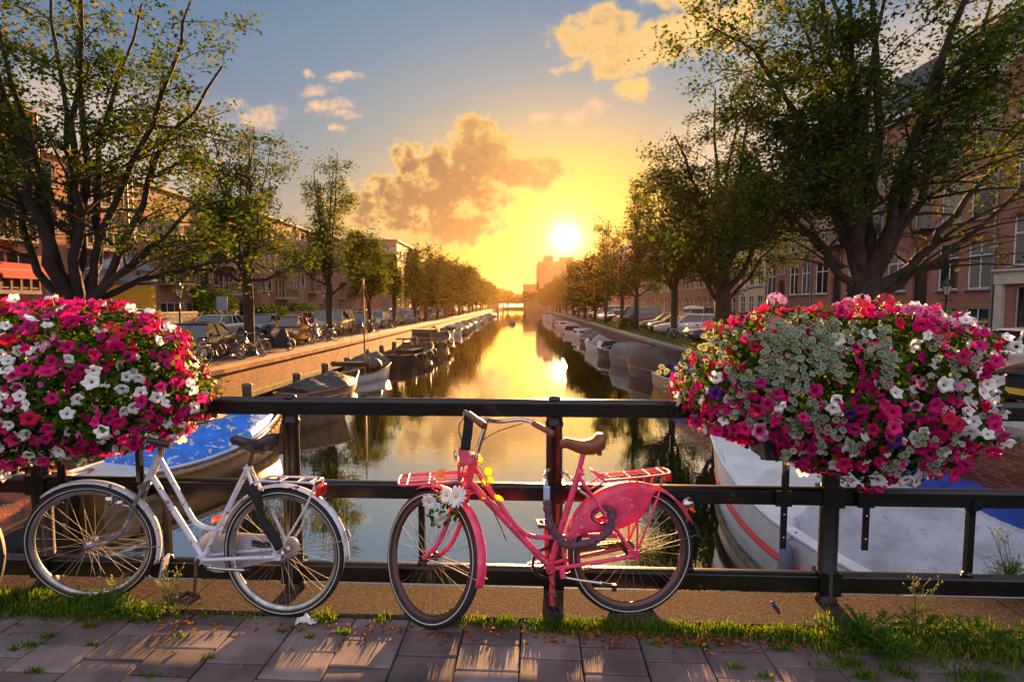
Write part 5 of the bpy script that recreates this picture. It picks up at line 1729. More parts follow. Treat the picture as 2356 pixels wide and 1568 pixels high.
for i, (x, y, s) in enumerate(((-6, 345, 1.5), (0, 350, 1.2), (5, 346, 1.35), (-13, 348, 1.7), (11, 352, 1.3), (-22, 350, 1.6))):
    r = copy_tree(rowt, KM); r.location = (x, y, -.45); r.scale = (s * 1.3, s, s); r.rotation_euler = (0, 0, i * 1.3)
    r['label'] = ['hazy tree beyond the far bridge left of the gap', 'smallest hazy tree beyond the far bridge, in the gap', 'hazy tree beyond the far bridge just right of the gap', 'tallest hazy tree beyond the far bridge', 'hazy tree before the low far block', 'leftmost hazy tree beyond the far bridge'][i]
    r['group'] = 'trees beyond the far bridge'

# ================================================================== buildings
random.seed(11)
m_glass = bpy.data.materials.new('window_glass'); m_glass.use_nodes = True
N = NT(m_glass.node_tree); bs = N.n['Principled BSDF']
oi = N.new('ShaderNodeObjectInfo')
N.set(bs, 'Base Color', N.mix(N.sstep(oi.outputs['Random'], .55, .6), (.025, .027, .028), N.mix(N.sstep(oi.outputs['Random'], .75, .8), (.20, .19, .17), (.08, .075, .07))))
bs.inputs['Roughness'].default_value = .04; bs.inputs['Specular IOR Level'].default_value = .9
m_wframe = mat('white_window_paint', (.82, .80, .77), .5, var=(3, .15))
m_cream_paint = mat('cream_paint', (.62, .56, .44), .55, var=(3, .15))
m_sill = mat('stone_sill', (.40, .38, .36), .8, var=(4, .25))
m_roof = mat('slate_roof', (.075, .072, .075), .7, var=(2, .3), bump=(18, .5, .02))
m_gut = mat('zinc_pipe', (.25, .24, .23), .5, metal=.4)
m_dkdoor = mat('dark_door', (.02, .018, .02), .35)
WM = {}


def win_meshes(w, h, nm, transom, frame_m, fw=.07):
    key = (round(w, 2), round(h, 2), nm, transom, frame_m.name)
    if key in WM:
        return WM[key]
    b = MB(); d = .07
    b.box((0, 0, fw / 2), (d, w, fw)); b.box((0, 0, h - fw / 2), (d, w, fw))
    for s in (-1, 1):
        b.box((0, s * (w / 2 - fw / 2), h / 2), (d * 1.02, fw, h - 2 * fw))
    for i in range(1, nm):
        b.box((0, -w / 2 + w * i / nm, h / 2), (d * .9, fw * .8, h - 2 * fw))
    if transom:
        b.box((0, 0, h * transom), (d * .84, w - 2 * fw, fw * .8))
    fr = b.mesh('window', frame_m)
    b = MB(); b.box((0, 0, h / 2), (.02, w - fw, h - fw)); pn = b.mesh('pane', m_glass)
    b = MB(); b.box((0, 0, 0), (.26, w + .14, .09)); sl = b.mesh('sill', m_sill)
    WM[key] = (fr, pn, sl)
    return WM[key]


def facade_building(name, label, x, y0, y1, z0, z1, depth, face, wall_m, openings, group=None, reveal=.16, roof=None, cat='building', cornice=None):
    """a terrace building whose front stands on the plane x, looking along face (+1 or -1 in x).
    openings: dicts u0,u1,za,zb [,arch, frame, nm, transom, door, sill] with u along y from y0"""
    T = thing(name, label, cat, (x, y0, 0), 0, group)
    Wd = y1 - y0
    us = sorted({0.0, Wd} | {o['u0'] for o in openings} | {o['u1'] for o in openings})
    zs = sorted({z0, z1} | {o['za'] for o in openings} | {o['zb'] for o in openings})
    b = MB()
    for ua, ub in zip(us, us[1:]):
        for za, zb in zip(zs, zs[1:]):
            um, zm = (ua + ub) / 2, (za + zb) / 2
            if any(o['u0'] < um < o['u1'] and o['za'] < zm < o['zb'] for o in openings):
                continue
            b.add([(0, ua, za), (0, ub, za), (0, ub, zb), (0, ua, zb)], [(0, 1, 2, 3)])
    D = -face * reveal
    for o in openings:
        u0, u1, za, zb = o['u0'], o['u1'], o['za'], o['zb']
        b.add([(0, u0, za), (0, u1, za), (0, u1, zb), (0, u0, zb), (D, u0, za), (D, u1, za), (D, u1, zb), (D, u0, zb)], [(0, 1, 5, 4), (1, 2, 6, 5), (2, 3, 7, 6), (3, 0, 4, 7)])
        if o.get('arch'):
            rise = o['arch']; uc = (u0 + u1) / 2; hw = (u1 - u0) / 2
            n = 8
            arc_ = [(uc + hw * math.cos(math.pi * i / n), zb - rise + rise * math.sin(math.pi * i / n)) for i in range(n + 1)]
            for i in range(n):
                (ua, za_), (ub, zb_) = arc_[i], arc_[i + 1]
                for dd in (0.0, D * .6):
                    b.add([(dd, ua, za_), (dd, ua, zb), (dd, ub, zb), (dd, ub, zb_)], [(0, 1, 2, 3)])
                b.add([(0, ua, za_), (0, ub, zb_), (D, ub, zb_), (D, ua, za_)], [(0, 1, 2, 3)])
    B_ = -face * depth
    b.add([(0, 0, z0), (0, 0, z1), (B_, 0, z1), (B_, 0, z0), (0, Wd, z0), (0, Wd, z1), (B_, Wd, z1), (B_, Wd, z0)], [(0, 1, 2, 3), (4, 7, 6, 5), (3, 2, 6, 7), (1, 5, 6, 2)])
    b.add([(D * 1.9, .05, z0), (D * 1.9, Wd - .05, z0), (D * 1.9, Wd - .05, z1), (D * 1.9, .05, z1)], [(0, 1, 2, 3)])
    b.build('wall', wall_m, T)
    # an arch of headers or a lintel over each opening
    for o in openings:
        if not (o.get('arch') or o.get('lintel')):
            continue
        b = MB()
        u0, u1, zb = o['u0'], o['u1'], o['zb']
        if o.get('arch'):
            uc, hw, rise = (u0 + u1) / 2, (u1 - u0) / 2, o['arch']
            n = 8
            for i in range(n):
                a0, a1 = math.pi * i / n, math.pi * (i + 1) / n - .02
                P = [(uc + (hw + t) * math.cos(a), zb - rise + (rise + t) * math.sin(a)) for a, t in ((a0, 0), (a0, .24), (a1, .24), (a1, 0))]
                b.add([(face * .02, p[0], p[1]) for p in P] + [(-face * .02, p[0], p[1]) for p in P], [(0, 1, 2, 3), (0, 4, 5, 1), (1, 5, 6, 2), (2, 6, 7, 3), (3, 7, 4, 0)])
            b.build('window_arch', o.get('arch_m') or openings[0].get('arch_m') or m_rowarch, T)
        else:
            b.box((face * .012, (u0 + u1) / 2, zb + .10), (.05, u1 - u0 + .2, .18)); b.build('lintel', m_rowarch, T)
    for o in openings:
        w, h = o['u1'] - o['u0'], o['zb'] - o['za']
        if o.get('void'):
            continue
        if o.get('door'):
            q = MB(); q.box((0, 0, h / 2 - (o.get('arch', 0) * .0)), (.06, w - .02, h)); q.box((face * .04, -w * .22, h * .32), (.03, w * .3, h * .4)); q.box((face * .04, w * .22, h * .32), (.03, w * .3, h * .4)); q.box((face * .04, 0, h * .72), (.03, w * .8, h * .16))
            d_ = q.build('door', o['door'], T); d_.location = (D * 1.25, (o['u0'] + o['u1']) / 2, o['za'])
            q = MB(); q.ball((face * .07, w * .36, 1.0), .04, 8, 5); q.build('handle', m_chrome, d_)
            continue
        fm = o.get('frame', m_wframe)
        fr, pn, sl = win_meshes(w, h, o.get('nm', 1), o.get('transom'), fm)
        f_ = link('window', fr, T); f_.location = (D * .78, (o['u0'] + o['u1']) / 2, o['za'])
        link('pane', pn, f_)
        if o.get('sill', True):
            s_ = link('sill', sl, f_); s_.location = (face * (.06 + reveal * .78), 0, -.03)
    if cornice:
        b = MB()
        b.box((face * .12, Wd / 2, z1 - .35), (.30, Wd - .006, .12)); b.box((face * .22, Wd / 2, z1 - .14), (.50, Wd - .004, .30)); b.box((face * .30, Wd / 2, z1 + .05), (.66, Wd - .002, .10))
        for i in range(int(Wd / .6)):
            b.box((face * .26, .3 + i * .6, z1 - .36), (.30, .12, .2))
        b.build('cornice', cornice, T)
    if roof:
        kind, rh, rm = roof
        b = MB()
        if kind == 'mansard':
            b.prism([(-face * .1, z1 + .08), (-face * depth, z1 + .08), (-face * (depth - 1.2), z1 + rh), (-face * 1.5, z1 + rh)], 'y', .02, Wd - .02)
        elif kind == 'gable':
            b.prism([(face * .35, z1 - .05), (-face * depth, z1 - .05), (-face * depth * .5, z1 + rh)], 'y', 0, Wd)
        else:
            b.box((-face * depth / 2, Wd / 2, z1 + .10), (depth + .5, Wd + .02, .22))
        b.build('roof', rm, T)
    return T


m_rowarch = mat('header_arch_brick', (.30, .085, .05), .85, var=(6, .3), bump=(30, .5, .006))
m_yellowarch = mat('yellow_arch_brick', (.42, .24, .09), .85, var=(6, .3))
rbA = brick_mat('red_house_brick', (.46, .145, .085), (.35, .10, .06), (.36, .25, .19))
rbB = brick_mat('dark_house_brick', (.33, .11, .065), (.25, .08, .05), (.27, .19, .15))
rbC = brick_mat('brown_house_brick', (.34, .15, .08), (.25, .11, .06), (.28, .20, .15))
rbP = mat('pale_rendered_front', (.50, .42, .30), .85, var=(2, .2))
XR = 23.7


def O(u0, u1, za, zb, **k):
    d = dict(u0=u0, u1=u1, za=za, zb=zb); d.update(k); return d


# right bank, nearest first
ops = [O(.5, 3.3, -.45, 2.55, door=m_dkdoor, frame=m_cream_paint), O(3.7, 5.6, .2, 2.55, nm=2, frame=m_cream_paint), O(.6, 1.9, 3.5, 6.0, arch=.3, transom=.62, arch_m=m_yellowarch), O(2.6, 3.9, 3.5, 6.0, arch=.3, transom=.62), O(4.6, 5.9, 3.5, 6.0, arch=.3, transom=.62)]
for zf in (7.1, 10.3):
    ops += [O(.6, 1.9, zf, zf + 2.2, transom=.62), O(2.6, 3.9, zf, zf + 2.2, transom=.62), O(4.6, 5.9, zf, zf + 2.2, transom=.62)]
hA = facade_building('corner_house', 'red brick house with white shopfront and yellow arch stones at the right picture edge', XR, 20.6, 27.2, -.6, 13.6, 11, -1, rbA, ops, 'terraced houses on the right bank', roof=('mansard', 3.0, m_roof), cornice=m_wframe)
b = MB()
b.box((-.10, 3.3, 2.95), (.26, 6.5, .62)); b.box((-.16, 3.3, 3.30), (.40, 6.56, .10))
for u_ in (.22, 3.5, 6.3):
    b.box((-.08, u_, 1.03), (.22, .40, 3.22)); b.box((-.10, u_, -.30), (.28, .48, .5))
b.build('shopfront', m_cream_paint, hA)
hn = 0
HB = [(27.25, 35.6, rbA, 13.3, 'red brick house with round arched doorway and leaded window tops'), (35.65, 44.0, rbA, 13.3, 'red brick house behind the fork of the huge elm'), (44.05, 52.4, rbB, 12.8, 'dark brick house behind the tall leafy elm')]
for y0, y1, m_, zt, lab in HB:
    ops = []
    for u0, k in ((.35, 'a'), (2.35, 'b')):
        ops += [O(u0, u0 + 1.45, 2.45, 5.0, transom=.68, nm=2, arch=.28 if k == 'a' else 0), O(u0, u0 + 1.45, -.3, 1.5, nm=2, transom=.6)]
    ops += [O(4.55, 5.75, -.5, 3.8, arch=.6, door=m_dkdoor, sill=False), O(4.5, 4.95, 4.3, 5.2, arch=.2, sill=True), O(5.35, 5.8, 4.3, 5.2, arch=.2), O(6.3, 8.05, 2.45, 5.0, nm=2, transom=.68, arch=.28), O(6.3, 8.05, -.3, 1.5, nm=2)]
    for zf in (6.05, 9.4):
        for u0, w_ in ((.35, 1.45), (2.35, 1.45), (4.5, 1.3), (6.3, 1.75)):
            ops.append(O(u0, u0 + w_, zf, zf + 2.3, transom=.68, lintel=True))
    h = facade_building('terraced_house', lab, XR, y0, y1, -.6, zt, 11, -1, m_, ops, 'terraced houses on the right bank', roof=('mansard', 3.2, m_roof), cornice=m_wframe)
    b = MB(); b.tube([(-.09, .12, -.5), (-.09, .12, zt - .5)], .055, 8); b.build('drain_pipe', m_gut, h)
    b = MB(); b.box((-.42, 5.1, 5.9), (.85, 1.9, .12))
    for i in range(14):
        b.tube([(-.82, 4.18 + i * .141, 5.95), (-.82, 4.18 + i * .141, 6.85)], .014, 4)
    b.tube([(-.82, 4.15, 6.86), (-.82, 6.05, 6.86)], .025, 5); b.tube([(-.02, 4.15, 6.86), (-.82, 4.15, 6.86)], .025, 5); b.tube([(-.02, 6.05, 6.86), (-.82, 6.05, 6.86)], .025, 5)
    b.build('balcony', m_black, h)
    b = MB(); b.prism([(-.0, zt + .1), (1.6, zt + .1), (1.6, zt + 2.3), (-.05, zt + 2.3)], 'y', 2.4, 4.0); b.box((-.08, 3.2, zt + 2.4), (.5, 1.9, .16)); b.build('dormer', m_wframe, h)
    q = MB(); q.box((-.08, 3.2, zt + 1.2), (.03, 1.1, 1.5)); q.build('pane', m_glass, h)
ops = [O(u0, u0 + 1.25, za, zb, nm=2, transom=.7) for u0 in (.5, 2.5, 4.5) for za, zb in ((.2, 2.5), (3.5, 5.7), (6.7, 8.8), (9.7, 11.4))]
facade_building('terraced_house', 'narrow pale rendered house in the right terrace', XR, 52.45, 58.6, -.6, 13.0, 11, -1, rbP, ops, 'terraced houses on the right bank', roof=('gable', 3.5, m_roof), cornice=m_wframe)
y = 58.65; k = 0
labs = ['long brick terrace with arched ground floor windows behind the silver estate car', 'brick terrace with arched ground floor windows behind the slim tall elm', 'brick terrace in the haze right of the setting sun', 'hazy brick terrace behind the row of parked cars', 'far brick terrace fading in the sun haze', 'farthest brick terrace of the right bank before the tall block']
for k, (L, fine_) in enumerate(((26, 1), (27, 1), (28, 1), (32, 0), (44, 0), (60, 0))):
    ops = []; u0 = .8
    while u0 < L - 1.6:
        if fine_:
            ops += [O(u0, u0 + 1.0, -.2, 2.5, arch=.35, transom=.7, sill=False), O(u0, u0 + 1.0, 3.7, 6.0, transom=.7, lintel=True), O(u0, u0 + 1.0, 6.9, 9.1, transom=.7, lintel=True), O(u0, u0 + 1.0, 9.9, 11.6, transom=.7)]
            u0 += 1.85
        else:
            ops += [O(u0, u0 + 1.3, z_, z_ + 2.2, sill=False) for z_ in (0, 3.7, 6.9, 9.7)]
            u0 += 3.0
    facade_building('brick_terrace', labs[k], XR, y, y + L - .05, -.6, 13.2 - .2 * k, 11, -1, (rbB, rbC, rbA)[k % 3], ops, 'terraced houses on the right bank', roof=('mansard', 2.4, m_roof), cornice=m_wframe if fine_ else None)
    y += L
# the tall block and the lower one that close the right side far away
ops = [O(2 + i * 3.2, 3.6 + i * 3.2, 2 + j * 3.3, 4 + j * 3.3, sill=False) for i in range(12) for j in range(6)]
tb_ = facade_building('tall_block', 'tall far block silhouetted just left of the setting sun', 12.0, 306, 346, -.6, 25, 40, -1, rbC, ops, roof=('flat', .2, m_roof))
b = MB(); b.box((6, 8, 27), (5, 5, 4)); b.box((3, 3, 26.3), (1, 1, 2.4)); b.tube([(8, 9, 29), (8, 9, 31.5)], .12, 6); b.box((16, 8, 26.6), (8, 8, 3)); b.build('roof_plant', m_roof, tb_)
facade_building('low_block', 'low flat-roofed far block left of the tall far block', 4.0, 362, 384, -.6, 14.5, 26, -1, rbC, [O(2 + i * 3.2, 3.6 + i * 3.2, 2 + j * 3.3, 4 + j * 3.3, sill=False) for i in range(6) for j in range(4)], roof=('flat', .2, m_roof))

# left bank: the post-war apartment building in stepped sections
lbA = brick_mat('apartment_brick', (.48, .165, .085), (.37, .12, .065), (.36, .24, .17))
lbB = brick_mat('apartment_brick_dark', (.38, .14, .08), (.29, .105, .06), (.30, .20, .15))
m_balw = mat('balcony_timber', (.34, .21, .10), .7, var=(5, .3))
m_slab = mat('balcony_concrete', (.36, .30, .25), .85, var=(3, .3))
m_ivy = leaf_mat('ivy_leaf', [(.02, .05, .008), (.04, .08, .012), (.07, .10, .015)], .3)
SEC = [(24.0, 31.4, 12.3, -27.2, lbA, 'tall end section of the apartment building with red awning'),
       (31.45, 39.5, 10.6, -28.0, lbA, 'apartment section behind the big many-stemmed elm'),
       (39.55, 48.5, 10.6, -28.0, lbB, 'apartment section with balcony behind the street lamp'),
       (48.55, 58.0, 11.0, -28.4, lbA, 'apartment section with stacked balconies behind the second elm'),
       (58.05, 69.0, 11.2, -27.6, lbB, 'apartment section with paired timber balconies right of the second elm'),
       (69.05, 80.0, 11.4, -28.2, lbA, 'apartment section behind the thin airy elm'),
       (80.05, 94.0, 11.8, -28.0, lbB, 'last apartment section before the square brown corner block')]
for si, (y0, y1, zt, x, wm, lab) in enumerate(SEC):
    Wd = y1 - y0; ops = []; bal = []
    nfl = int((zt + .5) // 2.75)
    step = [0, .2, 1.0, .3, 0, .9, .2][si]
    for f in range(nfl):
        zf = -.4 + f * 2.72 + (step if f else 0)
        if zf + 2.6 > zt: break
        c = Wd * .5
        ops += [O(.7, 1.75, zf + .75, zf + 2.25, lintel=False), O(Wd - 2.6, Wd - .8, zf + .75, zf + 2.25, nm=2)]
        if f >= 1:
            ops += [O(c - 1.5, c - .6, zf + .05, zf + 2.25, sill=False), O(c - .35, c + 1.25, zf + .05, zf + 2.25, nm=2, sill=False)]
            bal.append((c, zf))
        else:
            ops += [O(c - 1.5, c + 1.2, zf + .6, zf + 2.2, nm=3)]
        if Wd > 9.2:
            ops += [O(2.3, 3.3, zf + .75, zf + 2.25)]
    h = facade_building('apartment_building', lab, x, y0, y1, -.6, zt, 12, 1, wm, ops, 'sections of the apartment building on the left bank', roof=('flat', .2, m_sill), reveal=.14)
    for c, zf in bal:
        b = MB(); b.box((.68, c, zf - .02), (1.30, 3.5, .20)); o = b.build('balcony', m_slab, h)
        b = MB()
        for i in range(7):
            b.box((1.27, c - 1.68 + i * .56, zf + .60), (.07, .07, 1.04))
        for s in (-1, 1):
            for xx in (.15, .7):
                b.box((xx, c + s * 1.68, zf + .60), (.06, .06, 1.04))
            b.box((.66, c + s * 1.68, zf + 1.12), (1.24, .08, .07))
        b.box((1.27, c, zf + 1.12), (.09, 3.5, .075)); b.box((1.27, c, zf + .2), (.05, 3.4, .06))
        b.build('balcony_rail', m_balw, o)
        b = MB()
        for i in range(6):
            b.box((1.265, c - 1.40 + i * .56, zf + .66), (.015, .46, .84))
        b.build('balcony_panel', mat('smoked_balcony_glass', (.10, .055, .035), .25) if 'smoked_balcony_glass' not in bpy.data.materials else bpy.data.materials['smoked_balcony_glass'], o)
    b = MB(); b.tube([(.08, .2, -.5), (.08, .2, zt)], .05, 8); b.tube([(.08, Wd - .25, -.5), (.08, Wd - .25, zt)], .05, 8); b.build('drain_pipe', m_gut, h)
    if si == 0:
        b = MB(); b.prism([(0, 3.9), (1.9, 3.2), (1.9, 3.1), (0, 3.8)], 'y', 2.6, 6.6); b.box((1.93, 4.6, 3.08), (.06, 4.0, .22)); b.build('awning', mat('red_awning', (.55, .06, .035), .75), h)
        for u_, m_ in ((1.6, m_wframe), (2.1, mat('pale_pink_laundry', (.62, .40, .38), .9))):
            b = MB(); b.grid([[(1.36 + .03 * math.sin(j), u_ + .22 * k_, 2.9 - .18 * j) for k_ in range(3)] for j in range(6)]); b.build('laundry', m_, h)
    if si in (2, 3):
        P = np.column_stack([rng.uniform(.02, .35, 2600), Wd - .5 + rng.normal(0, .9, 2600), rng.uniform(-.5, 3.5, 2600) + rng.normal(0, .6, 2600)])
        V, F = diamonds(P, .20); o = link('ivy', raw_mesh('ivy', V, F, m_ivy), h); o['kind'] = 'stuff'
# the square brown corner block
m_tower = brick_mat('corner_block_brick', (.42, .19, .08), (.34, .145, .065), (.32, .22, .14), axis='xy')
ops = [O(2 + j * 3.4, 4 + j * 3.4, 1 + i * 2.9, 2.7 + i * 2.9, nm=2) for j in range(4) for i in range(4)]
cbk = facade_building('corner_block', 'square flat-roofed brown corner block rising above the left trees', -21.6, 98, 114, -.6, 12.9, 9, 1, m_tower, ops, roof=('flat', .2, m_roof))
b = MB()
for i in range(4):
    b.box((-2.2, -.04, 2 + i * 2.9), (1.7, .06, 1.5)); b.box((-5.8, -.04, 2 + i * 2.9), (2.2, .06, 1.5))
b.build('side_window', m_glass, cbk)
b = MB(); b.box((-1.5, -.7, 10.6), (3.2, 1.4, .18)); b.box((-1.5, -1.38, 11.1), (3.2, .06, 1.0)); b.build('balcony', m_slab, cbk)
# low garden walls and hedges in front of the apartments
m_gwall = mat('grey_block_wall', (.30, .26, .21), .9, var=(2, .3), bump=(12, .6, .02))
for i, (y0, y1, lab) in enumerate(((36, 46.5, 'grey block garden wall behind the street lamp'), (49.5, 56, 'low garden wall behind the red car'))):
    g_ = thing('garden_wall', lab, 'wall', (-24.2, y0, -.5))
    b = MB(); b.box((0, (y1 - y0) / 2, .75), (.25, y1 - y0, 1.5)); b.build('wall', m_gwall, g_)
    b = MB(); b.box((0, (y1 - y0) / 2, 1.56), (.36, y1 - y0 + .1, .12)); b.build('coping', m_balw, g_)
    for j in range(int((y1 - y0) / .62)):
        for r_ in range(4):
            q = link('block', bpy.data.meshes.get('garden_block') or (lambda m__: m__)(MB().box((0, 0, 0), (.03, .595, .34)).mesh('garden_block', m_gwall)), g_); q.location = (.135, .33 + j * .62 + (.31 if r_ % 2 else 0) * (1 if j < int((y1 - y0) / .62) - 1 else 0), .22 + r_ * .365)
for i, (x, y, sx, sy, sz, lab) in enumerate(((-22.8, 50, .9, 3.6, 1.1, 'clipped hedge behind the grey saloon cars'), (-23.4, 59, .9, 4.2, 1.2, 'hedge below the paired timber balconies'), (-22.6, 41, 1.0, 1.8, 1.7, 'bushy climber beside the grey block garden wall'), (-20.5, 96, 1.2, 2.0, 2.2, 'round bush before the square brown corner block'), (-17.5, 122, 1.2, 9, 1.3, 'long dark hedge beyond the square brown corner block'))):
    P, Nn = superell(2600, 3.0); P = P * rng.uniform(.6, 1.05, 2600)[:, None] * np.array([sx, sy, sz])
    V, F = diamonds(P, .22); o = link('hedge', raw_mesh('hedge', V, F, m_ivy)); o.location = (x, y, -.5 + sz * .9); tag(o, lab, 'hedge')

# ================================================================== parked cars
random.seed(3); rng = np.random.default_rng(3)
m_cglass = mat('car_glass', (.03, .035, .04), .05, spec=.9)
m_plate = mat('number_plate', (.62, .42, .04), .5)
m_hl = mat('headlamp_glass', (.75, .75, .72), .08, metal=.4)
m_tl = mat('tail_lamp', (.45, .012, .01), .12)
m_arch = mat('wheel_arch_black', (.010, .010, .010), .8)
PAINT = {}


def paint(n, c, metal=.35):
    if n not in PAINT:
        PAINT[n] = mat('car_paint_' + n, c, .26, metal=metal, coat=.8)
    return PAINT[n]


CT = {  # stations (y, half width, z bottom, z top); greenhouse (belt front, roof front, roof rear, belt rear, roof height, belt height)
    'saloon': ([(-2.2, .62, .38, .60), (-2.12, .78, .25, .68), (-1.6, .84, .20, .78), (-.85, .86, .18, .90), (.2, .87, .18, .93), (1.3, .86, .18, .96), (1.9, .83, .22, .97), (2.18, .72, .36, .90), (2.22, .60, .45, .75)], (-.95, -.30, .85, 1.55, 1.42, .92), 1.33),
    'hatch': ([(-1.95, .60, .38, .60), (-1.88, .76, .25, .70), (-1.4, .82, .20, .83), (-.85, .84, .18, .95), (.3, .85, .18, .98), (1.3, .84, .20, 1.0), (1.85, .78, .28, 1.0), (1.95, .66, .42, .9)], (-1.0, -.30, 1.30, 1.86, 1.48, .96), 1.22),
    'estate': ([(-2.25, .62, .38, .60), (-2.15, .80, .25, .70), (-1.6, .86, .20, .82), (-.85, .88, .18, .93), (.3, .89, .18, .96), (1.6, .88, .20, .98), (2.15, .84, .28, .98), (2.25, .70, .42, .9)], (-.98, -.30, 1.75, 2.16, 1.48, .94), 1.35),
    'van': ([(-2.2, .66, .38, .72), (-2.12, .84, .25, .86), (-1.6, .90, .20, .98), (-1.1, .92, .18, 1.08), (.3, .93, .18, 1.10), (1.8, .92, .20, 1.12), (2.15, .88, .28, 1.12), (2.22, .78, .42, 1.0)], (-1.5, -.85, 2.0, 2.18, 1.92, 1.10), 1.38),
    'micro': ([(-1.25, .56, .36, .70), (-1.18, .70, .25, .80), (-.8, .76, .20, .92), (-.3, .78, .18, 1.0), (.5, .78, .20, 1.02), (1.1, .74, .28, 1.02), (1.22, .62, .42, .92)], (-.85, -.25, .80, 1.16, 1.53, 1.0), .88),
    'fourbyfour': ([(-2.15, .66, .48, .80), (-2.08, .84, .36, .90), (-1.5, .90, .32, 1.02), (-.85, .92, .30, 1.10), (.3, .93, .30, 1.12), (1.6, .92, .32, 1.14), (2.1, .88, .40, 1.14), (2.2, .76, .55, 1.05)], (-.95, -.35, 1.85, 2.10, 1.78, 1.10), 1.32),
}
CC = {}


def car_meshes(kind):
    if kind in CC:
        return CC[kind]
    st, (bf, rf, rr, br, zr, zb), ax = CT[kind]
    b = MB(); rows = []
    for y, w, z0, zt in st:
        half = [(w * .80, z0), (w * .97, z0 + .10), (w, z0 + (zt - z0) * .55), (w * .985, zt - .10), (w * .93, zt - .02), (w * .55, zt + .015)]
        rows.append([(x, y, z) for x, z in half] + [(-x, y, z) for x, z in reversed(half)])
    b.grid(rows, 0, True, True); b.add(rows[0], [tuple(range(12))]); b.add(rows[-1], [tuple(range(12))])
    wb_ = [q[1] for q in st if abs(q[0]) < 1.4][0] * .93; wr = wb_ * .80
    # roof and pillars
    b.prism([(-wr, zr - .05), (-wr * .92, zr), (0, zr + .035), (wr * .92, zr), (wr, zr - .05)], 'y', rf - .02, rr + .02)
    zc = zr - .05
    piers = [((bf, zb), (rf, zc)), ((br, zb), (rr, zc)), (((bf + br) / 2 + .05, zb), ((rf + rr) / 2 + .05, zc))]
    if kind in ('estate', 'van', 'fourbyfour'):
        piers.append(((br - .75, zb), (rr - .62, zc)))
    for (ya, za), (yb, z2) in piers:
        for s in (-1, 1):
            b.bar((s * wb_, ya, za - .03), (s * wr, yb, z2 + .01), .055, .07)
    for s in (-1, 1):
        b.box((s * (wb_ + .11), bf + .28, zb + .06), (.17, .10, .12))
    body = b.mesh('body', [m_black]); 
    g = lambda pts: (lambda q: q.mesh('window', m_cglass))(MB().add(pts, [(0, 1, 2, 3)], 0))
    i_ = .012
    glass = [('windscreen', g([(-wb_ + .03, bf + i_, zb - .02), (wb_ - .03, bf + i_, zb - .02), (wr - .02, rf + i_, zc), (-wr + .02, rf + i_, zc)])), ('rear_window', g([(-wb_ + .03, br - i_, zb - .02), (wb_ - .03, br - i_, zb - .02), (wr - .02, rr - i_, zc), (-wr + .02, rr - i_, zc)]))]
    for s in (-1, 1):
        glass.append(('side_window', g([(s * (wb_ - .012), bf + .02, zb - .03), (s * (wb_ - .012), br - .02, zb - .03), (s * (wr - .012), rr, zc), (s * (wr - .012), rf, zc)])))
    ry_ = Matrix.Rotation(R(90), 3, 'Y'); rw = .31 if kind != 'fourbyfour' else .36
    b = MB(); b.lathe([(.20, -.095), (rw - .03, -.10), (rw, -.07), (rw, .07), (rw - .03, .10), (.20, .095)], 22, rot=ry_); ty = b.mesh('tyre', m_rubber)
    b = MB(); b.lathe([(.205, -.085), (.19, -.09), (.05, -.075), (0, -.078)], 18, rot=ry_); b.lathe([(.205, .085), (.19, .09), (.05, .075), (0, .078)], 18, rot=ry_)
    for i in range(5):
        a = 2 * math.pi * i / 5
        for s in (-1, 1):
            b.bar((s * .088, .03 * math.cos(a), .03 * math.sin(a)), (s * .092, .19 * math.cos(a), .19 * math.sin(a)), .05, .02, up=(1, 0, 0))
    rim = b.mesh('rim', m_alu)
    b = MB(); b.lathe([(rw + .055, 0), (.1, .0)], 20, rot=ry_); ar = b.mesh('wheel_arch', m_arch)
    y0, w0 = st[1][0], st[1][1]; y1, w1 = st[-2][0], st[-2][1]
    b = MB(); b.box((0, 0, 0), (.26, .10, .13)); hl = b.mesh('headlight', m_hl)
    b = MB(); b.box((0, 0, 0), (.13, .08, .28 if kind in ('hatch', 'estate', 'van', 'fourbyfour') else .15)); tl = b.mesh('tail_light', m_tl)
    b = MB(); b.box((0, 0, 0), (.52, .02, .11)); pl = b.mesh('number_plate', m_plate)
    b = MB(); b.box((0, 0, 0), (w0 * 1.35, .06, .16)); gr = b.mesh('grille', m_arch)
    CC[kind] = (body, glass, ty, rim, ar, hl, tl, pl, gr, st, ax, rw)
    return CC[kind]


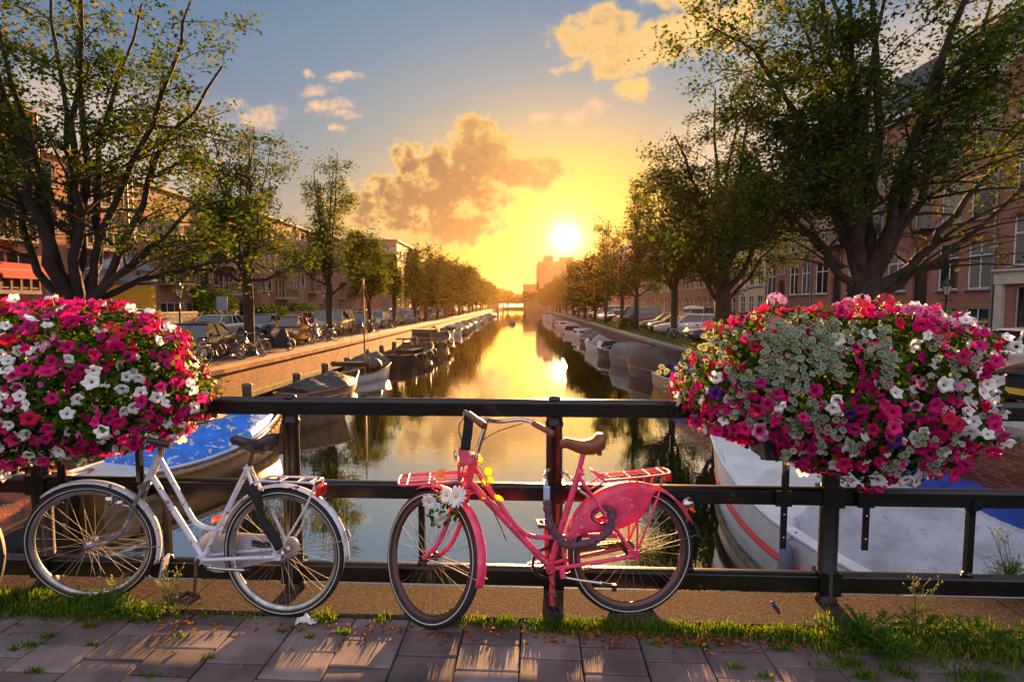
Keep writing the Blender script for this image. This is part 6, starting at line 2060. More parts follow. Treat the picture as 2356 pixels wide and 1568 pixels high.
def car(kind, col, x, y, rz, label, group, z=None):
    body, glass, ty, rim, ar, hl, tl, pl, gr, st, ax, rw = car_meshes(kind)
    T = thing('parked_car', label, 'car', (x, y, street_z(y) + .004 if z is None else z), R(rz), group)
    o = link('body', body, T); o.material_slots[0].link = 'OBJECT'; o.material_slots[0].material = PAINT[col]
    md = o.modifiers.new('e', 'BEVEL'); md.width = .02; md.segments = 2; md.limit_method = 'ANGLE'; md.angle_limit = R(40)
    for n_, me in glass:
        link(n_, me, T)
    wm_ = [q[1] for q in st if abs(q[0]) < 1.4][0]
    for sy in (-1, 1):
        for sx in (-1, 1):
            w = link('wheel', ty, T); w.location = (sx * (wm_ - .09), sy * ax, rw)
            r_ = link('rim', rim, w)
            a = link('wheel_arch', ar, T); a.location = (sx * (wm_ + .003), sy * ax, rw + .02)
    y0, w0, _, zt0 = st[1]; y1, w1, _, zt1 = st[-2]
    for sx in (-1, 1):
        h = link('headlight', hl, T); h.location = (sx * (w0 - .14), y0 - .02, zt0 - .10); h.rotation_euler = (0, 0, sx * .35)
        t = link('tail_light', tl, T); t.location = (sx * (w1 - .06), y1 + .03, zt1 - .16); t.rotation_euler = (0, 0, -sx * .2)
    p = link('number_plate', pl, T); p.location = (0, st[0][0] - .035, .42); p = link('number_plate', pl, T); p.location = (0, st[-1][0] + .03, .66)
    p = link('grille', gr, T); p.location = (0, y0 - .06, .46)
    return T


for n_, c in dict(bronze=(.11, .075, .055), black=(.012, .012, .014), silver=(.46, .47, .50), grey=(.15, .16, .18), red=(.50, .025, .03), orange=(.42, .17, .03), gold=(.34, .24, .11), navy=(.03, .045, .12), white=(.72, .72, .76), darkred=(.16, .02, .025), blue=(.14, .24, .42), green=(.06, .085, .06), paleblue=(.40, .46, .54)).items():
    paint(n_, c)
GL, GR = 'cars parked along the left quay', 'cars parked along the right quay'
car('saloon', 'bronze', -12.9, 21.6, 6, 'old dark bronze saloon nearest on the left quay', GL)
car('micro', 'orange', -12.3, 29.6, 4, 'tiny orange and black two-seater beside the covered motorbike', GL)
for k_, c, x, y, lab in (('fourbyfour', 'gold', -13.0, 38.6, 'gold off-roader behind the cluster of bicycles at the thin elm'), ('hatch', 'navy', -12.8, 44.2, 'navy hatchback second behind the gold off-roader'), ('hatch', 'silver', -12.9, 50.0, 'silver hatchback by the fifth elm of the left quay'),
                         ('saloon', 'gold', -12.9, 56.2, 'sunlit gold saloon behind the fifth elm'), ('estate', 'paleblue', -12.9, 62.4, 'pale blue estate car in the left quay line'), ('hatch', 'grey', -12.9, 69.0, 'grey hatchback in the left quay line'), ('hatch', 'blue', -12.9, 75, 'blue hatchback by the tall ragged elm'), ('saloon', 'silver', -12.9, 81.5, 'silver saloon far along the left quay'), ('hatch', 'white', -12.9, 88, 'white hatchback far along the left quay'), ('van', 'black', -12.9, 97, 'black van at the end of the left quay line'), ('hatch', 'grey', -12.9, 106, 'last grey hatchback of the left quay line'),
                         ('estate', 'silver', -18.8, 33.6, 'silver estate car behind the old bronze saloon'), ('saloon', 'grey', -18.8, 40.2, 'dark grey saloon left of the red car'), ('hatch', 'red', -18.8, 46.2, 'red hatchback parked beside the hedge'), ('saloon', 'silver', -18.8, 52.0, 'silver saloon right of the red hatchback across the road'), ('hatch', 'grey', -18.8, 58.5, 'grey hatchback across the road behind the thin elm'), ('estate', 'navy', -18.8, 64.8, 'navy estate car across the road'),
                         ('hatch', 'paleblue', -18.8, 71, 'pale blue hatchback across the road'), ('estate', 'grey', -18.8, 77.5, 'grey estate car across the road near the brown corner block'), ('hatch', 'darkred', -18.8, 84, 'dark red hatchback across the road near the brown corner block'), ('hatch', 'blue', -18.8, 91, 'blue hatchback across the road near the far hedge'), ('estate', 'silver', -18.8, 98, 'silver estate car across the road near the far hedge')):
    car(k_, c, x, y, random.uniform(-2, 2), lab, GL)
car('hatch', 'black', 11.0, 9.9, -86, 'black car at the right picture edge beside the flower trough', GR)
car('hatch', 'white', 14.6, 15.6, 178, 'white hatchback seen from behind at the right picture edge', GR)
for k_, c, x, y, lab in (('saloon', 'navy', 11.7, 30.6, 'dark navy saloon half hidden by the silver trailing leaves'), ('estate', 'silver', 11.8, 37.6, 'silver estate car nose to the water behind parked bicycles'), ('hatch', 'black', 11.8, 40.6, 'black hatchback just beyond the silver estate car'), ('estate', 'green', 12.0, 43.6, 'dull green estate car third beyond the navy saloon'),
                         ('saloon', 'darkred', 12.0, 53.0, 'dark saloon with a sloping tail left of the quay bush'), ('van', 'grey', 12.4, 56.4, 'grey van behind the sloping dark saloon'), ('hatch', 'black', 12.2, 63, 'black hatchback in the haze beside the boats'), ('estate', 'silver', 12.2, 67, 'silver estate car in the haze on the right quay'), ('van', 'white', 12.4, 73, 'white van in the haze on the right quay'), ('hatch', 'darkred', 12.2, 79, 'dark red hatchback in the haze on the right quay'), ('saloon', 'silver', 12.3, 87, 'far silver saloon in the haze on the right quay'), ('hatch', 'grey', 12.4, 95, 'far grey hatchback in the haze on the right quay'), ('estate', 'black', 12.6, 104, 'far black estate car in the haze on the right quay')):
    car(k_, c, x, y, -90 + random.uniform(-4, 4), lab, GR)
for k_, c, x, y, lab in (('estate', 'grey', 19.6, 33, 'grey estate car before the red brick houses'), ('hatch', 'navy', 19.6, 46, 'navy hatchback before the dark brick house'), ('van', 'green', 19.6, 53, 'green van before the pale rendered house')):
    car(k_, c, x, y, random.uniform(-3, 3), lab, GR)

# ---- parked bicycles
def small_bike_meshes(fm):
    b = MB()
    ry_ = Matrix.Rotation(R(-90), 3, 'X')
    b.lathe([(.325 + .018 * math.cos(t), .018 * math.sin(t)) for t in [2 * math.pi * i / 6 for i in range(7)]], 24, rot=ry_, mi=0); b.lathe([(.30, -.009), (.285, 0), (.30, .009)], 24, rot=ry_, mi=1)
    for i in range(14):
        a = 2 * math.pi * i / 14
        b.tube([(0, .02 * (-1) ** i, 0), (.29 * math.cos(a), 0, .29 * math.sin(a))], .002, 3, caps=False, mi=1)
    b.tube([(0, -.05, 0), (0, .05, 0)], .02, 8, mi=1)
    wh = b.mesh('wheel', [m_rubber, m_alu])
    b = MB()
    b.tube([(-.82, 0, .66), (-.75, 0, .88)], .02, 6); b.tube([(-.80, 0, .72), (-.46, 0, .29)], .017, 6); b.tube([(-.76, 0, .84), (-.60, 0, .56), (-.36, 0, .50)], .015, 6); b.tube([(-.46, 0, .29), (-.20, 0, .84)], .016, 6)
    for s in (-1, 1):
        b.tube([(-.21, s * .02, .78), (0, s * .06, .34)], .009, 5); b.tube([(-.46, s * .03, .29), (0, s * .06, .34)], .011, 5); b.tube([(-.83, s * .04, .66), (-.95, s * .05, .46), (-1.06, s * .055, .34)], .011, 5)
        b.tube([(-.18, s * .05, .72), (.2, s * .06, .74), (0, s * .06, .36)], .008, 5)
    b.tube(arc((0, .34), .365, R(160), R(0), 12), .018, 4); b.tube(arc((-1.06, .34), .365, R(140), R(-10), 12), .018, 4)
    fr = b.mesh('frame', fm)
    b = MB(); b.tube([(-.75, 0, .86), (-.70, 0, 1.02)], .014, 6); b.tube([(-.55, -.29, 1.03), (-.68, -.22, 1.05), (-.70, 0, 1.02), (-.68, .22, 1.05), (-.55, .29, 1.03)], .013, 6); hb_ = b.mesh('handlebar', m_chrome)
    b = MB(); b.ball((-.17, 0, .95), .1, 8, 5, 0, (1.35, .8, .45)); b.tube([(-.20, 0, .84), (-.17, 0, .93)], .013, 5); sa = b.mesh('saddle', m_bkleather)
    b = MB(); b.bar((-.46, -.05, .29), (-.40, -.06, .14), .02, .012); b.bar((-.46, .05, .29), (-.52, .06, .44), .02, .012); b.box((-.40, -.11, .14), (.08, .09, .02)); b.box((-.52, .11, .44), (.08, .09, .02)); b.lathe([(.09, -.01), (.09, .01), (0, .01)], 14, o=(-.46, .03, .29), rot=Matrix.Rotation(R(90), 3, 'X')); cr = b.mesh('crank', m_greasy)
    return wh, fr, hb_, sa, cr


SBK = [small_bike_meshes(m_) for m_ in (m_black, mat('dull_blue_enamel', (.07, .10, .16), .4), mat('silver_enamel', (.36, .36, .38), .35, metal=.3), mat('dark_red_enamel', (.18, .025, .025), .4))]


def parked_bike(x, y, rz, ci, lean, label, group):
    wh, fr, hb_, sa, cr = SBK[ci]
    T = thing('parked_bicycle', label, 'bicycle', (0, 0, 0), 0, group)
    for xx in (0, -1.06):
        w = link('wheel', wh, T); w.location = (xx, 0, .34)
    for n_, me in (('frame', fr), ('handlebar', hb_), ('saddle', sa), ('crank', cr)):
        link(n_, me, T)
    T.matrix_world = Matrix.Translation((x, y, street_z(y))) @ Matrix.Rotation(R(rz), 4, 'Z') @ Matrix.Rotation(R(lean), 4, 'X')


GB = 'bicycles parked along the left quay'
for a in ((-11.0, 18.9, 70, 2, 4, 'silver bicycle nearest the water before the old bronze saloon'), (-10.9, 21.3, 35, 0, 8, 'black bicycle leaning on the near side of the second elm'), (-11.1, 22.0, 10, 3, 10, 'dark red bicycle leaning on the second elm'), (-10.6, 22.4, 60, 2, 7, 'silver bicycle on the water side of the second elm'), (-11.7, 21.5, 50, 1, -6, 'blue bicycle between the second elm and the old bronze saloon'),
          (-11.0, 31.2, 60, 0, 6, 'black bicycle at the foot of the thin elm'), (-11.6, 31.6, 80, 2, -6, 'silver bicycle left of the thin elm'), (-10.8, 32.2, 40, 1, 6, 'blue bicycle on the water side of the thin elm'), (-11.9, 32.6, 70, 0, -8, 'black bicycle behind the thin elm'), (-11.0, 40.2, 60, 3, 6, 'dark red bicycle at the foot of the dense round elm'), (-11.6, 40.6, 75, 0, -6, 'black bicycle left of the dense round elm'), (-10.9, 41.9, 50, 2, 8, 'silver bicycle on the water side of the dense round elm'),
          (-11.0, 48.6, 60, 0, 6, 'black bicycle at the foot of the fifth elm'), (-11.5, 49.0, 75, 1, -6, 'blue bicycle left of the fifth elm'), (-11.0, 58.6, 60, 2, 6, 'silver bicycle at the foot of the upright elm'), (-11.5, 59.0, 70, 0, -6, 'black bicycle left of the upright elm')):
    parked_bike(*a, GB)
GB2 = 'bicycles parked by the right quay trees'
for a in ((10.5, 32.2, 185, 0, 5, 'black bicycle leaning on the rounded elm'), (11.2, 32.8, 170, 1, -7, 'blue bicycle behind the rounded elm'), (11.9, 33.4, 200, 0, 6, 'black bicycle between the rounded elm and the silver estate car'), (9.2, 31.9, 170, 2, 5, 'silver bicycle lying towards the water by the rounded elm')):
    parked_bike(*a, GB2)
# covered motorbike
cm = thing('covered_motorbike', 'motorbike under a black cover on the left quay with its front wheel showing', 'motorbike', (-11.45, 25.6, street_z(25.6)), R(-12))
rows = []
for i in range(15):
    t = i / 14; x = -1.05 + 1.75 * t
    hgt = .62 + .48 * math.exp(-((t - .82) / .10) ** 2) + .12 * math.exp(-((t - .35) / .2) ** 2) - .25 * max(0, t - .9) * 10 * .5 - .2 * max(0, .1 - t) * 10
    w = .30 + .06 * math.sin(t * 8)
    rows.append([(x + .02 * math.sin(k * 2.1 + i), w * math.cos(math.pi * k / 10) * (1.15 if k in (0, 10) else 1) * (1 + .08 * math.sin(i * 2 + k)), .12 + (hgt - .12) * math.sin(math.pi * k / 10) ** .6 + .02 * math.sin(3 * i + k)) for k in range(11)])
b = MB(); b.grid(rows, 0, True); b.add(rows[0], [tuple(range(11))]); b.add(rows[-1], [tuple(range(11))]); b.build('cover', m_blkcloth, cm)
wv = link('wheel', SBK[0][0], cm); wv.location = (.72, 0, .31); wv.scale = (.92, 2.5, .92)
b = MB(); b.tube([(.72, -.07, .31), (.55, -.09, .75)], .02, 6); b.tube([(.72, .07, .31), (.55, .09, .75)], .02, 6); b.build('fork', m_chrome, cm)

# ---- street furniture
col_ = thing('advertising_column', 'yellow round advertising column with grey conical roof on the left quay', 'advertising column', (-13.0, 17.9, street_z(17.9)))
col_.scale = (1, 1, 1.1)
m_yel = mat('yellow_poster_paint', (.72, .36, .012), .45, var=(2, .15)); m_zinc = mat('zinc_roof', (.24, .25, .27), .5, metal=.3, var=(3, .3)); m_colb = mat('column_stone', (.34, .29, .25), .8)
b = MB(); b.lathe([(.88, .42), (.88, 2.55)], 40); b.build('poster_drum', m_yel, col_)
b = MB(); b.lathe([(.98, -.02), (.98, .3), (.92, .42), (.88, .43)], 32); b.build('base', m_colb, col_)
b = MB(); b.lathe([(.89, 2.54), (.96, 2.60), (.96, 2.70), (.92, 2.78)], 36); b.build('cornice', m_zinc, col_)
b = MB(); b.lathe([(.90, 2.77), (.90, 2.98)], 36); b.build('vent_band', m_colb, col_)
for i in range(9):
    a = 2 * math.pi * (i + .3) / 9; b = MB(); b.lathe([(.055, 0), (.05, .012), (0, .012)], 12, o=(.895 * math.cos(a), .895 * math.sin(a), 2.88), rot=Vector((math.cos(a), math.sin(a), 0)).to_track_quat('Z', 'Y').to_matrix()); b.build('vent', m_black, col_)
b = MB(); b.lathe([(1.0, 2.97), (.98, 3.0), (.62, 3.20), (.26, 3.36), (.12, 3.41), (.10, 3.44), (.14, 3.48), (.06, 3.54), (.08, 3.58), (.03, 3.64), (0, 3.70)], 32); b.build('roof', m_zinc, col_)
m_post = mat('dark_poster', (.035, .05, .06), .6); m_let = mat('poster_lettering', (.50, .46, .36), .7)
for a0, a1, nm, m_ in ((-118, -92, 'poster', m_post), (-90, -62, 'poster', m_post)):
    b = MB(); b.grid([[(.888 * math.cos(R(a0 + (a1 - a0) * i / 10)), .888 * math.sin(R(a0 + (a1 - a0) * i / 10)), z_) for z_ in (1.1, 2.06)] for i in range(11)]); b.build(nm, m_, col_)
fc = bpy.data.curves.new('poster_text', 'FONT'); fc.body = 'Ribbers'; fc.size = .155; fc.align_x = 'CENTER'; fc.extrude = .003; fc.materials.append(m_let)
tmp = link('poster_text', fc); dg = bpy.context.evaluated_depsgraph_get(); me = bpy.data.meshes.new_from_object(tmp.evaluated_get(dg)); bpy.data.objects.remove(tmp)
for v_ in me.vertices:
    a = R(-76) + v_.co.x / .895; r_ = .8915 + v_.co.z
    v_.co = (r_ * math.cos(a), r_ * math.sin(a), 1.90 + v_.co.y)
link('poster_lettering', me, col_)
b = MB()
for i in range(5):
    z_ = 1.92 - i * .10; a0, a1 = -114, -97 - (i * 3 % 7)
    b.grid([[(.8915 * math.cos(R(a0 + (a1 - a0) * k / 6)), .8915 * math.sin(R(a0 + (a1 - a0) * k / 6)), z_ + d_) for d_ in (0, .028)] for k in range(7)])
b.build('poster_lines', mat('poster_grey_lines', (.16, .19, .20), .7), col_)


m_lamp = mat('lamp_post_iron', (.012, .013, .012), .4); m_lglass = mat('lantern_glass', (.55, .48, .34), .15, spec=.6)


def street_lamp(x, y, label):
    T = thing('street_lamp', label, 'street lamp', (x, y, street_z(y)), 0, 'lantern street lamps')
    b = MB(); b.lathe([(.16, 0), (.16, .12), (.10, .2), (.085, .75), (.11, .78), (.06, .9), (.045, 1.9), (.065, 1.95), (.04, 2.0), (.035, 2.5), (.08, 2.55), (.05, 2.6)], 14); b.tube([(-.30, 0, 2.35), (.30, 0, 2.35)], .018, 6); b.ball((-.3, 0, 2.35), .03, 8, 5); b.ball((.3, 0, 2.35), .03, 8, 5); b.build('post', m_lamp, T)
    b = MB(); b.lathe([(.10, 2.60), (.215, 3.02)], 6, smooth=False); b.build('lantern_glass', m_lglass, T)
    b = MB()
    for i in range(6):
        a = 2 * math.pi * i / 6; b.tube([(.102 * math.cos(a), .102 * math.sin(a), 2.60), (.218 * math.cos(a), .218 * math.sin(a), 3.02)], .012, 4)
    b.lathe([(.24, 3.01), (.25, 3.04), (.12, 3.20), (.09, 3.26), (.10, 3.30), (.03, 3.36), (.02, 3.46), (0, 3.48)], 12); b.lathe([(.11, 2.57), (.11, 2.61)], 6); b.build('lantern_cap', m_lamp, T)
    return T


street_lamp(-18.6, 29.8, 'lantern street lamp right of the yellow advertising column')
street_lamp(20.0, 25.6, 'lantern street lamp before the arched doorway on the right')
street_lamp(-16.9, 47.5, 'lantern street lamp behind the thin elm')
sg = thing('road_sign', 'small grey-blue road sign on a post before the grey garden wall', 'road sign', (-20.4, 37.5, street_z(37.5)))
b = MB(); b.tube([(0, 0, 0), (0, 0, 2.7)], .035, 8); b.build('post', m_gut, sg)
b = MB(); b.box((0, -.05, 2.2), (.75, .03, .95)); b.build('sign_plate', mat('sign_blue_grey', (.20, .26, .34), .5), sg)
cb = thing('utility_cabinet', 'dark street cabinet with pale pitched roof behind the silver estate car', 'cabinet', (20.4, 63, street_z(63)))
b = MB(); b.box((0, 0, .8), (1.7, 1.2, 1.6)); b.build('body', mat('cabinet_brown', (.06, .045, .04), .6), cb)
b = MB(); b.prism([(-1.0, 1.6), (1.0, 1.6), (.8, 1.85), (0, 1.98), (-.8, 1.85)], 'y', -.7, .7); b.build('roof', m_wframe, cb)
b = MB(); b.box((-.6, -.62, .9), (.3, .04, 1.0)); b.build('door_panel', m_sill, cb)
P, Nn = superell(1800, 2.2); P = P * rng.uniform(.5, 1.05, 1800)[:, None] * np.array([.9, 2.0, .75]); V, F = diamonds(P, .17)
o = link('quay_bush', raw_mesh('quay_bush', V, F, m_ivy)); o.location = (9.6, 46.5, -.2); tag(o, 'low bush on the verge between the parked cars and the moored boats', 'bush')
P = np.column_stack([rng.uniform(8.4, 10.3, 2600), rng.uniform(13, 70, 2600), np.zeros(2600)]); P[:, 2] = [street_z(y) for y in P[:, 1]]
V, F = blades(P, np.full(2600, .28), .7, .02); tag(link('verge_grass', raw_mesh('verge_grass', V, F, m_grass)), kind='stuff')

# ================================================================== boats and the water's furniture
random.seed(9); rng = np.random.default_rng(9)
m_varn = mat('varnished_planking', (.30, .15, .05), .35, var=(3, .35), coat=.4, bump=(12, .4, .004))
m_oak = mat('weathered_oak', (.15, .095, .05), .7, var=(4, .45), bump=(16, .7, .006))
m_bhull = mat('black_hull', (.016, .015, .014), .4, var=(3, .4))
m_whull = mat('white_hull', (.66, .65, .68), .35, var=(2.5, .14), wear=(7, .70, (.42, .38, .34)), coat=.3)
m_ghull = mat('grey_hull', (.14, .14, .15), .45)
m_orhull = mat('orange_varnish_hull', (.52, .24, .045), .35, coat=.4)
m_redstr = mat('red_rubbing_strake', (.62, .04, .03), .4)
m_floor = mat('boat_floor', (.10, .075, .05), .8, var=(6, .4))
m_rope = mat('rope', (.34, .20, .09), .9, bump=(140, 1.0, .006))


def tarp(name, col, alt=None, th=.62, rough=.45):
    m_ = mat(name, col, rough, var=(3, .25), bump=(9, .8, .03), wear=(5, th, alt) if alt else None)
    return m_


m_tblue = tarp('blue_tarpaulin', (.03, .20, .78), (.72, .66, .58), .565, .3)
m_tgrey = tarp('grey_tarpaulin', (.36, .36, .41), (.27, .27, .31), .58)
m_tdark = tarp('dark_tarpaulin', (.045, .04, .036)); m_tbrown = tarp('brown_canopy', (.05, .036, .027)); m_tgreen = tarp('green_tarpaulin', (.05, .065, .055)); m_tlgrey = tarp('pale_tarpaulin', (.24, .22, .21)); m_tmid = tarp('mid_grey_canvas', (.15, .14, .14)); m_trust = tarp('rust_red_tarpaulin', (.26, .05, .02), (.05, .03, .02), .52); m_tnavy = tarp('navy_cover', (.02, .05, .30), None, .6, .3)


def hull_shape(L, B, H, bow, stern, tw, k=17):
    out = []
    for i in range(k):
        t = i / (k - 1)
        bb = B / 2 * (min(1, tw + (1 - tw) * math.sin(min(1, t / .42) * math.pi / 2)) if t < .45 else (1 - ((t - .45) / .55) ** 2.3))
        z = H + (bow - H) * max(0, (t - .35) / .65) ** 1.8 + (stern - H) * max(0, (.35 - t) / .35) ** 1.6
        out.append((L * (t - .5), max(bb, .012), z, t))
    return out


def boat(label, x, y, rz, L, B, H=.42, bow=.62, stern=.46, tw=.72, hull=None, gun=None, cover=None, cov=(.05, .78), ridge=.35, benches=2, name='moored_boat', group='boats moored along the canal', strake=None, extra=None, deck=None, cov_side=.0):
    T = thing(name, label, 'boat', (x, y, WZ), R(rz), group)
    S = hull_shape(L, B, H, bow, stern, tw)
    b = MB(); rows = []
    for y_, w, z, t in S:
        kz = -.32 + .30 * max(0, (t - .8) / .2) ** 2
        sec = [(0, kz), (w * .55, kz * .75), (w * .84, -.02 + .06 * t), (w * .96, z * .5), (w, z)]
        yo = y_ + (0 if t < .85 else .0)
        rows.append([(-px, yo + (pz / max(z, .1)) * .22 * max(0, (t - .8) / .2), pz) for px, pz in reversed(sec)] + [(px, yo + (pz / max(z, .1)) * .22 * max(0, (t - .8) / .2), pz) for px, pz in sec[1:]])
    b.grid(rows, 0, True); b.add(rows[0], [tuple(range(len(rows[0])))])
    # inner skin
    rin = [[(-w * .93, y_ + .22 * max(0, (t - .8) / .2), z - .01), (-w * .86, y_ * .985, max(z - .36, .06)), (w * .86, y_ * .985, max(z - .36, .06)), (w * .93, y_ + .22 * max(0, (t - .8) / .2), z - .01)] for y_, w, z, t in S]
    b.grid(rin, 1, False)
    b.build('hull', [hull or m_oak, m_floor], T, fix=False)
    g = MB()
    for s in (-1, 1):
        g.tube([(s * w * .985, y_ + .22 * max(0, (t - .8) / .2), z + .005) for y_, w, z, t in S], .032, 6)
    g.tube([(-S[0][1] * .98, S[0][0], S[0][2]), (S[0][1] * .98, S[0][0], S[0][2])], .03, 6)
    g.build('gunwale', gun or m_varn, T)
    if strake:
        g = MB()
        for s in (-1, 1):
            g.tube([(s * (w * .985 + .012), y_ + .1 * max(0, (t - .8) / .2), z * .60) for y_, w, z, t in S], .035, 6)
        g.build('rubbing_strake', strake, T)
    if deck:
        d = [q for q in S if q[3] > .5]
        g = MB(); g.grid([[(-w * .95, y_ + .22 * max(0, (t - .8) / .2), z), (0, y_ + .22 * max(0, (t - .8) / .2), z + .07), (w * .95, y_ + .22 * max(0, (t - .8) / .2), z)] for y_, w, z, t in d]); g.build('foredeck', deck, T)
    if cover is not None:
        d = [q for q in S if cov[0] <= q[3] <= cov[1]]
        rows = []
        for i, (y_, w, z, t) in enumerate(d):
            e = min(1, min(i, len(d) - 1 - i) / 2.0)
            rg = ridge * (.45 + .55 * e) * (1 + .12 * math.sin(i * 2.2))
            row = []
            for k in range(13):
                q = -1 + k / 6
                zz = z + .035 + rg * (1 - abs(q) ** (1.3 + .5 * math.sin(i))) + .022 * math.sin(k * 2.4 + i * 1.9) + .05 * abs(math.sin(i * 1.35 + q * 2.2)) * (1 - q * q)
                if abs(q) > .99: zz = z - .05 - cov_side + .02 * math.sin(i * 2.7)
                row.append((q * w * (1.05 if abs(q) > .8 else 1.0), y_ + .02 * math.sin(k + i), zz))
            rows.append(row)
        g = MB(); g.grid(rows, 0, True); g.add(rows[0], [tuple(range(13))]); g.add(rows[-1], [tuple(range(13))]); g.build('cover', cover, T)
    else:
        for i in range(benches):
            yb_ = L * (-.28 + .5 * i / max(1, benches)); w = np.interp(yb_, [q[0] for q in S], [q[1] for q in S])
            g = MB(); g.box((0, yb_, H - .13), (2 * w * .9, .26, .04)); g.build('bench', m_varn, T)
    if extra:
        extra(T, S)
    return T


def outboard(T, S):
    g = MB(); g.box((0, S[0][0] - .18, S[0][2] + .18), (.22, .32, .30), taper=.8); g.box((0, S[0][0] - .16, -.05), (.08, .14, .6)); g.build('outboard_motor', m_bkplastic, T)


def windshield(T, S):
    w = S[9][1] * .8; y_ = S[10][0]; z = S[10][2]
    g = MB(); g.add([(-w, y_, z), (w, y_, z), (w * .85, y_ - .25, z + .42), (-w * .85, y_ - .25, z + .42)], [(0, 1, 2, 3)]); g.build('windscreen', m_cglass, T)
    g = MB()
    for s in (-1, 1):
        g.tube([(s * w, y_, z), (s * w * .85, y_ - .25, z + .42), (s * w * .9, y_ - .9, z + .05)], .018, 5)
    g.tube([(-w * .85, y_ - .25, z + .42), (w * .85, y_ - .25, z + .42)], .018, 5); g.build('windscreen_frame', m_chrome, T); outboard(T, S)


def cabin(T, S, h=.62, y0=-.05, y1=.22, m_=None):
    L = -2 * S[0][0]; w = S[9][1] * .74; z = .30
    g = MB(); g.box((0, L * (y0 + y1) / 2, z + h / 2 + .1), (2 * w, L * (y1 - y0), h), taper=.86); g.box((0, L * (y0 + y1) / 2, z + h + .12), (2 * w * .92, L * (y1 - y0) * .95, .05)); g.build('cabin', m_ or m_whull, T)
    for s in (-1, 1):
        for k in (.3, .7):
            q = MB(); q.box((s * w * .945, L * (y0 + (y1 - y0) * k), z + h * .72), (.04, L * (y1 - y0) * .28, h * .34)); q.build('window', m_cglass, T)
    q = MB(); q.box((0, L * y0 - .0, z + h * .74), (w * 1.3, .05, h * .32)); q.build('window', m_cglass, T)


def canopy(mt, h=.95):
    def f(T, S):
        rows = []
        d = [q for q in S if .06 < q[3] < .82]
        for i, (y_, w, z, t) in enumerate(d):
            u_ = i / (len(d) - 1)
            hh = h * min(1, u_ / .16 + .35, (1 - u_) / .30 + .12)
            rows.append([(w * 1.0 * q, y_, z + .03 + hh * min(1, (1 - abs(q)) / .22) * (1 + .05 * math.cos(q * 1.5)) + .012 * math.sin(i * 2 + k)) for k, q in enumerate((-1, -.93, -.82, -.5, 0, .5, .82, .93, 1))])
        g = MB(); g.grid(rows, 0, True); g.add(rows[0], [tuple(range(9))]); g.add(rows[-1], [tuple(range(9))]); g.build('canopy', mt, T); outboard(T, S)
    return f


# ---- left bank
boat('dark boat under a rust red cover seen behind the white bicycle front wheel', -7.7, 7.0, -8, 4.0, 1.6, cover=m_trust, hull=m_bhull, cov=(.35, .95), ridge=.28)
def rope_fender(T, S):
    g = MB()
    for s in (-1, 1):
        pts = []
        base_ = [(s * (w * .99 + .05), y_ + .18 * max(0, (t - .8) / .2), z * .80) for y_, w, z, t in S]
        pts = bez(base_, 120)
        g.tube(pts, [.045 + .010 * math.sin(i * 1.4) for i in range(len(pts))], 8)
    g.build('rope_fender', m_rope, T)
    d = [q for q in S if q[3] < .30]
    g = MB(); g.grid([[(-w * .95, y_, z + .02), (w * .95, y_, z + .02)] for y_, w, z, t in d]); g.build('stern_deck', m_whull, T)
boat('wooden boat under a crumpled blue tarpaulin with rope fender', -6.55, 10.9, -17, 4.5, 1.75, .55, .92, .62, .6, hull=m_varn, gun=m_whull, cover=m_tblue, cov=(.18, .97), ridge=.30, extra=rope_fender, cov_side=.10)
boat('open varnished rowing boat beyond the blue tarpaulin boat', -6.7, 14.6, -38, 4.6, 1.5, .42, .75, .5, .6, hull=m_oak, benches=3)
boat('broad wooden punt against the left quay wall', -8.9, 13.2, -8, 4.8, 1.5, .36, .5, .4, .7, hull=m_oak, benches=2)
boat('dark covered dinghy left of the white sailing boat', -7.25, 20.3, -13, 4.4, 1.75, .42, .7, .45, .7, hull=m_oak, cover=m_tdark, ridge=.34)


def sail_rig(T, S):
    g = MB(); g.tube([(0, .3, .2), (0, .3, 4.6)], [.05, .028], 8); g.build('mast', m_varn, T)
    g = MB()
    for e in ((0, S[-1][0], S[-1][2]), (-S[8][1], -.2, S[8][2]), (S[8][1], -.2, S[8][2]), (0, S[0][0], S[0][2])):
        g.tube([(0, .3, 4.5), e], .010, 4)
    g.build('rigging', m_rope, T)
    g = MB(); g.tube([(0, .25, .75), (0, -1.7, .95)], .11, 8); g.build('furled_sail', m_tdark, T)
    g = MB(); g.ball((0, .9, .62), .5, 10, 6, 0, (.8, .75, .7)); g.build('sail_bag', m_tdark, T)


boat('small white sailing boat with bare mast and varnished rail', -7.1, 24.4, -26, 3.8, 1.5, .38, .62, .42, .66, hull=m_whull, benches=2, extra=sail_rig)
boat('small dark boat with green cover moored before the black barge', -7.7, 28.6, -18, 3.6, 1.5, .4, .6, .42, hull=m_ghull, cover=m_tgreen, ridge=.42)


def barge_bits(T, S):
    for s in (-1, 1):
        for k in (3, 6, 9, 12):
            y_, w, z, t = S[k]
            g = MB(); g.tube([(s * (w + .08), y_ + .24 * math.cos(a), z * .6 + .24 * math.sin(a)) for a in [2 * math.pi * i / 14 for i in range(14)]], .07, 6, closed=True); g.build('tyre_fender', m_rubber, T)
    g = MB(); g.tube([(-.5, S[13][0], S[13][2]), (-.5, S[13][0], S[13][2] + .7)], .05, 6); g.tube([(.5, S[13][0], S[13][2]), (.5, S[13][0], S[13][2] + .7)], .05, 6); g.box((0, 0, .62), (1.0, 1.6, .35)); g.build('deck_fittings', m_bhull, T)['kind'] = 'stuff'
    g = MB(); g.tube([(-.75 + .25 * math.cos(a), S[14][0], S[14][2] + .25 + .25 * math.sin(a)) for a in [2 * math.pi * i / 16 for i in range(16)]], .07, 6, closed=True); g.build('life_ring', mat('faded_life_ring', (.50, .24, .13), .7), T)


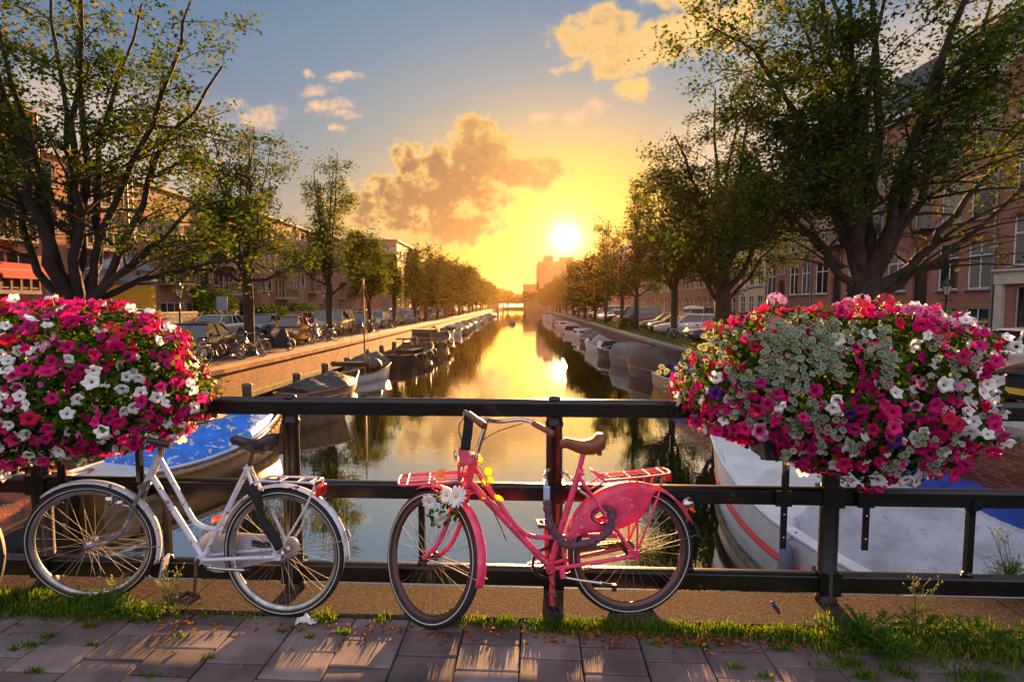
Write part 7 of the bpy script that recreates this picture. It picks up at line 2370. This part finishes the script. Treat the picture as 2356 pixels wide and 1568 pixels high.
boat('heavy black work barge hung with tyres on the left', -6.4, 32.2, -14, 6.0, 2.3, .62, 1.0, .7, .8, hull=m_bhull, gun=m_oak, benches=2, extra=barge_bits)


def tug_bits(T, S):
    barge_bits(T, S); cabin(T, S, 1.25, -.30, -.10, m_oak)
    g = MB(); g.tube([(-1.6, -2.6, 1.05), (1.9, -2.2, 1.1)], .06, 6); g.build('boom', m_oak, T)


boat('brown wooden tug with square wheelhouse beyond the black barge', -6.3, 39.8, -12, 6.4, 2.4, .8, 1.35, .9, .75, hull=m_oak, gun=m_varn, benches=1, extra=tug_bits)
for (x, y, rz, L, B, hm, cv, ex, lab) in ((-7.5, 47.5, -26, 4.6, 1.7, m_bhull, None, windshield, 'small dark launch with windscreen beyond the brown tug'), (-7.4, 52.5, -28, 4.2, 1.7, m_whull, None, outboard, 'small white open boat in the left row'), (-7.3, 58, -24, 5.2, 1.9, m_whull, None, windshield, 'white launch with windscreen in the left row'), (-7.2, 65, -24, 5.4, 2.1, m_bhull, m_tlgrey, None, 'black boat under a pale tarpaulin in the left row'), (-7.3, 73, -20, 5.0, 2.0, m_bhull, m_tdark, None, 'black boat under a dark tarpaulin in the left row'),
                                          (-7.3, 81, -20, 5.2, 2.0, m_ghull, m_tbrown, None, 'grey boat under a brown cover in the left row'), (-7.2, 90, -18, 5.4, 2.1, m_whull, None, cabin, 'white cabin boat far along the left row'), (-7.3, 100, -18, 5.4, 2.2, m_bhull, m_tgreen, None, 'dark boat under a green cover far along the left row'), (-7.2, 112, -16, 6.0, 2.4, m_whull, None, cabin, 'large white cabin cruiser far along the left row'), (-7.0, 126, -14, 6.5, 2.5, m_bhull, None, cabin, 'dark cabin boat far along the left row'), (-7.0, 146, -12, 7, 2.6, m_whull, m_tdark, None, 'last covered boat of the left row before the far bridge')):
    boat(lab, x, y, rz, L, B, .5, .8, .55, hull=hm, gun=m_whull if hm is not m_bhull else m_varn, cover=cv, benches=2, extra=ex, ridge=.5)

# ---- right bank
def near_bits(T, S):
    g = MB(); g.box((0, 1.05, 1.08), (1.15, 1.05, .36), taper=.82); g.build('cabin', m_whull, T)
    g = MB(); rows = []; edge_ = [[], []]
    for i in range(24):
        t = i / 23; y_ = .50 - 2.85 * t; w = np.interp(y_, [q[0] for q in S], [q[1] for q in S]) * .93
        z = np.interp(y_, [q[0] for q in S], [q[2] for q in S])
        sag = .07 * abs(math.sin(t * math.pi * 3))              # the sheet hangs between three hoops
        row = []
        for k, q in enumerate(np.linspace(-1, 1, 25)):
            rise = (.60 - .16 * t) * max(0, 1 - abs(q) ** 1.25) - sag * (1 - q * q)
            fold = .030 * abs(math.sin(q * 5.5 + t * 9 * (1 if q > 0 else -1))) * (1 - q * q) + .016 * math.sin(k * 2.3 + i * 1.7)
            row.append((q * w, y_ + .02 * math.sin(k * 1.7), z + .03 + rise + fold - (.11 + .03 * math.sin(i * 1.4) if abs(q) > .99 else 0)))
        edge_[0].append((row[0][0] - .012, row[0][1], row[0][2] + .03)); edge_[1].append((row[-1][0] + .012, row[-1][1], row[-1][2] + .03))
        rows.append(row)
    g.grid(rows, 0, True); g.add(rows[0], [tuple(range(25))]); g.add(rows[-1], [tuple(range(25))]); g.build('cover', m_tgrey, T)
    for e in edge_:
        g = MB(); g.tube(e, .009, 5); g.build('lacing_rope', m_bkplastic, T)
    for k in (5, 9):
        y_, w, z, t_ = S[k]
        g = MB(); g.lathe([(0, -.3), (.07, -.26), (.085, 0), (.07, .26), (.02, .32), (0, .33)], 10, o=(-w - .09, y_, z - .38)); g.tube([(-w - .09, y_, z - .06), (-w + .05, y_, z + .04)], .012, 5); g.build('fender', mat('boat_fender', (.10, .12, .20), .5) if 'boat_fender' not in bpy.data.materials else bpy.data.materials['boat_fender'], T)
    g = MB()
    for s in (-1, 1):
        g.tube([(s * (w * .985 + .004), y_ + .06 * max(0, (t - .8) / .2), z * .20) for y_, w, z, t in S], .05, 6)
    g.build('waterline_band', mat('waterline_brown', (.13, .11, .06), .8, var=(4, .5)), T)  # brown band added where the lower hull shows the water's reflection
    g = MB(); g.tube(bez([(0, S[-1][0] - .1, S[-1][2] + .05), (1.2, S[-1][0] + .5, S[-1][2] - .25), (2.6, S[-1][0] + .7, S[-1][2] - .15)], 16), .014, 5); g.build('mooring_rope', m_rope, T)
    g = MB()
    for s in (-1, 1):
        g.tube([(s * .25, 2.3, 1.06), (s * .32, 2.0, 1.12), (s * .32, 1.9, 1.05)], .014, 5)
    g.build('deck_cleat', m_chrome, T)
    d = [q for q in S]
    g = MB()
    for s in (-1, 1):
        g.grid([[(s * w * 1.0, y_, z + .01), (s * w * .84, y_, z + .025)] for y_, w, z, t in d])
    g.build('side_deck', m_whull, T)


boat('white motor boat with red rubbing strake and grey tarpaulin behind the railing', 4.35, 6.05, 22, 5.6, 2.55, .86, 1.32, .86, .82, hull=m_whull, gun=m_whull, strake=m_redstr, deck=m_whull, benches=0, extra=near_bits)
boat('boat under a navy blue cover between the white motor boat and quay wall', 6.65, 7.9, 4, 4.0, 1.5, .5, .7, .55, hull=m_bhull, cover=m_tnavy, cov=(0, .97), ridge=.28)


def blue_box(T, S):
    windshield(T, S); g = MB(); g.box((.0, -.35, .80), (1.35, 1.1, .62), taper=.9); g.build('cover', m_tnavy, T)


boat('varnished orange boat with blue cover beside the right flower trough', 6.95, 20.9, 196, 4.6, 1.8, .55, .8, .58, hull=m_orhull, gun=m_whull, benches=1, extra=blue_box)
boat('black boat with tall dark canopy in front of the right quay wall', 6.55, 25.6, 12, 5.4, 2.3, .55, .85, .6, hull=m_bhull, gun=m_varn, benches=0, extra=canopy(m_tbrown, .80))
boat('grey boat under a fitted grey canopy on the right', 6.35, 30.6, 12, 4.8, 2.0, .5, .75, .55, hull=m_ghull, gun=m_ghull, benches=0, extra=canopy(m_tmid, .72))
boat('black hulled launch with white deck and windscreen on the right', 6.3, 34.8, 14, 5.0, 2.0, .62, .9, .62, hull=m_bhull, gun=m_whull, deck=m_whull, extra=windshield)
boat('white launch with folded sprayhood on the right', 6.0, 39.2, 14, 4.8, 1.9, .55, .8, .55, hull=m_whull, gun=m_whull, deck=m_whull, extra=windshield, cover=m_tlgrey, cov=(.3, .7), ridge=.6)
for (x, y, rz, L, B, hm, cv, ex, lab) in ((6.5, 47, 10, 5.2, 2.1, m_bhull, m_tgreen, None, 'dark boat under a high green tarpaulin on the right'), (6.5, 53, 10, 5.6, 2.2, m_whull, None, cabin, 'white cabin boat beyond the green tarpaulin boat'), (6.2, 60, 12, 5.2, 2.1, m_whull, None, windshield, 'white open launch in the sun haze on the right'), (6.6, 67, 8, 5.4, 2.1, m_ghull, m_tlgrey, None, 'grey covered boat in the sun haze on the right'), (6.4, 76, 10, 5.6, 2.2, m_whull, None, cabin, 'white cabin boat in the sun haze on the right'),
                                          (6.6, 87, 8, 5.6, 2.2, m_bhull, m_tdark, None, 'dark covered boat in the sun haze on the right'), (6.2, 99, 10, 6, 2.4, m_whull, m_tlgrey, None, 'pale covered boat far along the right row'), (6.4, 114, 8, 6, 2.4, m_whull, None, cabin, 'last white cabin boat of the right row')):
    boat(lab, x, y, rz, L, B, .52, .8, .55, hull=hm, gun=m_whull, cover=cv, benches=1, extra=ex, ridge=.6)

# ---- mooring piles on the left
m_pile = mat('mooring_pile_oak', (.085, .065, .05), .9, var=(3, .5), bump=(20, 1.0, .02))
m_pcap = mat('pile_cap', (.16, .15, .15), .7, var=(5, .4))
pt = thing('mooring_pile', 'mooring pile just above the top rail nearest on the left', 'mooring pile', (0, 0, WZ), 0, 'mooring piles along the left quay')
b = MB(); b.lathe([(.16, -1.0), (.155, .0), (.15, .80)], 12); pile_body = b.build('shaft', m_pile, pt)
b = MB(); b.lathe([(.162, .79), (.165, .83), (.10, .87), (0, .88)], 12); b.build('cap', m_pcap, pt)
KM = kids_map()
PL = ['second mooring pile of the left quay beside the dark covered dinghy', 'mooring pile left of the white sailing boat', 'mooring pile behind the mast of the white sailing boat', 'mooring pile right of the mast', 'mooring pile before the small green covered boat', 'mooring pile beside the black barge', 'mooring pile between the black barge and the quay', 'mooring pile before the brown tug', 'mooring pile beside the brown tug', 'mooring pile just beyond the brown tug', 'mooring pile by the small dark launch', 'mooring pile by the small white open boat', 'mooring pile by the white launch', 'mooring pile by the pale tarpaulin boat', 'mooring pile by the dark tarpaulin boat', 'mooring pile by the brown covered boat']
for i, y in enumerate((17.3, 20.9, 23.9, 26.9, 30.2, 33.4, 36.6, 40, 43.4, 46.8, 50.4, 54.5, 58.8, 63.5, 68.5, 74, 80)):
    r = pt if i == 0 else copy_tree(pt, KM)
    r.location = (edge_x(LQ, y) + 1.25, y, WZ); r.rotation_euler = (random.uniform(-.03, .03), random.uniform(-.03, .03), random.random() * 6); r.scale = (1, 1, random.uniform(.92, 1.12))
    if i: r['label'] = PL[i - 1]

# ---- the far bridge
fbz = thing('far_bridge', 'low far bridge with railings spanning the end of the canal', 'bridge', (0, 232, 0))
m_fb = mat('far_bridge_stone', (.20, .13, .09), .85)
b = MB(); rows = []
for i in range(21):
    x = -13 + 27 * i / 20; z = 1.35 + .55 * (1 - ((x - .5) / 14) ** 2)
    rows.append([(x, 0, z), (x, 0, z + .55), (x, 8, z + .55), (x, 8, z)])
b.grid(rows, 0, False, True); b.build('deck', m_fb, fbz)
b = MB(); b.box((-10.4, 4, -.5), (5.2, 8, 4.6)); b.build('pier', m_fb, fbz)
b = MB(); b.box((7.2, 4, -.5), (6.6, 8, 4.6)); b.build('pier', m_fb, fbz)
b = MB(); b.box((-6.0, 4, -.4), (.6, 8, 4.2)); b.build('pier', m_fb, fbz)
b = MB()
for i in range(28):
    x = -13 + i; z = 1.9 + .55 * (1 - ((x - .5) / 14) ** 2); b.box((x, .15, z + .55), (.10, .10, 1.1))
for dz_ in (1.05, .6):
    b.tube([(-13 + 27 * i / 20, .15, 1.9 + .55 * (1 - ((-13.5 + 27 * i / 20) / 14) ** 2) + dz_) for i in range(21)], .06, 5)
b.build('railing', m_fb, fbz)
by = thing('buoy', 'small dark float in the middle of the canal', 'buoy', (-.8, 92, WZ))
b = MB(); b.lathe([(.5, -.2), (.55, .2), (.5, .45), (.2, .55), (.12, .8), (0, .82)], 14); b.build('body', m_bhull, by)
b = MB(); b.lathe([(.555, .18), (.555, .3)], 14); b.build('band', m_whull, by)

# ================================================================== the air: evening haze over the canal
m_haze = bpy.data.materials.new('haze'); m_haze.use_nodes = True
N = NT(m_haze.node_tree); N.n.clear()
o_ = N.new('ShaderNodeOutputMaterial'); pv = N.new('ShaderNodeVolumePrincipled')
pv.inputs['Color'].default_value = (1.0, .66, .30, 1); pv.inputs['Density'].default_value = .00006; pv.inputs['Anisotropy'].default_value = .78
N.l.new(pv.outputs[0], o_.inputs['Volume'])
b = MB(); b.box((0, 700, 14.0), (2200, 2400, 36)); hz = b.build('haze', m_haze); tag(hz, kind='stuff')
